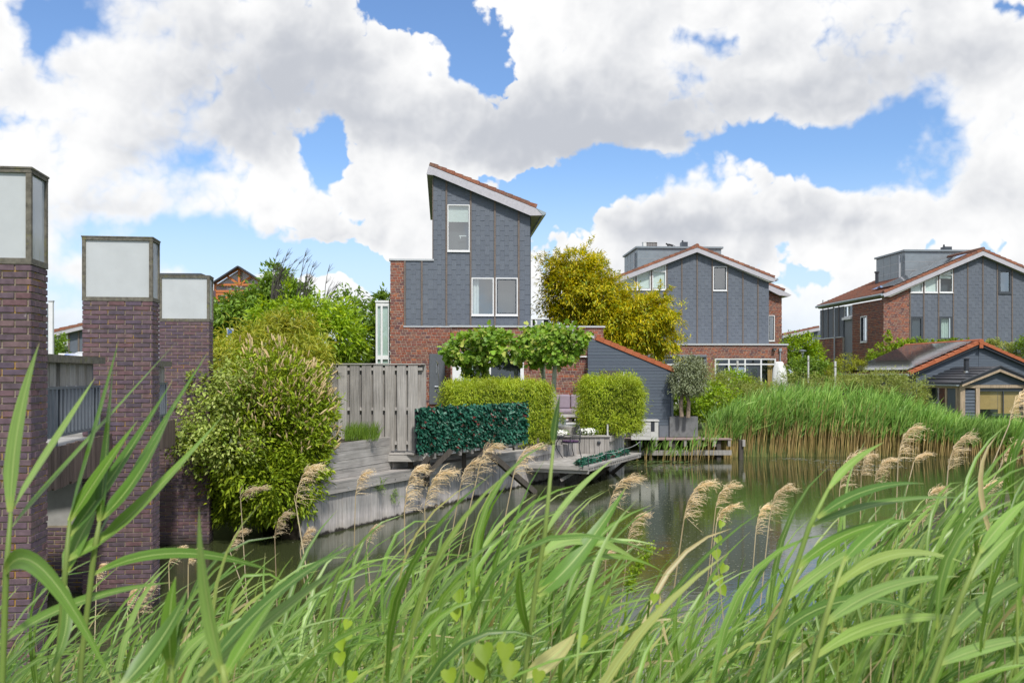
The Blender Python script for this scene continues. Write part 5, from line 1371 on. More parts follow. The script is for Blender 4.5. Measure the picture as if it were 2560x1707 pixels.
# ================================================================== PAVILION WITH SOLAR ROOF
FG = Fr(((2446 - CX) / F * 48, 48), (1, .05))
pv = thing('garden_pavilion', 'dark boarded garden pavilion with orange verge tiles and a glazed gabled front room', 'pavilion', FG.p(0, GZ - .4))
apG = FG.uv(2446, 859); lG = FG.uv(2277, 936); rG = (2 * apG[0] - lG[0] + 1.5, 0); rG = (rG[0], apG[1] - (rG[0] - apG[0]) * (apG[1] - lG[1]) / (apG[0] - lG[0]))
topG = gtop(apG, lG, rG)
core(pv, 'wall_core', FG, [(lG[0] + .25, 1.0, rG[0] - .3, 6)], [], M['slate_core'], topG, -.2, 0)
z = 1.6
while z < apG[1]:
    sL_, sR_ = (apG[1] - lG[1]) / (apG[0] - lG[0]), (apG[1] - rG[1]) / (rG[0] - apG[0])
    Lf_ = lambda v: apG[0] - (apG[1] - v) / sL_
    Rf_ = lambda v: apG[0] + (apG[1] - v) / sR_
    slant_board(pv, FG, lG[0] + .25, apG[0] - .006, z, .128, Lf_, None)
    slant_board(pv, FG, apG[0] + .006, rG[0] - .3, z, .128, None, Rf_)
    z += .13
tipL = FG.uv(2270, 936); slp = (apG[1] - tipL[1]) / (apG[0] - tipL[0])
tipR = (rG[0], apG[1] - (rG[0] - apG[0]) * slp)
for T, n_ in ((tipL, 11), (tipR, 15)):
    sg = -1 if T[0] < apG[0] else 1
    q = [apG, T, (T[0], T[1] - .12), (apG[0], apG[1] - .14)]
    if sg > 0: q = q[::-1]
    MB().prism(FG, q, -7.9, .2).build('roof_slab', M['slate_core'], pv)
    verge(pv, FG, apG, T, n_, M['tile_new'], .13, .3, .25)
    roof_field(pv, FG, T, apG, -.05, -7.9, M['tile'], lift=.04)
MB().tube([FG.p(apG[0], apG[1] + .1, .3), FG.p(apG[0], apG[1] + .1, -7.9)], .12, 8).build('ridge_tile', M['tile_new'], pv)
MB().box(FG, apG[0] - .09, apG[1] - .22, .251, apG[0] + .09, apG[1] + .2, .29).build('ridge_end', M['tile_new'], pv)
MB().tube([FG.p(tipL[0] - .08, tipL[1] - .02, -7.9), FG.p(tipL[0] - .08, tipL[1] - .02, .2)], .06, 8).build('gutter', M['gutter'], pv)
MB().box(FG, tipL[0] + .2, 1.0, -7.8, tipL[0] + .3, tipL[1] + .0, -.21).build('side_wall', M['clap'], pv)
solar(pv, FG, (tipL[0] + .05, tipL[1] + .05 * slp + .03), (apG[0] - .18, apG[1] - .18 * slp + .03), -.1, -7.4, 3, 4, lift=.2)
# front room
Fa = Fr(((2493 - CX) / F * 44.2, 44.2), (1, .05))
an = lambda x, y, w=0: Fa.uv(x, y, w)
aA = an(2493, 917); aL = an(2399, 956); aR = (2 * aA[0] - aL[0], aL[1]); FZ = .72
for T in (aL, aR):
    q = [aA, T, (T[0], T[1] - .09), (aA[0], aA[1] - .10)]
    if T[0] > aA[0]: q = q[::-1]
    MB().prism(Fa, q, -4.3, .25).build('roof_slab', M['metal_dark'], pv)
    L_ = math.hypot(T[0] - aA[0], T[1] - aA[1]); sxx, syy = (T[0] - aA[0]) / L_, (T[1] - aA[1]) / L_
    st = MB()
    for k in range(1, 6):      # stepped roof sheets
        t0 = L_ * k / 6
        a = (aA[0] + sxx * t0, aA[1] + syy * t0 + .012); b = (aA[0] + sxx * (t0 - .32), aA[1] + syy * (t0 - .32) + .055)
        st.add([Fa.p(a[0], a[1] + .05, .24), Fa.p(a[0], a[1] + .05, -4.3), Fa.p(b[0], b[1] - .03, -4.3), Fa.p(b[0], b[1] - .03, .24), Fa.p(a[0], a[1] - .01, .24), Fa.p(a[0], a[1] - .01, -4.3)], [(0, 1, 2, 3), (0, 4, 5, 1)])
    st.build('roof_sheet', M['metal_dark'], pv, 'stuff')
    a0, a1 = (aA[0], aA[1] - .10), (T[0], T[1] - .09)
    q = [a0, a1, (a1[0], a1[1] - .09), (a0[0], a0[1] - .11)]
    if T[0] > aA[0]: q = q[::-1]
    MB().prism(Fa, q, .18, .25).build('barge_board', M['wood_brown'], pv)
    q = [(aA[0], aA[1] + .07), (T[0], T[1] + .07), T, aA]
    if T[0] > aA[0]: q = q[::-1]
    MB().prism(Fa, q, .15, .29).build('roof_edge', M['metal_dark'], pv)
topa = gtop((aA[0], aA[1] - .1), (aL[0], aL[1] - .1), (aR[0], aR[1] - .1))
zbm1, zbm0 = an(2480, 962)[1], an(2480, 969.5)[1]
core(pv, 'gable_core', Fa, [(aL[0] + .1, zbm1, aR[0] - .1, 6)], [], M['slate_core'], topa, -.1, 0)
z = zbm1 + .01
while z < aA[1] - .1:
    k_ = (aA[1] - aL[1]) / (aA[0] - aL[0])
    slant_board(pv, Fa, aL[0] + .1, aR[0] - .1, z, .128, lambda v: aA[0] - (aA[1] - .1 - v) / k_, lambda v: aA[0] + (aA[1] - .1 - v) / k_)
    z += .13
ax = lambda x: an(x, 1000)[0]
MB().box(Fa, ax(2399.5), zbm0, -.12, aR[0] - .05, zbm1, .06).build('beam', M['wood_brown'], pv)
for x0, x1 in ((2399.5, 2411.5), (2438.6, 2448.3), (2557, 2568)): MB().box(Fa, ax(x0), FZ, -.12, ax(x1), zbm0 - .002, .05).build('post', M['wood_brown'], pv)
z = FZ + .05
while z < zbm0 - .15:
    MB().hexa([Fa.p(a, b, -.05) for a, b in ((ax(2412), z), (ax(2438), z), (ax(2438), z + .15), (ax(2412), z + .15))] + [Fa.p(a, b, .0 if i < 2 else -.035) for i, (a, b) in enumerate(((ax(2412), z), (ax(2438), z), (ax(2438), z + .15), (ax(2412), z + .15)))]).build('board', M['clap'], pv)
    z += .145
gv = MB().box(Fa, ax(2448.8), zbm0 - .14, -.1, ax(2556.5), zbm0 - .002, -.02).box(Fa, ax(2448.8), FZ, -.1, ax(2450.5), zbm0 - .14, -.02).box(Fa, ax(2508.5), FZ, -.1, ax(2510.5), zbm0 - .14, -.025).box(Fa, ax(2554), FZ, -.1, ax(2556.5), zbm0 - .14, -.02).box(Fa, ax(2450.6), FZ, -.1, ax(2553.9), FZ + .1, -.02)
gw_ = gv.build('window', M['dark_frame'], pv)
MB().add([Fa.p(ax(2449), FZ, -.06), Fa.p(ax(2556), FZ, -.06), Fa.p(ax(2556), zbm0, -.06), Fa.p(ax(2449), zbm0, -.06)], [(0, 1, 2, 3)]).build('pane', M['glass'], gw_)
for x0, x1, y1 in ((2449.5, 2498.5, 1023), (2499.5, 2553, 1033)):
    zz0 = an(2480, y1)[1]; bl = MB(); zz = zbm0 - .15
    while zz > zz0: bl.box(Fa, ax(x0), zz - .03, -.17, ax(x1), zz - .002, -.155); zz -= .032
    bl.build('bamboo_blind', M['bamboo_blind'], gw_)
MB().box(Fa, ax(2449), FZ, -2.6, ax(2560), FZ + .05, -.2).build('floor', M['wood_dark'], pv)
MB().box(Fa, ax(2449), FZ, -3.0, ax(2562), zbm0, -2.9).build('back_wall', M['room'], pv)
st_ = MB().lathe(Fa.p(ax(2498), FZ + .05, -1.3), [(.55, 0), (.55, .35), (.48, .6), (.3, .72), (.05, .75)], 14).build('fireside_chair', M['planter'], pv)
MB().box(Fa, ax(2495), FZ + .6, -.9, ax(2556), FZ + .68, -.5).build('tabletop', M['bench'], pv)
# left flank of the front room
Fl = Fr(Fa.p(ax(2400), 0, 0) - Fa.N * 4.2, Fa.N)
zl = aL[1] - .12; Lf = 4.2
MB().box(Fl, 0, zl - .14, -.1, Lf - .13, zl, .05).build('beam', M['wood_brown'], pv)
for a in (.1, 2.9, Lf - .32): MB().box(Fl, a, FZ, -.1, a + .16, zl - .142, .04).build('post', M['wood_brown'], pv)
MB().box(Fl, 3.07, FZ, -.06, Lf - .33, zl - .142, .01).build('panel', M['clap'], pv)
MB().add([Fl.p(.26, FZ, -.03), Fl.p(2.9, FZ, -.03), Fl.p(2.9, zl - .14, -.03), Fl.p(.26, zl - .14, -.03)], [(0, 1, 2, 3)]).build('pane', M['glass'], pv)
MB().box(Fl, 0, zl - .04, -.0, Lf, zl + .02, .16).build('gutter', M['gutter'], pv)
MB().box(Fa, ax(2449) - 1.0, FZ - .6, -4.4, ax(2562), FZ - .01, .3).build('base', M['wood_dark'], pv)
q = P(2416, 935, 45.6); t_ = P(2416, 893, 45.6)
fl = MB().tube([q, q + UP * .14], .15, 10).build('flue_base', M['chrome'], pv)
MB().tube([q + UP * .141, t_ - UP * .08], .115, 10).build('flue_pipe', M['metal_dark'], pv)
MB().lathe(t_ - UP * .06, [(.19, 0), (.19, .02), (.02, .07)], 12).build('flue_cap', M['metal_dark'], pv)

# ================================================================== SMALL STREET THINGS
q0 = P(1948, 985, 57.5); q0.z = GZ
pa = thing('parasol', 'closed garden parasol in a white cover before the white glazed doors', 'parasol', q0)
MB().tube([q0, q0 + UP * .9], .03, 6).build('pole', M['metal_dark'], pa)
pr = [(.32, .55), (.36, .9), (.42, 1.2), (.40, 1.7), (.34, 2.2), (.22, 2.55), (.16, 2.63)]
mb = MB(); vs = []; n = 18
zt_ = P(1948, 904, 57.5).z - GZ
for r_, z in pr:
    for j in range(n):
        a = 2 * math.pi * j / n; k = r_ * (1 + .13 * math.cos(a * 5 + z) + .05 * math.sin(a * 9))
        vs.append(q0 + Vector((k * math.cos(a), k * math.sin(a), z * zt_ / 2.63)))
mb.add(vs, [(i * n + j, i * n + (j + 1) % n, (i + 1) * n + (j + 1) % n, (i + 1) * n + j) for i in range(len(pr) - 1) for j in range(n)] + [tuple(range((len(pr) - 1) * n, len(pr) * n))])
mb.build('cover', M['cover'], pa, smooth=True)
def post(px, y0, y1, Y, w, label, rope=True):
    b = P(px, y1, Y); b.z = min(b.z, GZ); t = P(px, y0, Y)
    h = thing('wooden_post', label, 'post', b, 'bare wooden posts in the gardens')
    MB().tube([b, t - UP * .04, t], [w, w, w * .8], 8).build('shaft', M['bench'], h)
    MB().tube([t - UP * .3, t - UP * .26], w * 1.08, 8).build('ring', M['wood_dark'], h)
post(1843.5, 902, 960, 52, .06, 'rounded wooden post standing before the white glazed doors of the gabled house')
post(2020.8, 889, 940, 55, .05, 'slim grey wooden post left of the downpipe, in the hedge below the street lamp')
post(2088, 903, 960, 50, .06, 'grey wooden post just right of the pale downpipe at the brick flank')
lq = P(2006.5, 905, 60); lq.z = GZ
lm = thing('street_lamp', 'dark street lamp with a shallow dish shade above the hedges', 'street lamp', lq)
lt = P(2006.5, 874, 60)
MB().tube([lq, lt - UP * .25], .04, 8).build('pole', M['rail'], lm)
MB().lathe(lt - UP * .26, [(.06, 0), (.1, .12), (.21, .16)], 12).build('lens', M['cover'], lm)
MB().lathe(lt - UP * .1, [(.22, 0), (.23, .03), (.2, .06), (.05, .1)], 14).build('shade', M['rail'], lm)
# washing line arm right of house B
q = P(1968, 921, 59); e1 = P(1984, 924, 59)
wa = thing('wall_bracket', 'thin grey bracket arm sticking out beside the brick corner of the gabled house', 'bracket', q)
MB().bar(q, e1, .06, .06).build('arm', M['wood_h'], wa); MB().bar(P(1968, 911, 59), e1, .025, .025).build('stay', M['zinc_light'], wa)
# white van roof beyond the bridge
vq = P(125, 905, 30); Fv = Fr((vq.x, vq.y), (1, .05))
va = thing('camper_van', 'white camper van roof with a blue solar panel behind the bridge rail', 'van', Fv.p(0, GZ + .6))
a, b, c, d = Fv.rect(122, 887, 236, 940)
MB().box(Fv, a - .6, GZ + .6, -2.2, c + 1.2, d, 0).build('body', M['white'], va, bevel=.12)
MB().box(Fv, a + .2, d + .001, -2.0, c + 1.0, d + .05, -.2).build('roof', M['plastic_w'], va)
q = [Fv.p(*Fv.uv(150, 894.5), .02), Fv.p(*Fv.uv(192, 895.5), .02), Fv.p(*Fv.uv(202, 887), -.25), Fv.p(*Fv.uv(159, 885.5), -.25)]
MB().hexa(q + [k + UP * .03 for k in q]).build('solar_panel', M['blue'], va)
MB().tube([Fv.p(*Fv.uv(172, 884), -.5), Fv.p(*Fv.uv(180, 880.5), -.5), Fv.p(*Fv.uv(208, 881), -.5), Fv.p(*Fv.uv(213, 884), -.5)], .03, 6).build('roof_rail', M['zinc_light'], va)
MB().box(Fv, *[Fv.uv(176, 902)[0], Fv.uv(176, 902)[1], .001], *[Fv.uv(190, 898)[0], Fv.uv(190, 898)[1], .03]).build('vent', M['batten'], va)
# white posts
for px, y0, y1, Y, wd_, lb in ((126, 754, 915, 24, .10, 'tall white post standing behind the right flank of the nearest pier'), (406, 910, 985, 17.2, .045, 'short white post between the middle and the farthest pier')):
    t = P(px, y0, Y); b = P(px, y1, Y)
    h = thing('white_post', lb, 'post', b)
    Fw = Fr((b.x, b.y), (1, .1))
    MB().box(Fw, -wd_ * .5, b.z, -wd_, wd_ * .5, t.z, 0).build('shaft', M['white'], h)
    MB().box(Fw, -wd_ * .6, t.z + .001, -wd_ * 1.1, wd_ * .6, t.z + .03, .01).build('cap', M['zinc_light'], h)
    if wd_ > .05: MB().box(Fw, -wd_ * .5 - .05, b.z, -wd_ * .7, -wd_ * .5 - .02, t.z - .05, -.02).build('rail', M['gutter'], h)
# blue sign behind the bamboo
q = P(575, 838, 27); Fs_ = Fr((q.x, q.y), (1, .1)); a, b, c, d = Fs_.rect(566, 820, 584, 850)
sg = thing('blue_sign', 'small blue sign with a white border half hidden by the yellow bamboo', 'sign', Fs_.p(a, GZ))
MB().box(Fs_, a, b, -.02, c, d, 0).build('plate', M['white'], sg); MB().box(Fs_, a + .03, b + .03, .001, c - .03, d - .03, .006).build('face', M['blue'], sg)
MB().tube([Fs_.p((a + c) / 2, GZ, -.04), Fs_.p((a + c) / 2, d, -.04)], .025, 6).build('pole', M['zinc_light'], sg)
# ================================================================== FOLIAGE
def unitv(v): return v / np.maximum(np.linalg.norm(v, axis=-1, keepdims=True), 1e-6)
def blobs_px(lst, Y):
    """(px, py, rx_px, ry_px, dY, rY) -> ellipsoids in the garden"""
    o = []
    for (px, py, rx, ry, dY, rY) in lst:
        y = Y + dY; c = P(px, py, y); o.append((c.x, c.y, c.z, rx / F * y, rY, ry / F * y))
    return np.array(o)
def crown_points(bl, n, shell=.55, per=14, spread=.16, ragged=.12, top=0.0, spray=0.0):
    """clumped points near the skin of the ellipsoids, with their outward directions"""
    vol = bl[:, 3] * bl[:, 4] + bl[:, 4] * bl[:, 5] + bl[:, 3] * bl[:, 5]
    nc = max(4, n // per)
    k = rng.choice(len(bl), nc, p=vol / vol.sum())
    d = unitv(rng.normal(size=(nc, 3))); d[:, 2] += top; d = unitv(d)
    r = shell + (1 - shell) * rng.random(nc) ** .5
    r *= 1 + ragged * rng.normal(size=nc)
    c = bl[k, :3] + d * bl[k, 3:] * r[:, None]
    # drop clumps buried deep inside another ellipsoid
    deep = np.zeros(nc, bool)
    for b in bl:
        q = np.linalg.norm((c - b[:3]) / b[3:], axis=1); deep |= q < .45
    c, d, k = c[~deep], d[~deep], k[~deep]
    i = rng.integers(0, len(c), n)
    s = spread * np.minimum(1.0, bl[k[i], 3:].min(axis=1))[:, None]
    p = c[i] + rng.normal(size=(n, 3)) * s
    if spray:      # sprays: each clump runs out along its own shoot, the tip nodding
        sh = unitv(d + np.array([0, 0, .15]) + rng.normal(size=d.shape) * .4); sl = rng.exponential(spray, len(c)); f = rng.random(n)
        p = p + sh[i] * (sl[i] * f)[:, None] - np.array([0, 0, 1.]) * (sl[i] * f ** 2 * .35)[:, None]
    od = unitv(d[i] + rng.normal(size=(n, 3)) * .45)
    return p, od
def leaves(p, od, ln, wd, droop=.25, jit=.35, fold=.25, flat=.6):
    """one folded diamond leaf at each point"""
    n = len(p)
    t = unitv(od + rng.normal(size=(n, 3)) * jit + np.array([0, 0, -droop]))      # along the leaf
    up = unitv(np.array([0, 0, 1.0]) * flat + od * .6 + rng.normal(size=(n, 3)) * .35)
    s = unitv(np.cross(t, up)); nn = np.cross(s, t)
    L = ln * rng.uniform(.65, 1.25, n)[:, None]; W = wd * rng.uniform(.75, 1.2, n)[:, None] / 2
    m = p + t * L * .42
    V = np.stack([p, m - s * W + nn * W * fold, p + t * L - nn * L * .12, m + s * W + nn * W * fold], 1).reshape(-1, 3)
    i = np.arange(n)[:, None] * 4
    return V, np.concatenate([i + np.array([0, 2, 1]) * 1, i + np.array([0, 3, 2])], 0)
def limb_tree(base, targets, r0, mat, parent, fork=.45, name='trunk', n=7):
    mb = MB(); base = Vector(base); c = sum((Vector(t) for t in targets), Vector()) / len(targets)
    f = base.lerp(Vector((base.x * .6 + c.x * .4, base.y * .6 + c.y * .4, c.z)), fork)
    mb.tube([base - UP * .1, base.lerp(f, .5) + Vector((random.uniform(-.05, .05), 0, 0)), f], [r0, r0 * .85, r0 * .7], n)
    for t in targets:
        t = Vector(t); m = f.lerp(t, .5) + Vector((random.uniform(-.12, .12), random.uniform(-.1, .1), .1))
        mb.tube([f, m, t], [r0 * .55, r0 * .38, r0 * .12], 6)
    return mb.build(name, mat, parent)
def plant(name, label, cat, px, py, Y, bl, n, ln, wd, mat, trunk=None, group=None, parts='crown', gz=GZ, extra=None, **kw):
    base = P(px, py, Y); base.z = gz
    t = thing(name, label, cat, base, group)
    lk = {k: kw.pop(k) for k in ('droop', 'jit', 'fold', 'flat') if k in kw}
    p, od = crown_points(bl, n, **kw)
    if extra is not None:
        keep = extra(p); p, od = p[keep], od[keep]
    V, Q = leaves(p, od, ln, wd, **lk)
    mesh_np(parts, V, Q, M[mat], t)
    if trunk:
        tg = [tuple(bl[i % len(bl), :3] + np.array([random.uniform(-.3, .3) * bl[i % len(bl), 3], 0, bl[i % len(bl), 5] * .3])) for i in range(max(4, len(bl)))]
        limb_tree(base, tg, trunk[0], M[trunk[1]], t)
    return t, p, od

# ---- the big flowering laurel at the corner of the bank
bl = blobs_px([(690, 975, 115, 95, 0, 1.2), (745, 1035, 80, 110, .1, 1.1), (625, 1120, 140, 125, -.2, 1.3), (700, 1205, 105, 90, -.4, 1.1), (555, 1180, 75, 75, 0, .8), (630, 1250, 95, 60, -.3, .8), (755, 1120, 65, 85, 0, .9)], 19.7)
t, p, od = plant('laurel_bush', 'big dark laurel bush with faded tan flower spikes hanging over the water', 'bush', 660, 1300, 20.3, bl, 36000, .125, .044, 'laurel', (.09, 'trunk'), gz=.6, droop=.12, per=34, spread=.125, shell=.66, ragged=.15)
sel = np.where((p[:, 2] > 1.5 + 1.1 * rng.random(len(p))) & (od[:, 1] < .5) & (od[:, 2] > -.3) & (p[:, 0] > -5.25))[0]; sel = rng.choice(sel, 900, replace=False)
o3 = unitv(od[sel] + np.array([0, 0, .9])); a = p[sel] + od[sel] * .10
Vs = []; Fs = []
side = unitv(np.cross(o3, np.array([0, 1., .1]))); sd2 = np.cross(o3, side); Ls = rng.uniform(.10, .19, len(sel))[:, None]
for k, (tt, rr) in enumerate(((0, .009), (.3, .017), (.75, .013), (1, .003))):
    c = a + o3 * Ls * tt
    for s_ in (side, sd2, -side, -sd2): Vs.append(c + s_ * rr)
n_ = len(sel); Vs = np.concatenate(Vs); ii = np.arange(n_)
for k in range(3):
    for j in range(4):
        Fs.append(np.stack([(k * 4 + j) * n_ + ii, (k * 4 + (j + 1) % 4) * n_ + ii, ((k + 1) * 4 + (j + 1) % 4) * n_ + ii, ((k + 1) * 4 + j) * n_ + ii], 1))
mesh_np('flower_spikes', Vs, np.concatenate(Fs), M['laurel_f'], t, 'stuff')
# ---- variegated shrub left of it
bl = blobs_px([(530, 1035, 75, 60, 0, .7), (500, 1100, 70, 60, -.1, .6), (570, 1110, 80, 60, -.2, .6), (590, 985, 70, 50, .1, .6), (500, 960, 30, 22, 0, .3), (465, 1070, 35, 35, 0, .3), (580, 940, 60, 40, .2, .5)], 18.6)
plant('variegated_shrub', 'loose cream and green variegated shrub in front of the far brick pier', 'shrub', 560, 1180, 19.3, bl, 5200, .085, .05, 'varieg', (.04, 'trunk'), gz=.7, per=12, spread=.2, ragged=.2)
# ---- yellow bamboo
bl = blobs_px([(640, 880, 95, 62, 0, 1.1), (585, 930, 65, 75, 0, 1), (720, 860, 85, 55, 0, 1), (562, 900, 36, 50, .2, .8), (700, 935, 105, 55, -.1, 1), (755, 895, 75, 45, -.3, .8), (690, 815, 50, 22, .2, .7), (730, 800, 60, 18, .1, .6)], 22.5)
plant('yellow_bamboo', 'yellowing bamboo thicket above the laurel bush', 'bamboo', 640, 1000, 22.5, bl, 12500, .19, .028, 'bamboo_y', (.03, 'bamboo_y'), droop=.3, jit=.6, per=12, spread=.25, ragged=.16)
# ---- rounded laurel behind
bl = blobs_px([(790, 835, 95, 85, 0, 1.4), (720, 800, 90, 50, .2, 1.2), (840, 860, 70, 60, 0, 1.2), (770, 900, 110, 50, .2, 1.2)], 27)
plant('round_laurel', 'rounded bright green laurel in front of the white bay window', 'bush', 790, 960, 27.3, bl, 9500, .19, .07, 'green_lush', (.08, 'trunk'), per=30, spread=.14, shell=.70, spray=.12)
# ---- trees behind
bl = blobs_px([(660, 755, 48, 42, 0, 1.1), (692, 715, 34, 36, 0, .9), (565, 800, 42, 40, 0, 1.0), (745, 745, 30, 36, 0, .8), (618, 765, 30, 26, 0, .8), (690, 690, 20, 20, .4, .6), (620, 800, 80, 50, 0, 1.4), (570, 840, 50, 60, 0, 1)], 34)
plant('green_tree', 'mid green bushy tree in front of the orange timber gable', 'tree', 640, 900, 34, bl, 9500, .2, .085, 'green_mid', (.11, 'trunk'), per=14, spread=.22, ragged=.2)
bl = blobs_px([(940, 790, 40, 40, 0, 1.2), (960, 760, 30, 28, 0, 1), (920, 850, 60, 70, 0, 1.6), (965, 830, 30, 60, 0, 1)], 47)
plant('green_tree', 'mid green tree directly left of the white bay window', 'tree', 930, 940, 47, bl, 4600, .26, .12, 'green_mid', (.12, 'trunk'), per=14, spread=.2, ragged=.15)
bl = blobs_px([(872, 765, 32, 40, 0, .8), (885, 735, 20, 22, 0, .6), (850, 745, 14, 14, 0, .4), (905, 770, 20, 18, 0, .5), (870, 800, 30, 30, 0, .7)], 42)
plant('sapling', 'thin open sapling rising between the round laurel and the green tree', 'tree', 872, 940, 42, bl, 720, .22, .09, 'green_mid', (.05, 'trunk'), per=9, spread=.25, ragged=.25)
q = P(760, 820, 30); q.z = GZ
tw = thing('bare_shrub', 'dark bare feathery twigs rising above the bushes, bent by the wind', 'shrub', q)
mb = MB()
for k in range(34):
    x0 = random.choice([(715, 22), (770, 30), (830, 26), (700, 14)]); px = random.gauss(x0[0] - 20, x0[1] * .3); top = random.uniform(618, 700) + (40 if x0[0] == 830 else 0)
    ex = px + random.uniform(20, 85) * (1 - (top - 618) / 200)
    a = P(px, 830, 30); pts = []
    for i in range(6):
        s_ = i / 5; pts.append(P(px + (ex - px) * s_ ** 2.2, 830 + (top - 830) * (1 - (1 - s_) ** 1.4), 30 + .1 * math.sin(k)))
    mb.tube(pts, [.016, .013, .011, .009, .007, .003], 4)
    for i in range(14):
        s_ = random.uniform(.45, 1); b = pts[int(s_ * 4.99)]
        mb.tube([b, b + Vector((random.uniform(.05, .22), 0, random.uniform(.1, .28)))], [.005, .002], 3)
mb.build('twigs', M['twig'], tw)
# ---- grass in the planter, tufts on the sheet wall
def blades(n, base, L, W, lean, spread, mat, name, parent=None, kind=None, segs=4, up=1.0, fold=.15, rnd_l=(.6, 1.15), kink=1.6):
    """ribbon leaves: base (n,3); lean (3,) pull that grows along the blade"""
    d = unitv(np.array([0, 0, up]) + rng.normal(size=(n, 3)) * spread)
    return ribbons(base, d, L * rng.uniform(*rnd_l, n), W * rng.uniform(.7, 1.2, n), np.array(lean)[None, :] * rng.uniform(.4, 1.4, (n, 1)), mat, name, parent, kind, segs, fold, kink)
def ribbon_mesh(p0, d0, L, W, pull, segs=6, fold=.15, kink=1.6, ref=None, taper=(.3, .75)):
    n = len(p0); ts = np.linspace(0, 1, segs + 1)
    p = p0.copy(); V = np.empty((n, segs + 1, 3, 3))
    ref = unitv(rng.normal(size=(n, 3)) * .5 + np.array([.1, -.5, .9])) if ref is None else ref
    for i, t in enumerate(ts):
        d = unitv(d0 + pull * (t ** kink) * 1.6)
        s = unitv(np.cross(d, ref)); nn = np.cross(s, d)
        w = W * (min(1.0, (t / taper[0]) * .75 + .25) if t < taper[0] else 1.0) * (1 if t < taper[1] * .6 else max(.02, 1 - ((t - taper[1] * .6) / (1 - taper[1] * .6)) ** 1.5))
        w = w[:, None] / 2
        V[:, i, 0] = p - s * w + nn * w * fold * 2; V[:, i, 1] = p; V[:, i, 2] = p + s * w + nn * w * fold * 2
        if i < segs: p = p + d * (L / segs)[:, None]
    k = np.arange(n)[:, None, None] * (segs + 1) * 3 + (np.arange(segs) * 3)[None, :, None]
    Q = np.concatenate([(k + np.array([0, 1, 4, 3])).reshape(-1, 4), (k + np.array([1, 2, 5, 4])).reshape(-1, 4)])
    return V.reshape(-1, 3), Q
def streaks(o, n, segs):
    me = o.data
    a = np.tile(np.array([-1., 0., 1.], dtype=np.float32), n * (segs + 1)); l = np.tile(np.repeat(np.linspace(0, 1, segs + 1, dtype=np.float32), 3), n)
    for nm, v in (('across', a), ('along', l)): me.attributes.new(nm, 'FLOAT', 'POINT').data.foreach_set('value', v)
    return o
def ribbons(p0, d0, L, W, pull, mat, name, parent=None, kind=None, segs=6, fold=.15, kink=1.6, ref=None, taper=(.3, .75)):
    V, Q = ribbon_mesh(p0, d0, L, W, pull, segs, fold, kink, ref, taper)
    return mesh_np(name, V, Q, mat, parent, kind, smooth=True)
def px_pts(n, x0, x1, y, Y0, Y1):
    Y = rng.uniform(Y0, Y1, n); x = rng.uniform(x0, x1, n); return np.stack([(x - CX) / F * Y, Y, CZ + (HY - y) / F * Y], 1)
b = px_pts(520, 862, 945, 1105, 21.6, 22.5); b[:, 2] = 1.74
tag(blades(520, b, .42, .012, (.25, -.1, -.3), .22, M['green_mid'], 'grass_tuft', segs=4), 'fine green grass tuft growing in the raised plank planter', 'grass')
for (px, py, Y, lb) in ((948, 1216, 21.9, 'small green weed tuft on the sheet wall, left one under the walkway'), (981, 1241, 22.5, 'small green weed tuft on the sheet wall beside the waterline planks')):
    b = np.repeat(np.array(P(px, py, Y - .32))[None], 110, 0) + rng.normal(size=(110, 3)) * np.array([.06, .05, .07])
    tag(blades(110, b, .19, .010, (.1, -.1, -1.0), .6, M['green_mid'], 'weed_tuft', segs=3, up=.5), lb, 'weed')

# ---- artificial ivy screen and garland
sc = thing('artificial_ivy_screen', 'blue green artificial ivy screen along the propped walkway', 'screen', FH.p(0, GZ))
hz = 1.03
n = 6200; uu_ = rng.uniform(-.02, LH + .02, n); vv_ = rng.uniform(GZ + .0, GZ + hz, n)
pp = np.array([tuple(FH.p(a, b_, random.uniform(.0, .07))) for a, b_ in zip(uu_, vv_)])
o_ = unitv(np.array(FH.N)[None] + rng.normal(size=(n, 3)) * .5)
V, Q = leaves(pp, o_, .11, .065, droop=.55, jit=.45, flat=.3); mesh_np('leaves', V, Q, M['ivy_fake'], sc)
nb = MB()
for k in range(6): nb.box(FH, k * LH / 6, GZ, -.04, k * LH / 6 + .05, GZ + hz - .03, -.0)
nb.box(FH, 0, GZ + .01, -.012, LH, GZ + hz - .03, -.006); nb.build('backing_net', M['metal_dark'], sc)
ga = thing('artificial_ivy_garland', 'artificial ivy lying in a low roll along the lower deck edge', 'garland', FD.p(.2, DZ))
n = 1900; uu_ = rng.uniform(-.0, 4.6, n); an_ = rng.uniform(0, math.pi, n); rr_ = rng.uniform(.4, 1, n)
pp = np.array([tuple(FD.p(a - .1, DZ + .03 + .13 * r_ * math.sin(q_), -.28 + .17 * r_ * math.cos(q_))) for a, q_, r_ in zip(uu_, an_, rr_)])
V, Q = leaves(pp, unitv(rng.normal(size=(n, 3)) + np.array([0, -.4, .8])), .10, .06, droop=.1, jit=.5); mesh_np('leaves', V, Q, M['ivy_fake'], ga)

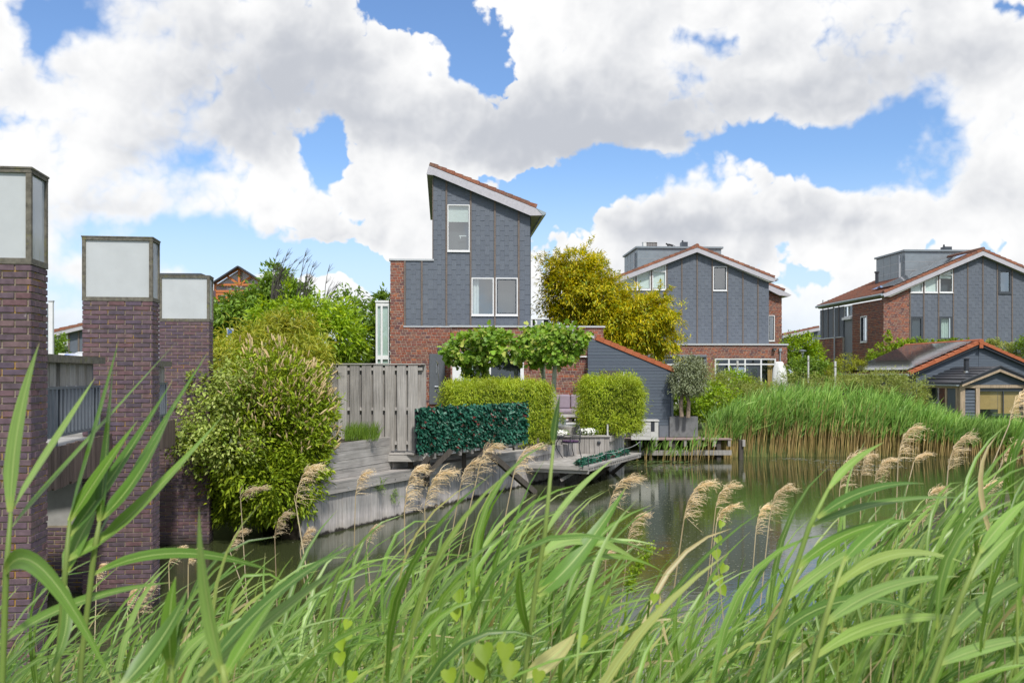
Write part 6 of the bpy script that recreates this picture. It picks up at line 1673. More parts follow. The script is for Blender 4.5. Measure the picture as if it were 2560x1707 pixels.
# ---- clipped bamboo hedges
def hedge_box(name, label, fr, u0, u1, v0, v1, d, n, ln, wd, mat, cat='hedge', rough=.07, bulge=.12):
    t = thing(name, label, cat, fr.p(u0, v0))
    f = rng.random(n); A = np.array([(u1 - u0) * (v1 - v0), (u1 - u0) * d, d * (v1 - v0), d * (v1 - v0)]); c = np.cumsum(A / A.sum())
    a, b, g = rng.uniform(0, 1, (3, n)); fi = np.searchsorted(c, f)
    u = np.where(fi == 2, 1.0, np.where(fi == 3, 0.0, a)); v = np.where(fi == 1, 1.0, b); w = np.where(fi == 0, 1.0, g)
    # rounded corners, small bulges
    U = u * 2 - 1; Vv = v * 2 - 1; Wv = w * 2 - 1
    rr = 1 - .05 * (U ** 4 * Vv ** 4 + Wv ** 4 * Vv ** 4 + U ** 4 * Wv ** 4)
    pu = (u0 + u1) / 2 + U * (u1 - u0) / 2 * rr; pv = (v0 + v1) / 2 + Vv * (v1 - v0) / 2 * rr; pw = -d / 2 + Wv * d / 2 * rr
    jit = rng.normal(size=(n, 3)) * rough + np.array([0, 0, 0])
    inw = rng.random(n) ** 3 * .25
    nrm = np.where((fi == 0)[:, None], np.array(fr.N), np.where((fi == 1)[:, None], np.array([0, 0, 1.]), np.where((fi == 2)[:, None], np.array(fr.U), -np.array(fr.U))))
    pos = np.array(fr.o)[None] + np.outer(pu, np.array(fr.U)) + np.outer(pw, np.array(fr.N)); pos[:, 2] = pv
    clump = np.sin(pos[:, 0] * 7 + pos[:, 2] * 5) * np.sin(pos[:, 2] * 8 - pos[:, 1] * 6) * bulge * .5
    pos = pos + jit + nrm * (clump - inw)[:, None]
    V, Q = leaves(pos, unitv(nrm + rng.normal(size=(n, 3)) * .5), ln, wd, droop=.5, jit=.5)
    mesh_np('foliage', V, Q, M[mat], t)
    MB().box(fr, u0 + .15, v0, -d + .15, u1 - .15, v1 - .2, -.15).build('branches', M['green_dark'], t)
    return t
a = P(1150, 1000, 27.6); b = P(1290, 1000, 28.6); Fh = Fr((a.x, a.y), (b.x - a.x, b.y - a.y)); z1 = P(1240, 958, 28).z
c = P(1383, 1000, 29.5)
hedge_box('clipped_hedge', 'lime green clipped bamboo hedge, the long block behind the artificial ivy', Fh, 0, (c - a).length, GZ - .25, z1, 1.3, 24000, .11, .021, 'lime')
a = P(1462, 1000, 32.6); Fh2 = Fr((a.x, a.y), (1, .05)); z1 = P(1530, 950, 32.6).z; z0 = P(1530, 1082, 32.6).z
th2 = hedge_box('clipped_hedge', 'lime green clipped bamboo cube in front of the dark shed', Fh2, 0, Fh2.uv(1604, 1000)[0], z0, z1, 1.3, 19000, .12, .024, 'lime', bulge=.3, rough=.09)
bl = blobs_px([(1585, 985, 26, 40, 0, .4), (1565, 945, 22, 22, .2, .4), (1560, 1060, 40, 22, -.2, .4)], 32.6)
pp, oo = crown_points(bl, 1300, spread=.25); V, Q = leaves(pp, oo, .12, .022, droop=.4, jit=.6); mesh_np('loose_shoots', V, Q, M['lime'], th2)
MB().bar(P(1519, 1092, 32.4), P(1519, 1060, 32.4), .07, .05).build('stem', M['bench'], th2)

# ---- plane trees trained flat
def leaf5(p, od, size, mat, name, parent):
    """broad lobed leaves: five cornered fans"""
    n = len(p); t = unitv(od + rng.normal(size=(n, 3)) * .5 + np.array([0, 0, -.5])); up = unitv(od + rng.normal(size=(n, 3)) * .4 + np.array([0, -.2, .4]))
    s = unitv(np.cross(t, up)); nn = np.cross(s, t); S_ = size * rng.uniform(.6, 1.25, n)[:, None]
    prof = [(0, 0, 0), (-.30, .12, .04), (-.55, .42, .10), (-.28, .55, .05), (-.34, .85, .08), (0, 1.0, -.05), (.34, .85, .08), (.28, .55, .05), (.55, .42, .10), (.30, .12, .04)]
    V = np.stack([p + s * S_ * a + t * S_ * b_ + nn * S_ * c_ for a, b_, c_ in prof] + [p + t * S_ * .45], 1).reshape(-1, 3)
    k = len(prof); i = np.arange(n)[:, None] * (k + 1)
    Q = np.concatenate([i + np.array([j, (j + 1) % k, k]) for j in range(k)])
    return mesh_np(name, V, Q, mat, parent)
def plane_tree(label, px, py, Y, trunk, bl, n):
    base = P(px, py, Y); base.z = GZ
    t = thing('plane_tree', label, 'tree', base, 'plane trees trained over the terrace')
    pp, oo = crown_points(bl, n, spread=.2, per=8, shell=.6, ragged=.1)
    leaf5(pp, oo, .17, M['plane'], 'crown', t)
    mb = MB(); mb.tube([P(x, y, Y) for x, y in trunk], [.085, .075, .07], 10)
    c = P(trunk[-1][0], trunk[-1][1], Y)
    for b_ in bl: mb.tube([c, c.lerp(Vector(b_[:3]), .5) + UP * .1, Vector(b_[:3]) + UP * .1], [.05, .035, .012], 6)
    mb.build('trunk', M['trunk_pale'], t)
    return t
bl = blobs_px([(1160, 875, 46, 36, 0, .7), (1215, 862, 54, 36, 0, .8), (1252, 868, 34, 32, 0, .7), (1205, 888, 56, 20, 0, .6), (1130, 890, 20, 24, 0, .5), (1190, 940, 24, 22, 0, .4)], 31.5)
plane_tree('flat trained plane tree over the glazed door, leftmost crown with a hanging leafy sprig', 1192, 1050, 31.5, [(1196, 1060), (1194, 960), (1194, 895)], bl, 1750)
bl = blobs_px([(1335, 862, 42, 42, 0, .7), (1310, 880, 26, 32, 0, .5), (1350, 845, 36, 28, .2, .5), (1345, 890, 30, 22, 0, .5)], 33.2)
plane_tree('darker trunked plane tree standing left of the paler one before the brick wall', 1361, 1060, 33.2, [(1361, 1060), (1359, 960), (1357, 880)], bl, 950)
bl = blobs_px([(1410, 862, 44, 40, 0, .7), (1440, 855, 26, 30, 0, .5), (1395, 885, 40, 26, 0, .6), (1380, 850, 36, 30, .2, .6), (1455, 835, 14, 14, 0, .3)], 31.5)
plane_tree('pale trunked plane tree nearest the drain pipe and mauve sofa', 1382, 1060, 31.5, [(1383, 1060), (1385, 960), (1388, 890)], bl, 1250)

# ---- golden tree
bl = blobs_px([(1440, 655, 55, 24, 0, 1.0), (1415, 690, 48, 40, 0, 1.2), (1470, 690, 45, 38, 0, 1.2), (1430, 745, 62, 48, 0, 1.5), (1500, 748, 56, 38, 0, 1.5), (1560, 785, 58, 40, 0, 1.6), (1620, 775, 48, 30, 0, 1.3),
                (1590, 810, 75, 42, 0, 1.6), (1655, 800, 36, 24, 0, 1.0), (1650, 845, 36, 28, 0, 1.0), (1530, 830, 62, 40, 0, 1.5), (1600, 855, 70, 26, 0, 1.2), (1415, 790, 40, 30, 0, 1.0), (1650, 745, 22, 12, 0, .7), (1485, 785, 50, 36, -.2, 1.2), (1470, 725, 40, 34, -.2, 1.2)], 50)
plant('golden_tree', 'golden yellow feathery tree standing between the two slate houses', 'tree', 1465, 960, 50, bl, 60000, .23, .066, 'golden', (.20, 'trunk'), per=40, spread=.17, shell=.55, droop=.3, jit=.5, ragged=.2, flat=1.2, spray=.34)
# ---- olive with two stems
bl = blobs_px([(1722, 925, 34, 32, 0, .5), (1700, 950, 22, 36, 0, .4), (1745, 945, 26, 36, 0, .4), (1722, 965, 34, 22, 0, .5), (1737, 905, 18, 14, 0, .3)], 37.6)
ot, _, _ = plant('olive_tree', 'grey green olive tree with two twisted stems in the dark concrete planter', 'tree', 1718, 1040, 37.6, bl, 7600, .115, .034, 'olive', None, gz=zo, per=12, spread=.2, ragged=.2)
mb = MB()
for pts in ([(1704, 1042), (1702, 1010), (1706, 985), (1698, 960)], [(1720, 1044), (1722, 1005), (1716, 985), (1724, 955)], [(1716, 985), (1735, 965), (1745, 940)], [(1706, 985), (1716, 965), (1720, 930)]):
    mb.tube([P(x, y, 37.55 + .03 * i) for i, (x, y) in enumerate(pts)], [.085, .07, .06, .02][:len(pts)], 8)
mb.build('trunk', M['trunk_olive'], ot)
# ---- shrubs and trees behind the far reeds
def shrub(label, mat, Y, lst, n, ln=.14, wd=.06, name='shrub', cat='shrub', group=None, **kw):
    bl = blobs_px(lst, Y); px = lst[0][0]
    return plant(name, label, cat, px, 1000, Y + .2, bl, n, ln, wd, mat, (.04, 'trunk'), group=group, **kw)
shrub('leafy dark green shrub at the foot of the olive tree', 'green_lush', 39.6, [(1740, 1010, 40, 40, 0, .8), (1790, 1000, 50, 45, .3, .9), (1700, 1020, 24, 30, 0, .6)], 3600, .15, .08)
shrub('deep green rounded shrub below the white glazed doors', 'green_lush', 50, [(1830, 962, 45, 34, 0, 1), (1870, 985, 40, 34, 0, 1), (1800, 985, 30, 40, 0, .9)], 4200, .17, .09)
shrub('pale willowy shrub between the olive tree and the glazed doors', 'willow', 45, [(1775, 960, 40, 45, 0, 1), (1740, 985, 40, 40, 0, .9), (1810, 970, 35, 35, 0, .8), (1860, 985, 50, 30, 0, .9)], 4800, .17, .028, droop=.2, jit=.7, ragged=.2)
shrub('pale willowy shrub before the white parasol cover', 'willow', 46, [(1920, 985, 55, 26, 0, 1), (1985, 975, 55, 38, 0, 1), (2050, 970, 50, 34, 0, 1), (1885, 965, 25, 20, 0, .6)], 5200, .17, .028, droop=.2, jit=.7, ragged=.2)
shrub('bright bushy tree beside the right corner of the ground floor brick wing', 'green_lush', 66, [(1990, 880, 40, 40, 0, 1.5), (2030, 900, 30, 35, 0, 1.4), (1975, 920, 40, 30, 0, 1.4), (2020, 860, 26, 22, 0, 1)], 5200, .24, .12, name='green_tree', cat='tree')
shrub('dark hedge shrub under the street lamp', 'green_mid', 58, [(2000, 930, 50, 28, 0, 1.2), (2060, 940, 40, 32, 0, 1.2), (2030, 915, 28, 22, 0, .9)], 4200, .18, .09)
shrub('golden green dwarf conifer at the foot of the brick flank', 'conifer', 55, [(2122, 908, 34, 22, 0, .8), (2110, 930, 40, 26, 0, .9), (2150, 925, 24, 22, 0, .7)], 3600, .12, .04, name='conifer_shrub')
shrub('climbing greenery spreading over the foot of the brick gable corner', 'green_lush', 61.5, [(2230, 880, 46, 24, 0, .7), (2280, 862, 50, 14, 0, .6), (2330, 858, 50, 9, 0, .5), (2200, 905, 40, 22, 0, .6), (2385, 856, 40, 8, 0, .5), (2218, 840, 8, 14, 0, .3)], 4600, .17, .08, ragged=.2)
shrub('round bright shrub above the right slope of the pavilion roof', 'willow', 56, [(2490, 872, 40, 20, 0, 1), (2520, 885, 40, 22, 0, 1), (2465, 865, 20, 12, 0, .6)], 2800, .15, .06)
shrub('darker shrub at the right picture edge above the pavilion roof', 'green_mid', 55, [(2550, 885, 26, 30, 0, 1), (2575, 870, 30, 30, 0, 1)], 2000, .15, .07)
shrub('willow shrub with pale wind blown leaves before the solar roof', 'willow', 40.8, [(2210, 960, 60, 32, 0, 1.0), (2270, 980, 50, 40, 0, 1.0), (2150, 960, 50, 26, 0, .9), (2110, 975, 50, 30, 0, .9), (2290, 1005, 30, 30, 0, .7)], 8200, .17, .026, droop=.15, jit=.8, ragged=.22)
shrub('low clipped yellow green hedge under the bamboo blinds', 'lime', 42.6, [(2460, 1085, 40, 14, 0, .5), (2510, 1088, 40, 14, 0, .5), (2420, 1090, 30, 12, 0, .4)], 2400, .10, .05, gz=.6)
shrub('leafy hedge behind the bridge between the first two piers', 'green_mid', 32, [(135, 860, 20, 26, 0, .7), (140, 885, 14, 20, 0, .6)], 700, .16, .08)
shrub('small yellow leaved shrub growing in the zinc trough', 'varieg', 34.2, [(1385, 1035, 16, 18, 0, .25), (1395, 1046, 16, 12, 0, .25)], 420, .08, .05, gz=GZ + .3)
# distant line of trees on the horizon
for i, (px, w_, h_) in enumerate(((1240, 60, 26), (1330, 50, 20), (2020, 60, 22), (300, 80, 24), (180, 60, 20))):
    shrub(['low far green tree behind the flat roof of the brick extension', 'low far green tree behind the air conditioner on the flat roof', 'low far green tree beyond the street lamp', 'low far green tree hidden behind the middle pier', 'low far green tree behind the camper van'][i], 'green_mid', 120, [(px, 905, w_, h_, 0, 3), (px + 30, 915, w_, h_, 0, 3)], 1500, .5, .3, name='green_tree', cat='tree')
# ---- white flowers
for (x0, x1, y, lb) in ((1375, 1420, 1080, 'cushion of white daisies behind the round garden table'), (1442, 1492, 1076, 'cushion of white daisies right of the chair back')):
    bl = blobs_px([((x0 + x1) / 2, y + 3, (x1 - x0) / 2, 9, 0, .35)], 32.6)
    q = P((x0 + x1) / 2, y + 14, 32.6); q.z = 1.2
    t = thing('daisy_clump', lb, 'flowers', q, 'white daisies in the plank planter')
    pp, oo = crown_points(bl, 700, per=6, shell=.8); V, Q = leaves(pp, oo, .05, .022); mesh_np('leaves', V, Q, M['green_mid'], t)
    d = unitv(rng.normal(size=(150, 3)) + np.array([0, -.6, .8])); pp = bl[0, :3] + d * bl[0, 3:] * rng.uniform(.8, 1.25, (150, 1))
    s_ = unitv(np.cross(d, np.array([.3, .2, 1]))); u_ = np.cross(d, s_); V = []
    for k in range(6): V.append(pp + (s_ * math.cos(k * 1.047) + u_ * math.sin(k * 1.047)) * .026)
    V = np.stack(V, 1).reshape(-1, 3); mesh_np('petals', V, np.arange(150)[:, None] * 6 + np.arange(6), M['flower'], t, 'stuff')

# ================================================================== FAR REED BED
def reed_bed(n, sampler, hgt, mat_l, mat_s, name, label, lean=(.35, -.05, -.1), wl_=.034, nl=6, ll=.60):
    b = sampler(n); h = hgt(b) * rng.uniform(.66, 1.14, n)
    d = unitv(np.array([.05, 0, 1]) + rng.normal(size=(n, 3)) * .05)
    V1, Q1 = ribbon_mesh(b, d, h * .72, np.full(n, .02), np.array([.10, 0, 0])[None].repeat(n, 0), 3, .0, taper=(.01, 1))
    o1 = mesh_np(name + '_stems', V1, Q1, mat_s, None, 'stuff')
    k = np.repeat(np.arange(n), nl); t = rng.uniform(.50, 1.0, len(k))
    p0 = b[k] + d[k] * (h[k] * .72 * t)[:, None]; p0[:, 0] += .06 * h[k] * t ** 2
    dd = unitv(np.array([.18, 0, 1.0]) + rng.normal(size=(len(k), 3)) * .30)
    V2, Q2 = ribbon_mesh(p0, dd, ll * rng.uniform(.6, 1.3, len(k)), wl_ * rng.uniform(.7, 1.2, len(k)), np.array(lean)[None] * rng.uniform(.3, 1.6, (len(k), 1)), 4, .15)
    o2 = mesh_np(name + '_leaves', V2, Q2, mat_l, None, 'stuff')
    for o, w_ in ((o1, 'stems'), (o2, 'leaves')): o['label'] = label % w_; o['category'] = 'reeds'
def samp(n):
    x = rng.random(n); px = 1760 + x * 1180; Y = 38.4 + rng.random(n) ** 1.2 * 3.0 + np.maximum(0, (px - 2150)) * .0012
    left = px < 1840; Y[left] = 37.6 + rng.random(left.sum()) * 1.6
    return np.stack([(px - CX) / F * Y, Y, np.full(n, -.15)], 1)
def hf(b):
    px = b[:, 0] / b[:, 1] * F + CX
    h = np.interp(px, [1740, 1800, 1860, 1930, 2100, 2200, 2300, 2400, 2600], [1.8, 2.3, 2.95, 3.25, 3.25, 3.0, 2.4, 1.6, 1.45])
    return h
reed_bed(5400, samp, hf, M['reed_far'], M['reed_stem'], 'far_reed_bed', 'green and straw coloured %s of the reed bed across the pond')
def samp2(n):
    px = 1590 + rng.random(n) * 190; Y = 36.2 + rng.random(n) * .7; return np.stack([(px - CX) / F * Y, Y, np.full(n, -.15)], 1)
reed_bed(46, samp2, lambda b: np.interp(b[:, 0] / b[:, 1] * F + CX, [1590, 1700, 1780], [1.1, 1.0, 2.1]), M['reed_far'], M['reed_stem'], 'sparse_reeds', 'sparse green reed %s standing in the water before the reddish deck', nl=4, ll=.4)
# water lilies and flecks
def discs(n, pts, rad, mat, name, z=.012, k=7, tilt=.05):
    r_ = rad * rng.uniform(.5, 1.2, n); a0 = rng.uniform(0, 6.28, n); V = []
    for j in range(k):
        a = a0 + j * 2 * math.pi / k; rr = r_ * rng.uniform(.8, 1.1, n)
        V.append(np.stack([pts[:, 0] + rr * np.cos(a), pts[:, 1] + rr * np.sin(a), z + rng.uniform(0, tilt, n) * rr * np.cos(a)], 1))
    return mesh_np(name, np.stack(V, 1).reshape(-1, 3), np.arange(n)[:, None] * k + np.arange(k), mat, None, 'stuff')
def wpts(n, x0, x1, Y0, Y1, clump=0, sd=.4):
    Y = rng.uniform(Y0, Y1, n); px = rng.uniform(x0, x1, n); p = np.stack([(px - CX) / F * Y, Y], 1)
    if clump: c = p[:clump]; p = c[rng.integers(0, clump, n)] + rng.normal(size=(n, 2)) * np.array([sd * 1.8, sd])
    return p
o = discs(90, wpts(90, 1590, 1700, 33.6, 36.5, 14, .3), .085, M['lily'], 'water_lilies', .02, 9, .35); o['label'] = 'water lily pads crowded under the reddish deck'; o['category'] = 'water lilies'
o = discs(5400, np.concatenate([wpts(3600, 1330, 2300, 14, 36, 110, .6), wpts(1500, 1350, 1700, 18, 34, 24, .5), wpts(300, 900, 1400, 11, 19, 12, .4)]), .016, M['fleck'], 'floating_flecks', .006, 5, 0); o['label'] = 'pale flecks of pollen and weed drifting on the pond'; o['category'] = 'flecks'
p = wpts(90, 1950, 2350, 33, 37.5, 7, .25); p[:, 0] += 0
o = discs(420, np.repeat(p, 5, 0)[:420] + rng.normal(size=(420, 2)) * np.array([.35, .06]), .045, M['fleck'], 'floating_weed', .008, 6, 0); o['label'] = 'thin pale weed patches floating in front of the far reeds'; o['category'] = 'weed'
# ================================================================== REEDS ON THE NEAR BANK
def bez(p0, p1, p2, n): return [p0 * (1 - t) ** 2 + p1 * 2 * t * (1 - t) + p2 * t * t for t in [i / n for i in range(n + 1)]]
def leaf_mesh(pts, W, twist0, twist1, fold=.16):
    """one long reed leaf along pts; W greatest width; the blade turns from twist0 to twist1 about its length"""
    mb = MB(); n = len(pts) - 1; vs = []
    for i, q in enumerate(pts):
        t = i / n; d = (pts[min(i + 1, n)] - pts[max(i - 1, 0)]).normalized()
        s = d.cross(Vector((0, -1, 0)))
        s = s.normalized() if s.length > .05 else Vector((1, 0, 0))
        nn = s.cross(d); a = twist0 + (twist1 - twist0) * t
        s2 = s * math.cos(a) + nn * math.sin(a); n2 = s2.cross(d)
        w = W / 2 * (.35 + .65 * min(1, t / .22)) * (1 if t < .4 else max(.02, 1 - ((t - .4) / .6) ** 1.7))
        f = fold * (1 - .6 * t)
        vs += [q - s2 * w + n2 * w * f * 2, q, q + s2 * w + n2 * w * f * 2]
    fs = []
    for i in range(n):
        k = i * 3; fs += [(k, k + 1, k + 4, k + 3), (k + 1, k + 2, k + 5, k + 4)]
    return mb.add(vs, fs)
def hero_reed(label, stem, Y, lv, wst=.011, name='reed'):
    """stem: pixels of the stem at its real distance Y; lv: (base px, bend px, tip px, width m, twist0, twist1, dY)"""
    pts = [P(x, y, Y) for x, y in stem]
    low = pts[0]; g = Vector((low.x - .05, low.y, min(low.z - .05, bank_z(Y) - .05)))
    t = thing(name, label, 'reed', g)
    MB().tube([g] + pts, [wst / 2] * len(pts) + [wst * .3], 7).build('stem', M['reed_g'], t, smooth=True)
    for (b, m, e, w, t0, t1, dY) in lv:
        A = P(b[0], b[1], Y); B = P(m[0], m[1], Y + dY * .5); C = P(e[0], e[1], Y + dY)
        streaks(leaf_mesh(bez(A, B, C, 14), w, t0, t1).build('leaf', M['reed'], t, smooth=True), 1, 14)
hero_reed('tall green reed nearest the left picture edge, before the nearest pier', [(-6, 1760), (6, 1704), (15, 1436), (27, 1280)], 1.75,
    [((27, 1279), (30, 1060), (98, 858), .033, .2, .5, .05), ((31, 1277), (100, 1160), (238, 943), .024, .9, .4, .1), ((29, 1320), (130, 1200), (445, 850), .024, .7, 1.1, .3),
     ((13, 1430), (80, 1290), (285, 1712), .034, .3, -.2, -.25), ((2, 1610), (170, 1480), (430, 1455), .028, .8, 1.2, .3)])
hero_reed('green reed with broad leaves standing between the nearest and the middle pier', [(135, 1760), (142, 1704), (161, 1451), (174, 1300)], 1.85,
    [((174, 1300), (225, 1130), (297, 850), .022, 1.0, .6, .1), ((175, 1302), (250, 1180), (345, 1050), .030, .3, .8, .1), ((172, 1340), (270, 1220), (432, 950), .030, .2, .7, .2),
     ((165, 1430), (200, 1330), (242, 1275), .036, .1, .3, .1), ((160, 1460), (190, 1560), (120, 1690), .02, .8, .5, -.1), ((168, 1400), (300, 1330), (355, 1245), .028, .5, .9, .2)])
hero_reed('green reed with long arching leaves before the middle pier', [(196, 1760), (203, 1650), (237, 1367), (249, 1302)], 1.9,
    [((249, 1302), (262, 1180), (285, 890), .026, .2, 1.0, .05), ((249, 1300), (360, 1200), (440, 1000), .034, .4, .9, .15), ((240, 1362), (380, 1250), (562, 1033), .032, .3, 1.0, .3),
     ((242, 1350), (330, 1180), (520, 880), .022, .9, .5, .3), ((228, 1440), (420, 1330), (690, 1430), .024, .9, .4, .3)])
hero_reed('single broad upright leafed reed left of centre in the near foreground', [(560, 1790), (562, 1707), (556, 1660)], 1.35,
    [((556, 1680), (500, 1460), (498, 1265), .026, .35, .9, .0), ((560, 1690), (640, 1560), (700, 1480), .022, .5, 1.0, .1)])
hero_reed('short broad leafed reed rising from the bottom between the dry plumes at left', [(432, 1790), (428, 1707), (428, 1660)], 1.6,
    [((428, 1665), (415, 1540), (440, 1440), .030, .1, .4, .0), ((428, 1690), (470, 1600), (560, 1560), .024, .5, 1.0, .1)])
hero_reed('tall centre reed whose stem crosses the water toward the iron chair', [(1300, 1790), (1309, 1707), (1336, 1490), (1362, 1337), (1384, 1110)], 2.2,
    [((1384, 1108), (1388, 1060), (1400, 985), .020, .6, .9, .0), ((1343, 1486), (1440, 1420), (1566, 1216), .040, .25, .6, .2), ((1362, 1340), (1420, 1230), (1530, 1150), .018, 1.0, .6, .2),
     ((1356, 1390), (1430, 1300), (1595, 1400), .030, .9, .3, .25), ((1325, 1590), (1290, 1480), (1302, 1415), .024, .8, .4, -.05), ((1312, 1690), (1400, 1640), (1440, 1580), .040, .3, .7, .1), ((1345, 1480), (1500, 1330), (1660, 1430), .016, .8, .5, .4)])
hero_reed('tall leaning reed at right whose tip reaches over the bright water', [(1885, 1770), (1905, 1707), (1955, 1520), (2023, 1317), (2072, 1220)], 2.1,
    [((2072, 1222), (2120, 1150), (2210, 1105), 0.0178, .5, 1.0, .1), ((2043, 1294), (2160, 1200), (2310, 1208), 0.0222, .4, 1.0, .2), ((2023, 1317), (2200, 1230), (2420, 1245), 0.0192, .8, 1.2, .4),
     ((1990, 1420), (2120, 1300), (2290, 1300), 0.0252, .4, .9, .3), ((1960, 1500), (2100, 1380), (2200, 1350), 0.0237, .3, .8, .2), ((1930, 1600), (2110, 1430), (2330, 1540), 0.0252, .5, 1.0, .3)])
hero_reed('leaning reed with a pale bent leaf, right of the bright water patch', [(2000, 1770), (2020, 1707), (2065, 1540), (2110, 1400)], 1.9,
    [((2110, 1400), (2170, 1330), (2240, 1290), 0.0222, .3, .7, .1), ((2085, 1470), (2230, 1330), (2420, 1410), 0.0222, .6, 1.1, .3), ((2060, 1560), (2200, 1440), (2400, 1440), 0.0252, .4, .9, .3), ((2040, 1640), (2220, 1500), (2480, 1560), 0.0252, .5, 1.1, .3)])
hero_reed('broad leafed reed reaching up to the right picture edge', [(2300, 1770), (2330, 1707), (2400, 1500), (2450, 1380)], 1.9,
    [((2450, 1380), (2500, 1300), (2580, 1240), 0.0222, .3, .8, .1), ((2420, 1450), (2500, 1340), (2600, 1290), 0.0252, .4, .8, .1), ((2370, 1590), (2500, 1450), (2620, 1430), 0.0266, .4, .9, .2), ((2345, 1660), (2480, 1600), (2620, 1590), 0.0252, .6, 1.0, .2)])
hero_reed('long pale leafed reed sweeping over the lower left foreground', [(470, 1790), (480, 1740), (500, 1690)], 1.5,
    [((500, 1690), (700, 1430), (900, 1360), .024, .6, 1.1, .3), ((490, 1720), (640, 1560), (880, 1395), .026, .4, .9, .3), ((300, 1720), (420, 1600), (470, 1470), .030, .3, .6, .1)])

TOP = ([-200, 0, 200, 420, 600, 800, 900, 1050, 1200, 1380, 1480, 1620, 1760, 1860, 1960, 2100, 2250, 2400, 2560, 2760],
       [1800, 1780, 1740, 1700, 1660, 1620, 1600, 1540, 1490, 1530, 1620, 1680, 1690, 1660, 1580, 1510, 1450, 1390, 1320, 1250])
def make_stalks(n, y0, y1, extra=0, xr=(-160, 2720)):
    px = rng.uniform(xr[0], xr[1], n); Y = y0 + (y1 - y0) * rng.random(n) ** 1.2
    top = np.interp(px, *TOP) + extra + np.abs(rng.normal(size=n)) * 110 - 40 + np.maximum(0, 3.2 - Y) * 70
    ztop = CZ + (HY - top) / F * Y
    zg = np.array([max(bank_z(y), -.1) for y in Y]); Lst = np.clip(ztop - zg, .35, 2.6); zg = ztop - Lst
    lean = rng.uniform(-.02, .36, n) * Lst
    xt = (px - CX) / F * Y; d = np.stack([lean, rng.normal(size=n) * .08, Lst], 1)
    b = np.stack([xt - lean, Y, zg], 1)
    return b, d, Lst
def stalk_leaves(b, d, Lst, nl, y_scale=1.0):
    n = len(b); k = np.repeat(np.arange(n), nl); t = np.tile(np.linspace(.30, 1.0, nl), n) + rng.uniform(-.05, .03, n * nl)
    t = np.clip(t, .05, 1)
    p0 = b[k] + d[k] * t[:, None]; p0[:, 0] -= (d[k, 0] * .5 * t * (1 - t))
    sgn = np.where(rng.random(len(k)) < .80, 1, -.6)
    top = t > .93
    ang = rng.uniform(.10, 1.25, len(k)); ang[top] = rng.uniform(.05, .5, top.sum())
    dd = unitv(np.stack([np.sin(ang) * sgn, rng.normal(size=len(k)) * .35, np.cos(ang)], 1))
    L = rng.uniform(.26, .52, len(k)) * np.clip(Lst[k] / 1.2, .6, 1.1); W = rng.uniform(.008, .027, len(k)) * np.clip(.7 + .3 * (1 - t), .5, 1)
    pull = np.stack([rng.uniform(.35, 1.0, len(k)), rng.normal(size=len(k)) * .1, -rng.uniform(.0, 1.3, len(k)) * rng.random(len(k))], 1)
    ref = unitv(np.stack([rng.normal(size=len(k)) * .45 - .3, -.9 + rng.normal(size=len(k)) * .35, rng.uniform(.2, 1.2, len(k))], 1))
    return k, p0, dd, L, W, pull, ref
# reeds that can be told apart: the nearest ones, each with stem and leaves of its own
b, d, Lst = make_stalks(120, 1.9, 4.4)
order = np.argsort(b[:, 1])
NL = 7
k, p0, dd, L, W, pull, ref = stalk_leaves(b, d, Lst, NL)
Vl, Ql = ribbon_mesh(p0, dd, L, W, pull, 7, .16, 1.5, ref)
per = 8 * 3
for i in range(len(b)):
    t = thing('reed', 'green reed leaning right in the dense wind blown bank across the foreground', 'reed', b[i], 'green reeds of the foreground bank')
    q = [Vector(b[i] + d[i] * s_ - np.array([d[i, 0] * .5 * s_ * (1 - s_), 0, 0])) for s_ in (0, .25, .5, .75, 1)]
    MB().tube(q, [.0055, .005, .0045, .0035, .002], 5).build('stem', M['reed_g'], t)
    for j in range(NL):
        r_ = i * NL + j; V = Vl[r_ * per:(r_ + 1) * per]
        qk = np.arange(7)[:, None] * 3
        streaks(mesh_np('leaf', V, np.concatenate([qk + np.array([0, 1, 4, 3]), qk + np.array([1, 2, 5, 4])]), M['reed'], t, smooth=True), 1, 7)
# the rest of the mass
def reed_mass(n, y0, y1, extra, nl, nm, lb, xr=(-160, 2720)):
    b, d, Lst = make_stalks(n, y0, y1, extra, xr)
    Vs, Qs = ribbon_mesh(b, unitv(d), Lst * 1.02, np.full(n, .010), np.zeros((n, 3)), 3, .3, taper=(.01, 1))
    o = mesh_np(nm + '_stems', Vs, Qs, M['reed_g'], None, 'stuff'); o['label'] = lb % 'stems'; o['category'] = 'reeds'
    k, p0, dd, L, W, pull, ref = stalk_leaves(b, d, Lst, nl)
    V, Q = ribbon_mesh(p0, dd, L, W, pull, 6, .16, 1.5, ref)
    o = streaks(mesh_np(nm + '_leaves', V, Q, M['reed'], None, 'stuff', smooth=True), len(k), 6); o['label'] = lb % 'leaves'; o['category'] = 'reeds'
reed_mass(1150, 2.8, 8.4, -10, 9, 'near_reed_bed', 'massed green reed %s filling the near bank below the water')
reed_mass(650, 2.4, 6.5, 170, 6, 'low_reed_bed', 'low dense green reed %s closing the bottom of the view')
reed_mass(420, 2.6, 8.0, 20, 8, 'right_reed_bed', 'green reed %s carrying the bank on past the right picture edge', (2720, 4000))
reed_mass(220, 2.6, 6.5, 40, 8, 'left_reed_bed', 'green reed %s carrying the bank on past the left picture edge', (-900, -160))
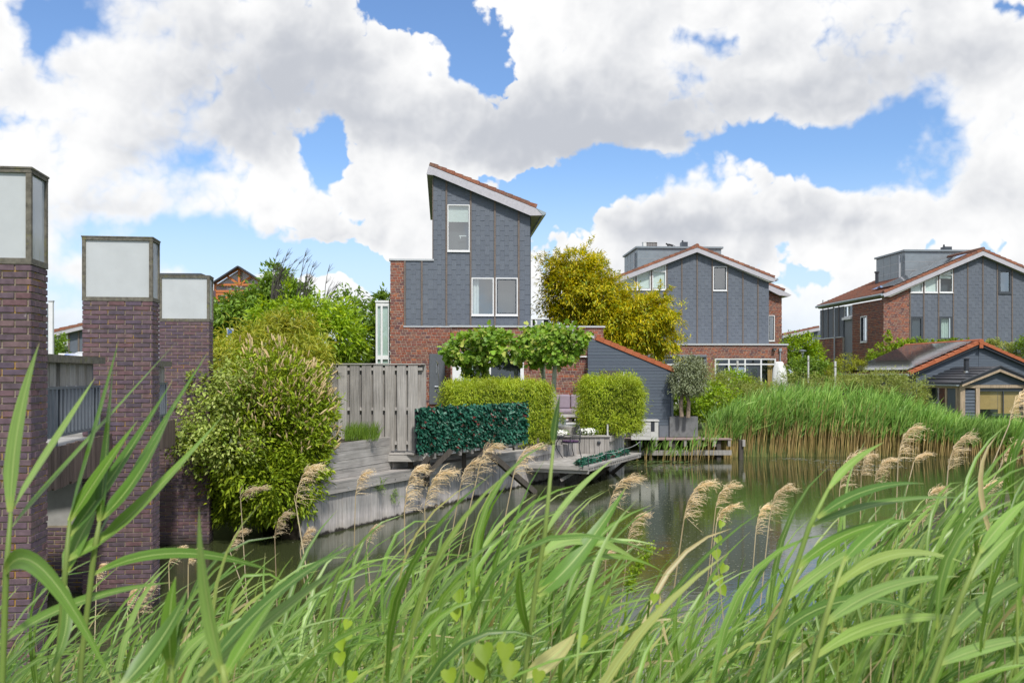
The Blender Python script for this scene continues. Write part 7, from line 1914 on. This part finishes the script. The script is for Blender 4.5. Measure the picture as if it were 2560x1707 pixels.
# dry stalks among them
n = 700; b, d, Lst = make_stalks(n, 2.2, 7.5, -20)
d[:, 0] *= rng.uniform(-.6, 1.6, n)
V, Q = ribbon_mesh(b, unitv(d), Lst * rng.uniform(.85, 1.1, n), np.full(n, .0085), np.zeros((n, 3)), 3, .3, taper=(.01, 1))
o = mesh_np('dry_stalks', V, Q, M['straw'], None, 'stuff'); o['label'] = 'dry straw coloured reed stalks standing among the green reeds'; o['category'] = 'reeds'

# ---- last year's dry plumes
PL = [(738, 1163, 797, 1260, 762, 1400, 'dry plume before the laurel bush, tallest of those under it'), (888, 1178, 925, 1240, 884, 1420, 'thin pale dry plume on a long straw before the sheet wall planks'),
      (600, 1222, 668, 1246, 612, 1420, 'nodding dry plume on a hooked stalk below the laurel bush'), (686, 1281, 724, 1340, 690, 1440, 'small drooping dry plume at the foot of the laurel bush'),
      (1010, 1164, 1058, 1278, 1013, 1420, 'shaggy dry plume before the walkway struts, left of the two big golden plumes'), (1060, 1176, 1137, 1270, 1066, 1440, 'loose spreading dry plume between the struts and the golden plumes'),
      (1150, 1150, 1206, 1216, 1118, 1400, 'big golden plume, left one of the pair before the long dark brace'), (1192, 1111, 1250, 1192, 1138, 1420, 'tall golden plume crossing the top of the long dark brace'),
      (1282, 1116, 1356, 1190, 1238, 1420, 'fluffy golden plume bent right before the end of the sheet wall'), (1520, 1193, 1600, 1272, 1512, 1440, 'dry plume before the dark water in front of the lower deck'),
      (1568, 1283, 1610, 1376, 1556, 1480, 'narrow dry plume over the yellow reflection in the pond'), (915, 1315, 949, 1358, 925, 1460, 'short dry plume below the sheet wall waterline'),
      (1481, 1380, 1537, 1412, 1470, 1520, 'low nodding dry plume at the near edge of the brick reflection'), (1228, 1455, 1272, 1480, 1230, 1560, 'tiny bent dry plume deep among the green leaves at centre'),
      (1708, 1205, 1786, 1300, 1688, 1450, 'feathery dry plume on the dark shed reflection, left of a pair'), (1788, 1210, 1846, 1270, 1768, 1460, 'feathery dry plume on open water, right of a pair'),
      (1790, 1262, 1850, 1308, 1775, 1450, 'broken dry plume wound by a yellow climber'), (1888, 1260, 1926, 1338, 1880, 1450, 'low ragged dry plume left of the bright sky reflection'),
      (1922, 1216, 1980, 1300, 1904, 1480, 'double headed dry plume above the bright sky reflection'), (2098, 1132, 2160, 1224, 2092, 1420, 'tall feathery dry plume before the far reeds, beside a green blade'),
      (2152, 1134, 2188, 1190, 2150, 1380, 'thin dry plume close behind the tall feathery one'), (2186, 1147, 2244, 1204, 2192, 1390, 'bowed dry plume with a bare straw, third from the tall green blade'),
      (2244, 1063, 2300, 1150, 2236, 1420, 'tallest upright dry plume against the green far reeds'), (2283, 1136, 2332, 1156, 2240, 1330, 'flat nodding dry plume on a slanting stalk before the far reeds'),
      (2368, 1087, 2433, 1180, 2356, 1400, 'large drooping dry plume below the pavilion window'), (2522, 978, 2584, 1060, 2372, 1420, 'huge golden plume on a thick slanting stalk at the right picture edge'),
      (2500, 1103, 2580, 1166, 2400, 1340, 'golden plume hanging at the right picture edge below the huge one'), (344, 1463, 381, 1538, 360, 1640, 'pale dry plume low before the middle pier'),
      (421, 1367, 462, 1412, 425, 1540, 'dense dry plume before the foot of the middle pier'), (470, 1371, 498, 1412, 470, 1540, 'short dry plume right of the middle pier foot'),
      (574, 1325, 614, 1378, 640, 1560, 'tangled dry plume with broken straws under the laurel bush'), (750, 1322, 782, 1380, 770, 1520, 'dry plume at the corner where the sheet wall meets the bush'),
      (241, 1409, 258, 1456, 238, 1560, 'small dry plume in the dark gap between the first two piers'), (318, 1470, 339, 1522, 322, 1620, 'narrow dry plume leaning on the middle pier base'),
      (112, 1642, 134, 1704, 118, 1760, 'small dry plume at the bottom left beside the nearest pier'), (2305, 1218, 2358, 1308, 2330, 1440, 'shaggy dry plume on the water between leaning stalks at right'),
      (2442, 1203, 2504, 1262, 2430, 1400, 'dry plume before the reflection of the bamboo blinds'), (2538, 1225, 2582, 1284, 2535, 1400, 'dry plume cut by the right picture edge above the leaves')]
for (x0, y0, x1, y1, bx_, by_, lb) in PL:
    size = math.hypot(x1 - x0, y1 - y0); Y = min(8.2, max(3.4, .30 * F / size)); Ln = size / F * Y
    neck = P(x0 + .02 * (x1 - x0), y1, Y); tip = P(x1, y0 + .15 * (y1 - y0), Y + .03); mid = P(x0 + .22 * (x1 - x0), y0 - .12 * (y1 - y0), Y)
    g = P(bx_, by_, Y); zg = bank_z(Y) if Y < 3.6 else 0
    k_ = (neck - g); base = g - k_ * max(0, (g.z - max(zg, -.05)) / max(.05, k_.z)) if k_.z > .05 else Vector((g.x, g.y, zg))
    t = thing('dry_reed', lb, 'dry reed', base, 'dry reed plumes of last year')
    ax = bez(neck, mid, tip, 10)
    MB().tube([base, base.lerp(g, .6), g, neck] + ax[1:8], [.0045, .0045, .0042, .0036] + [.0028 - .0003 * i for i in range(7)], 5).build('stem', M['straw'], t)
    n = 95; tt = rng.random(n) * .95
    p0 = np.array([tuple(ax[int(a * 10)].lerp(ax[min(10, int(a * 10) + 1)], a * 10 - int(a * 10))) for a in tt])
    dd = unitv(np.stack([rng.normal(size=n) * .25 + .45, rng.normal(size=n) * .4, rng.normal(size=n) * .3 + .55], 1))
    L = Ln * rng.uniform(.25, .55, n) * (1 - .45 * tt)
    pull = np.stack([rng.uniform(.6, 1.3, n), rng.normal(size=n) * .15, -rng.uniform(.2, 1.1, n)], 1)
    V1, Q1 = ribbon_mesh(p0, dd, L, rng.uniform(.0022, .0045, n), pull, 5, .2, 1.0, taper=(.05, .9))
    # the fine hairs along each strand
    m = 300; i_ = rng.integers(0, n, m); s_ = rng.integers(2, 6, m)
    ph = V1.reshape(n, 6, 3, 3)[i_, np.minimum(s_, 5), 1]
    dh = unitv(np.stack([rng.normal(size=m) * .4 + .7, rng.normal(size=m) * .5, rng.normal(size=m) * .6 - .15], 1))
    V2, Q2 = ribbon_mesh(ph, dh, Ln * rng.uniform(.05, .12, m), rng.uniform(.0018, .0034, m), np.array([.3, 0, -.4])[None].repeat(m, 0), 2, .1, 1.0, taper=(.05, .9))
    mesh_np('plume', np.concatenate([V1, V2]), np.concatenate([Q1, Q2 + len(V1)]), M['plume'], t)

# ---- bindweed with heart shaped leaves
HEART = [(0, 0), (-.22, -.12), (-.45, -.02), (-.50, .25), (-.36, .58), (0, 1.05), (.36, .58), (.50, .25), (.45, -.02), (.22, -.12)]
def bindweed(label, Y, lv, stem):
    b = P(*stem[0], Y); t = thing('bindweed', label, 'climbing plant', b)
    MB().tube([P(x, y, Y + .02 * math.sin(i * 2)) for i, (x, y) in enumerate(stem)], .0025, 5).build('stem', M['reed_g'], t)
    for (px, py, s_, a, tl) in lv:
        c = P(px, py, Y - random.uniform(.0, .06)); sz = s_ / F * Y
        u = Vector((math.cos(a), math.sin(a) * .3 * tl, math.sin(a))); u.normalize()
        v = Vector((-math.sin(a), -tl, math.cos(a))); v.normalize(); nn = u.cross(v)
        vs = [c + (u * x + v * (y - .4)) * sz + nn * (abs(x) * .28 * sz) for x, y in HEART] + [c, c + v * .35 * sz]
        k = len(HEART)
        fs = [(i, (i + 1) % k, k + (0 if (i < 3 or i > 6) else 1)) for i in range(k)] + [(3, k + 1, k), (7, k, k + 1)]
        MB().add(vs, fs).build('leaf', M['bindweed'], t, smooth=True)
bindweed('bindweed with four heart shaped yellow green leaves at the bottom centre', 1.9, [(1210, 1632, 50, 3.3, .5), (1262, 1628, 46, 3.0, .4), (1194, 1672, 52, 3.6, .3), (1276, 1672, 46, 3.0, .5), (1124, 1690, 40, 3.4, .4), (1345, 1690, 34, 2.9, .4)], [(1240, 1760), (1225, 1690), (1215, 1640), (1250, 1600), (1262, 1580)])
bindweed('bindweed twining up a dry plume on the open water', 4.2, [(1803, 1310, 18, 2.6, .4), (1797, 1350, 22, 3.6, .4), (1790, 1385, 26, 3.2, .4), (1808, 1420, 26, 2.6, .4), (1795, 1450, 30, 3.3, .4), (1806, 1475, 26, 3.6, .4)], [(1785, 1560), (1800, 1480), (1790, 1400), (1800, 1330), (1812, 1290)])
bindweed('bindweed leaves among the reeds left of the tall centre stem', 3.0, [(1146, 1490, 34, 3.4, .4), (1170, 1512, 30, 2.8, .4), (1175, 1455, 20, 2.6, .5), (1140, 1535, 30, 3.3, .4), (1190, 1470, 16, 3.2, .4)], [(1150, 1640), (1155, 1540), (1160, 1480), (1178, 1440)])
bindweed('bindweed leaves low at left between the broad reeds', 2.3, [(852, 1608, 34, 3.4, .4), (868, 1560, 24, 2.8, .4), (870, 1590, 20, 2.6, .5), (850, 1645, 32, 3.3, .4), (880, 1690, 30, 3.0, .4)], [(850, 1760), (858, 1650), (862, 1580), (874, 1540)])
bindweed('bindweed leaves lighting the reeds at lower right of centre', 2.8, [(1512, 1500, 26, 3.2, .4), (1636, 1495, 24, 3.0, .4), (1650, 1520, 22, 3.4, .4), (1560, 1575, 24, 3.3, .4), (1455, 1600, 30, 3.0, .4)], [(1560, 1700), (1570, 1600), (1600, 1530), (1640, 1480)])
# yellow dock spike
q = P(1565, 1470, 4.5); dock = thing('dock_plant', 'yellow green seeding dock spike before the dark water at centre', 'weed', P(1560, 1560, 4.5))
stm = [P(1560, 1560, 4.5), P(1570, 1470, 4.5), P(1590, 1420, 4.5), P(1632, 1365, 4.5)]
MB().tube(stm, [.005, .004, .003, .002], 5).build('stem', M['bindweed'], dock)
pp = np.array([tuple(stm[int(a)].lerp(stm[int(a) + 1], a - int(a))) for a in rng.uniform(1, 2.999, 420)]) + rng.normal(size=(420, 3)) * .014
V, Q = leaves(pp, unitv(rng.normal(size=(420, 3))), .016, .012); mesh_np('seeds', V, Q, M['bindweed'], dock, 'stuff')
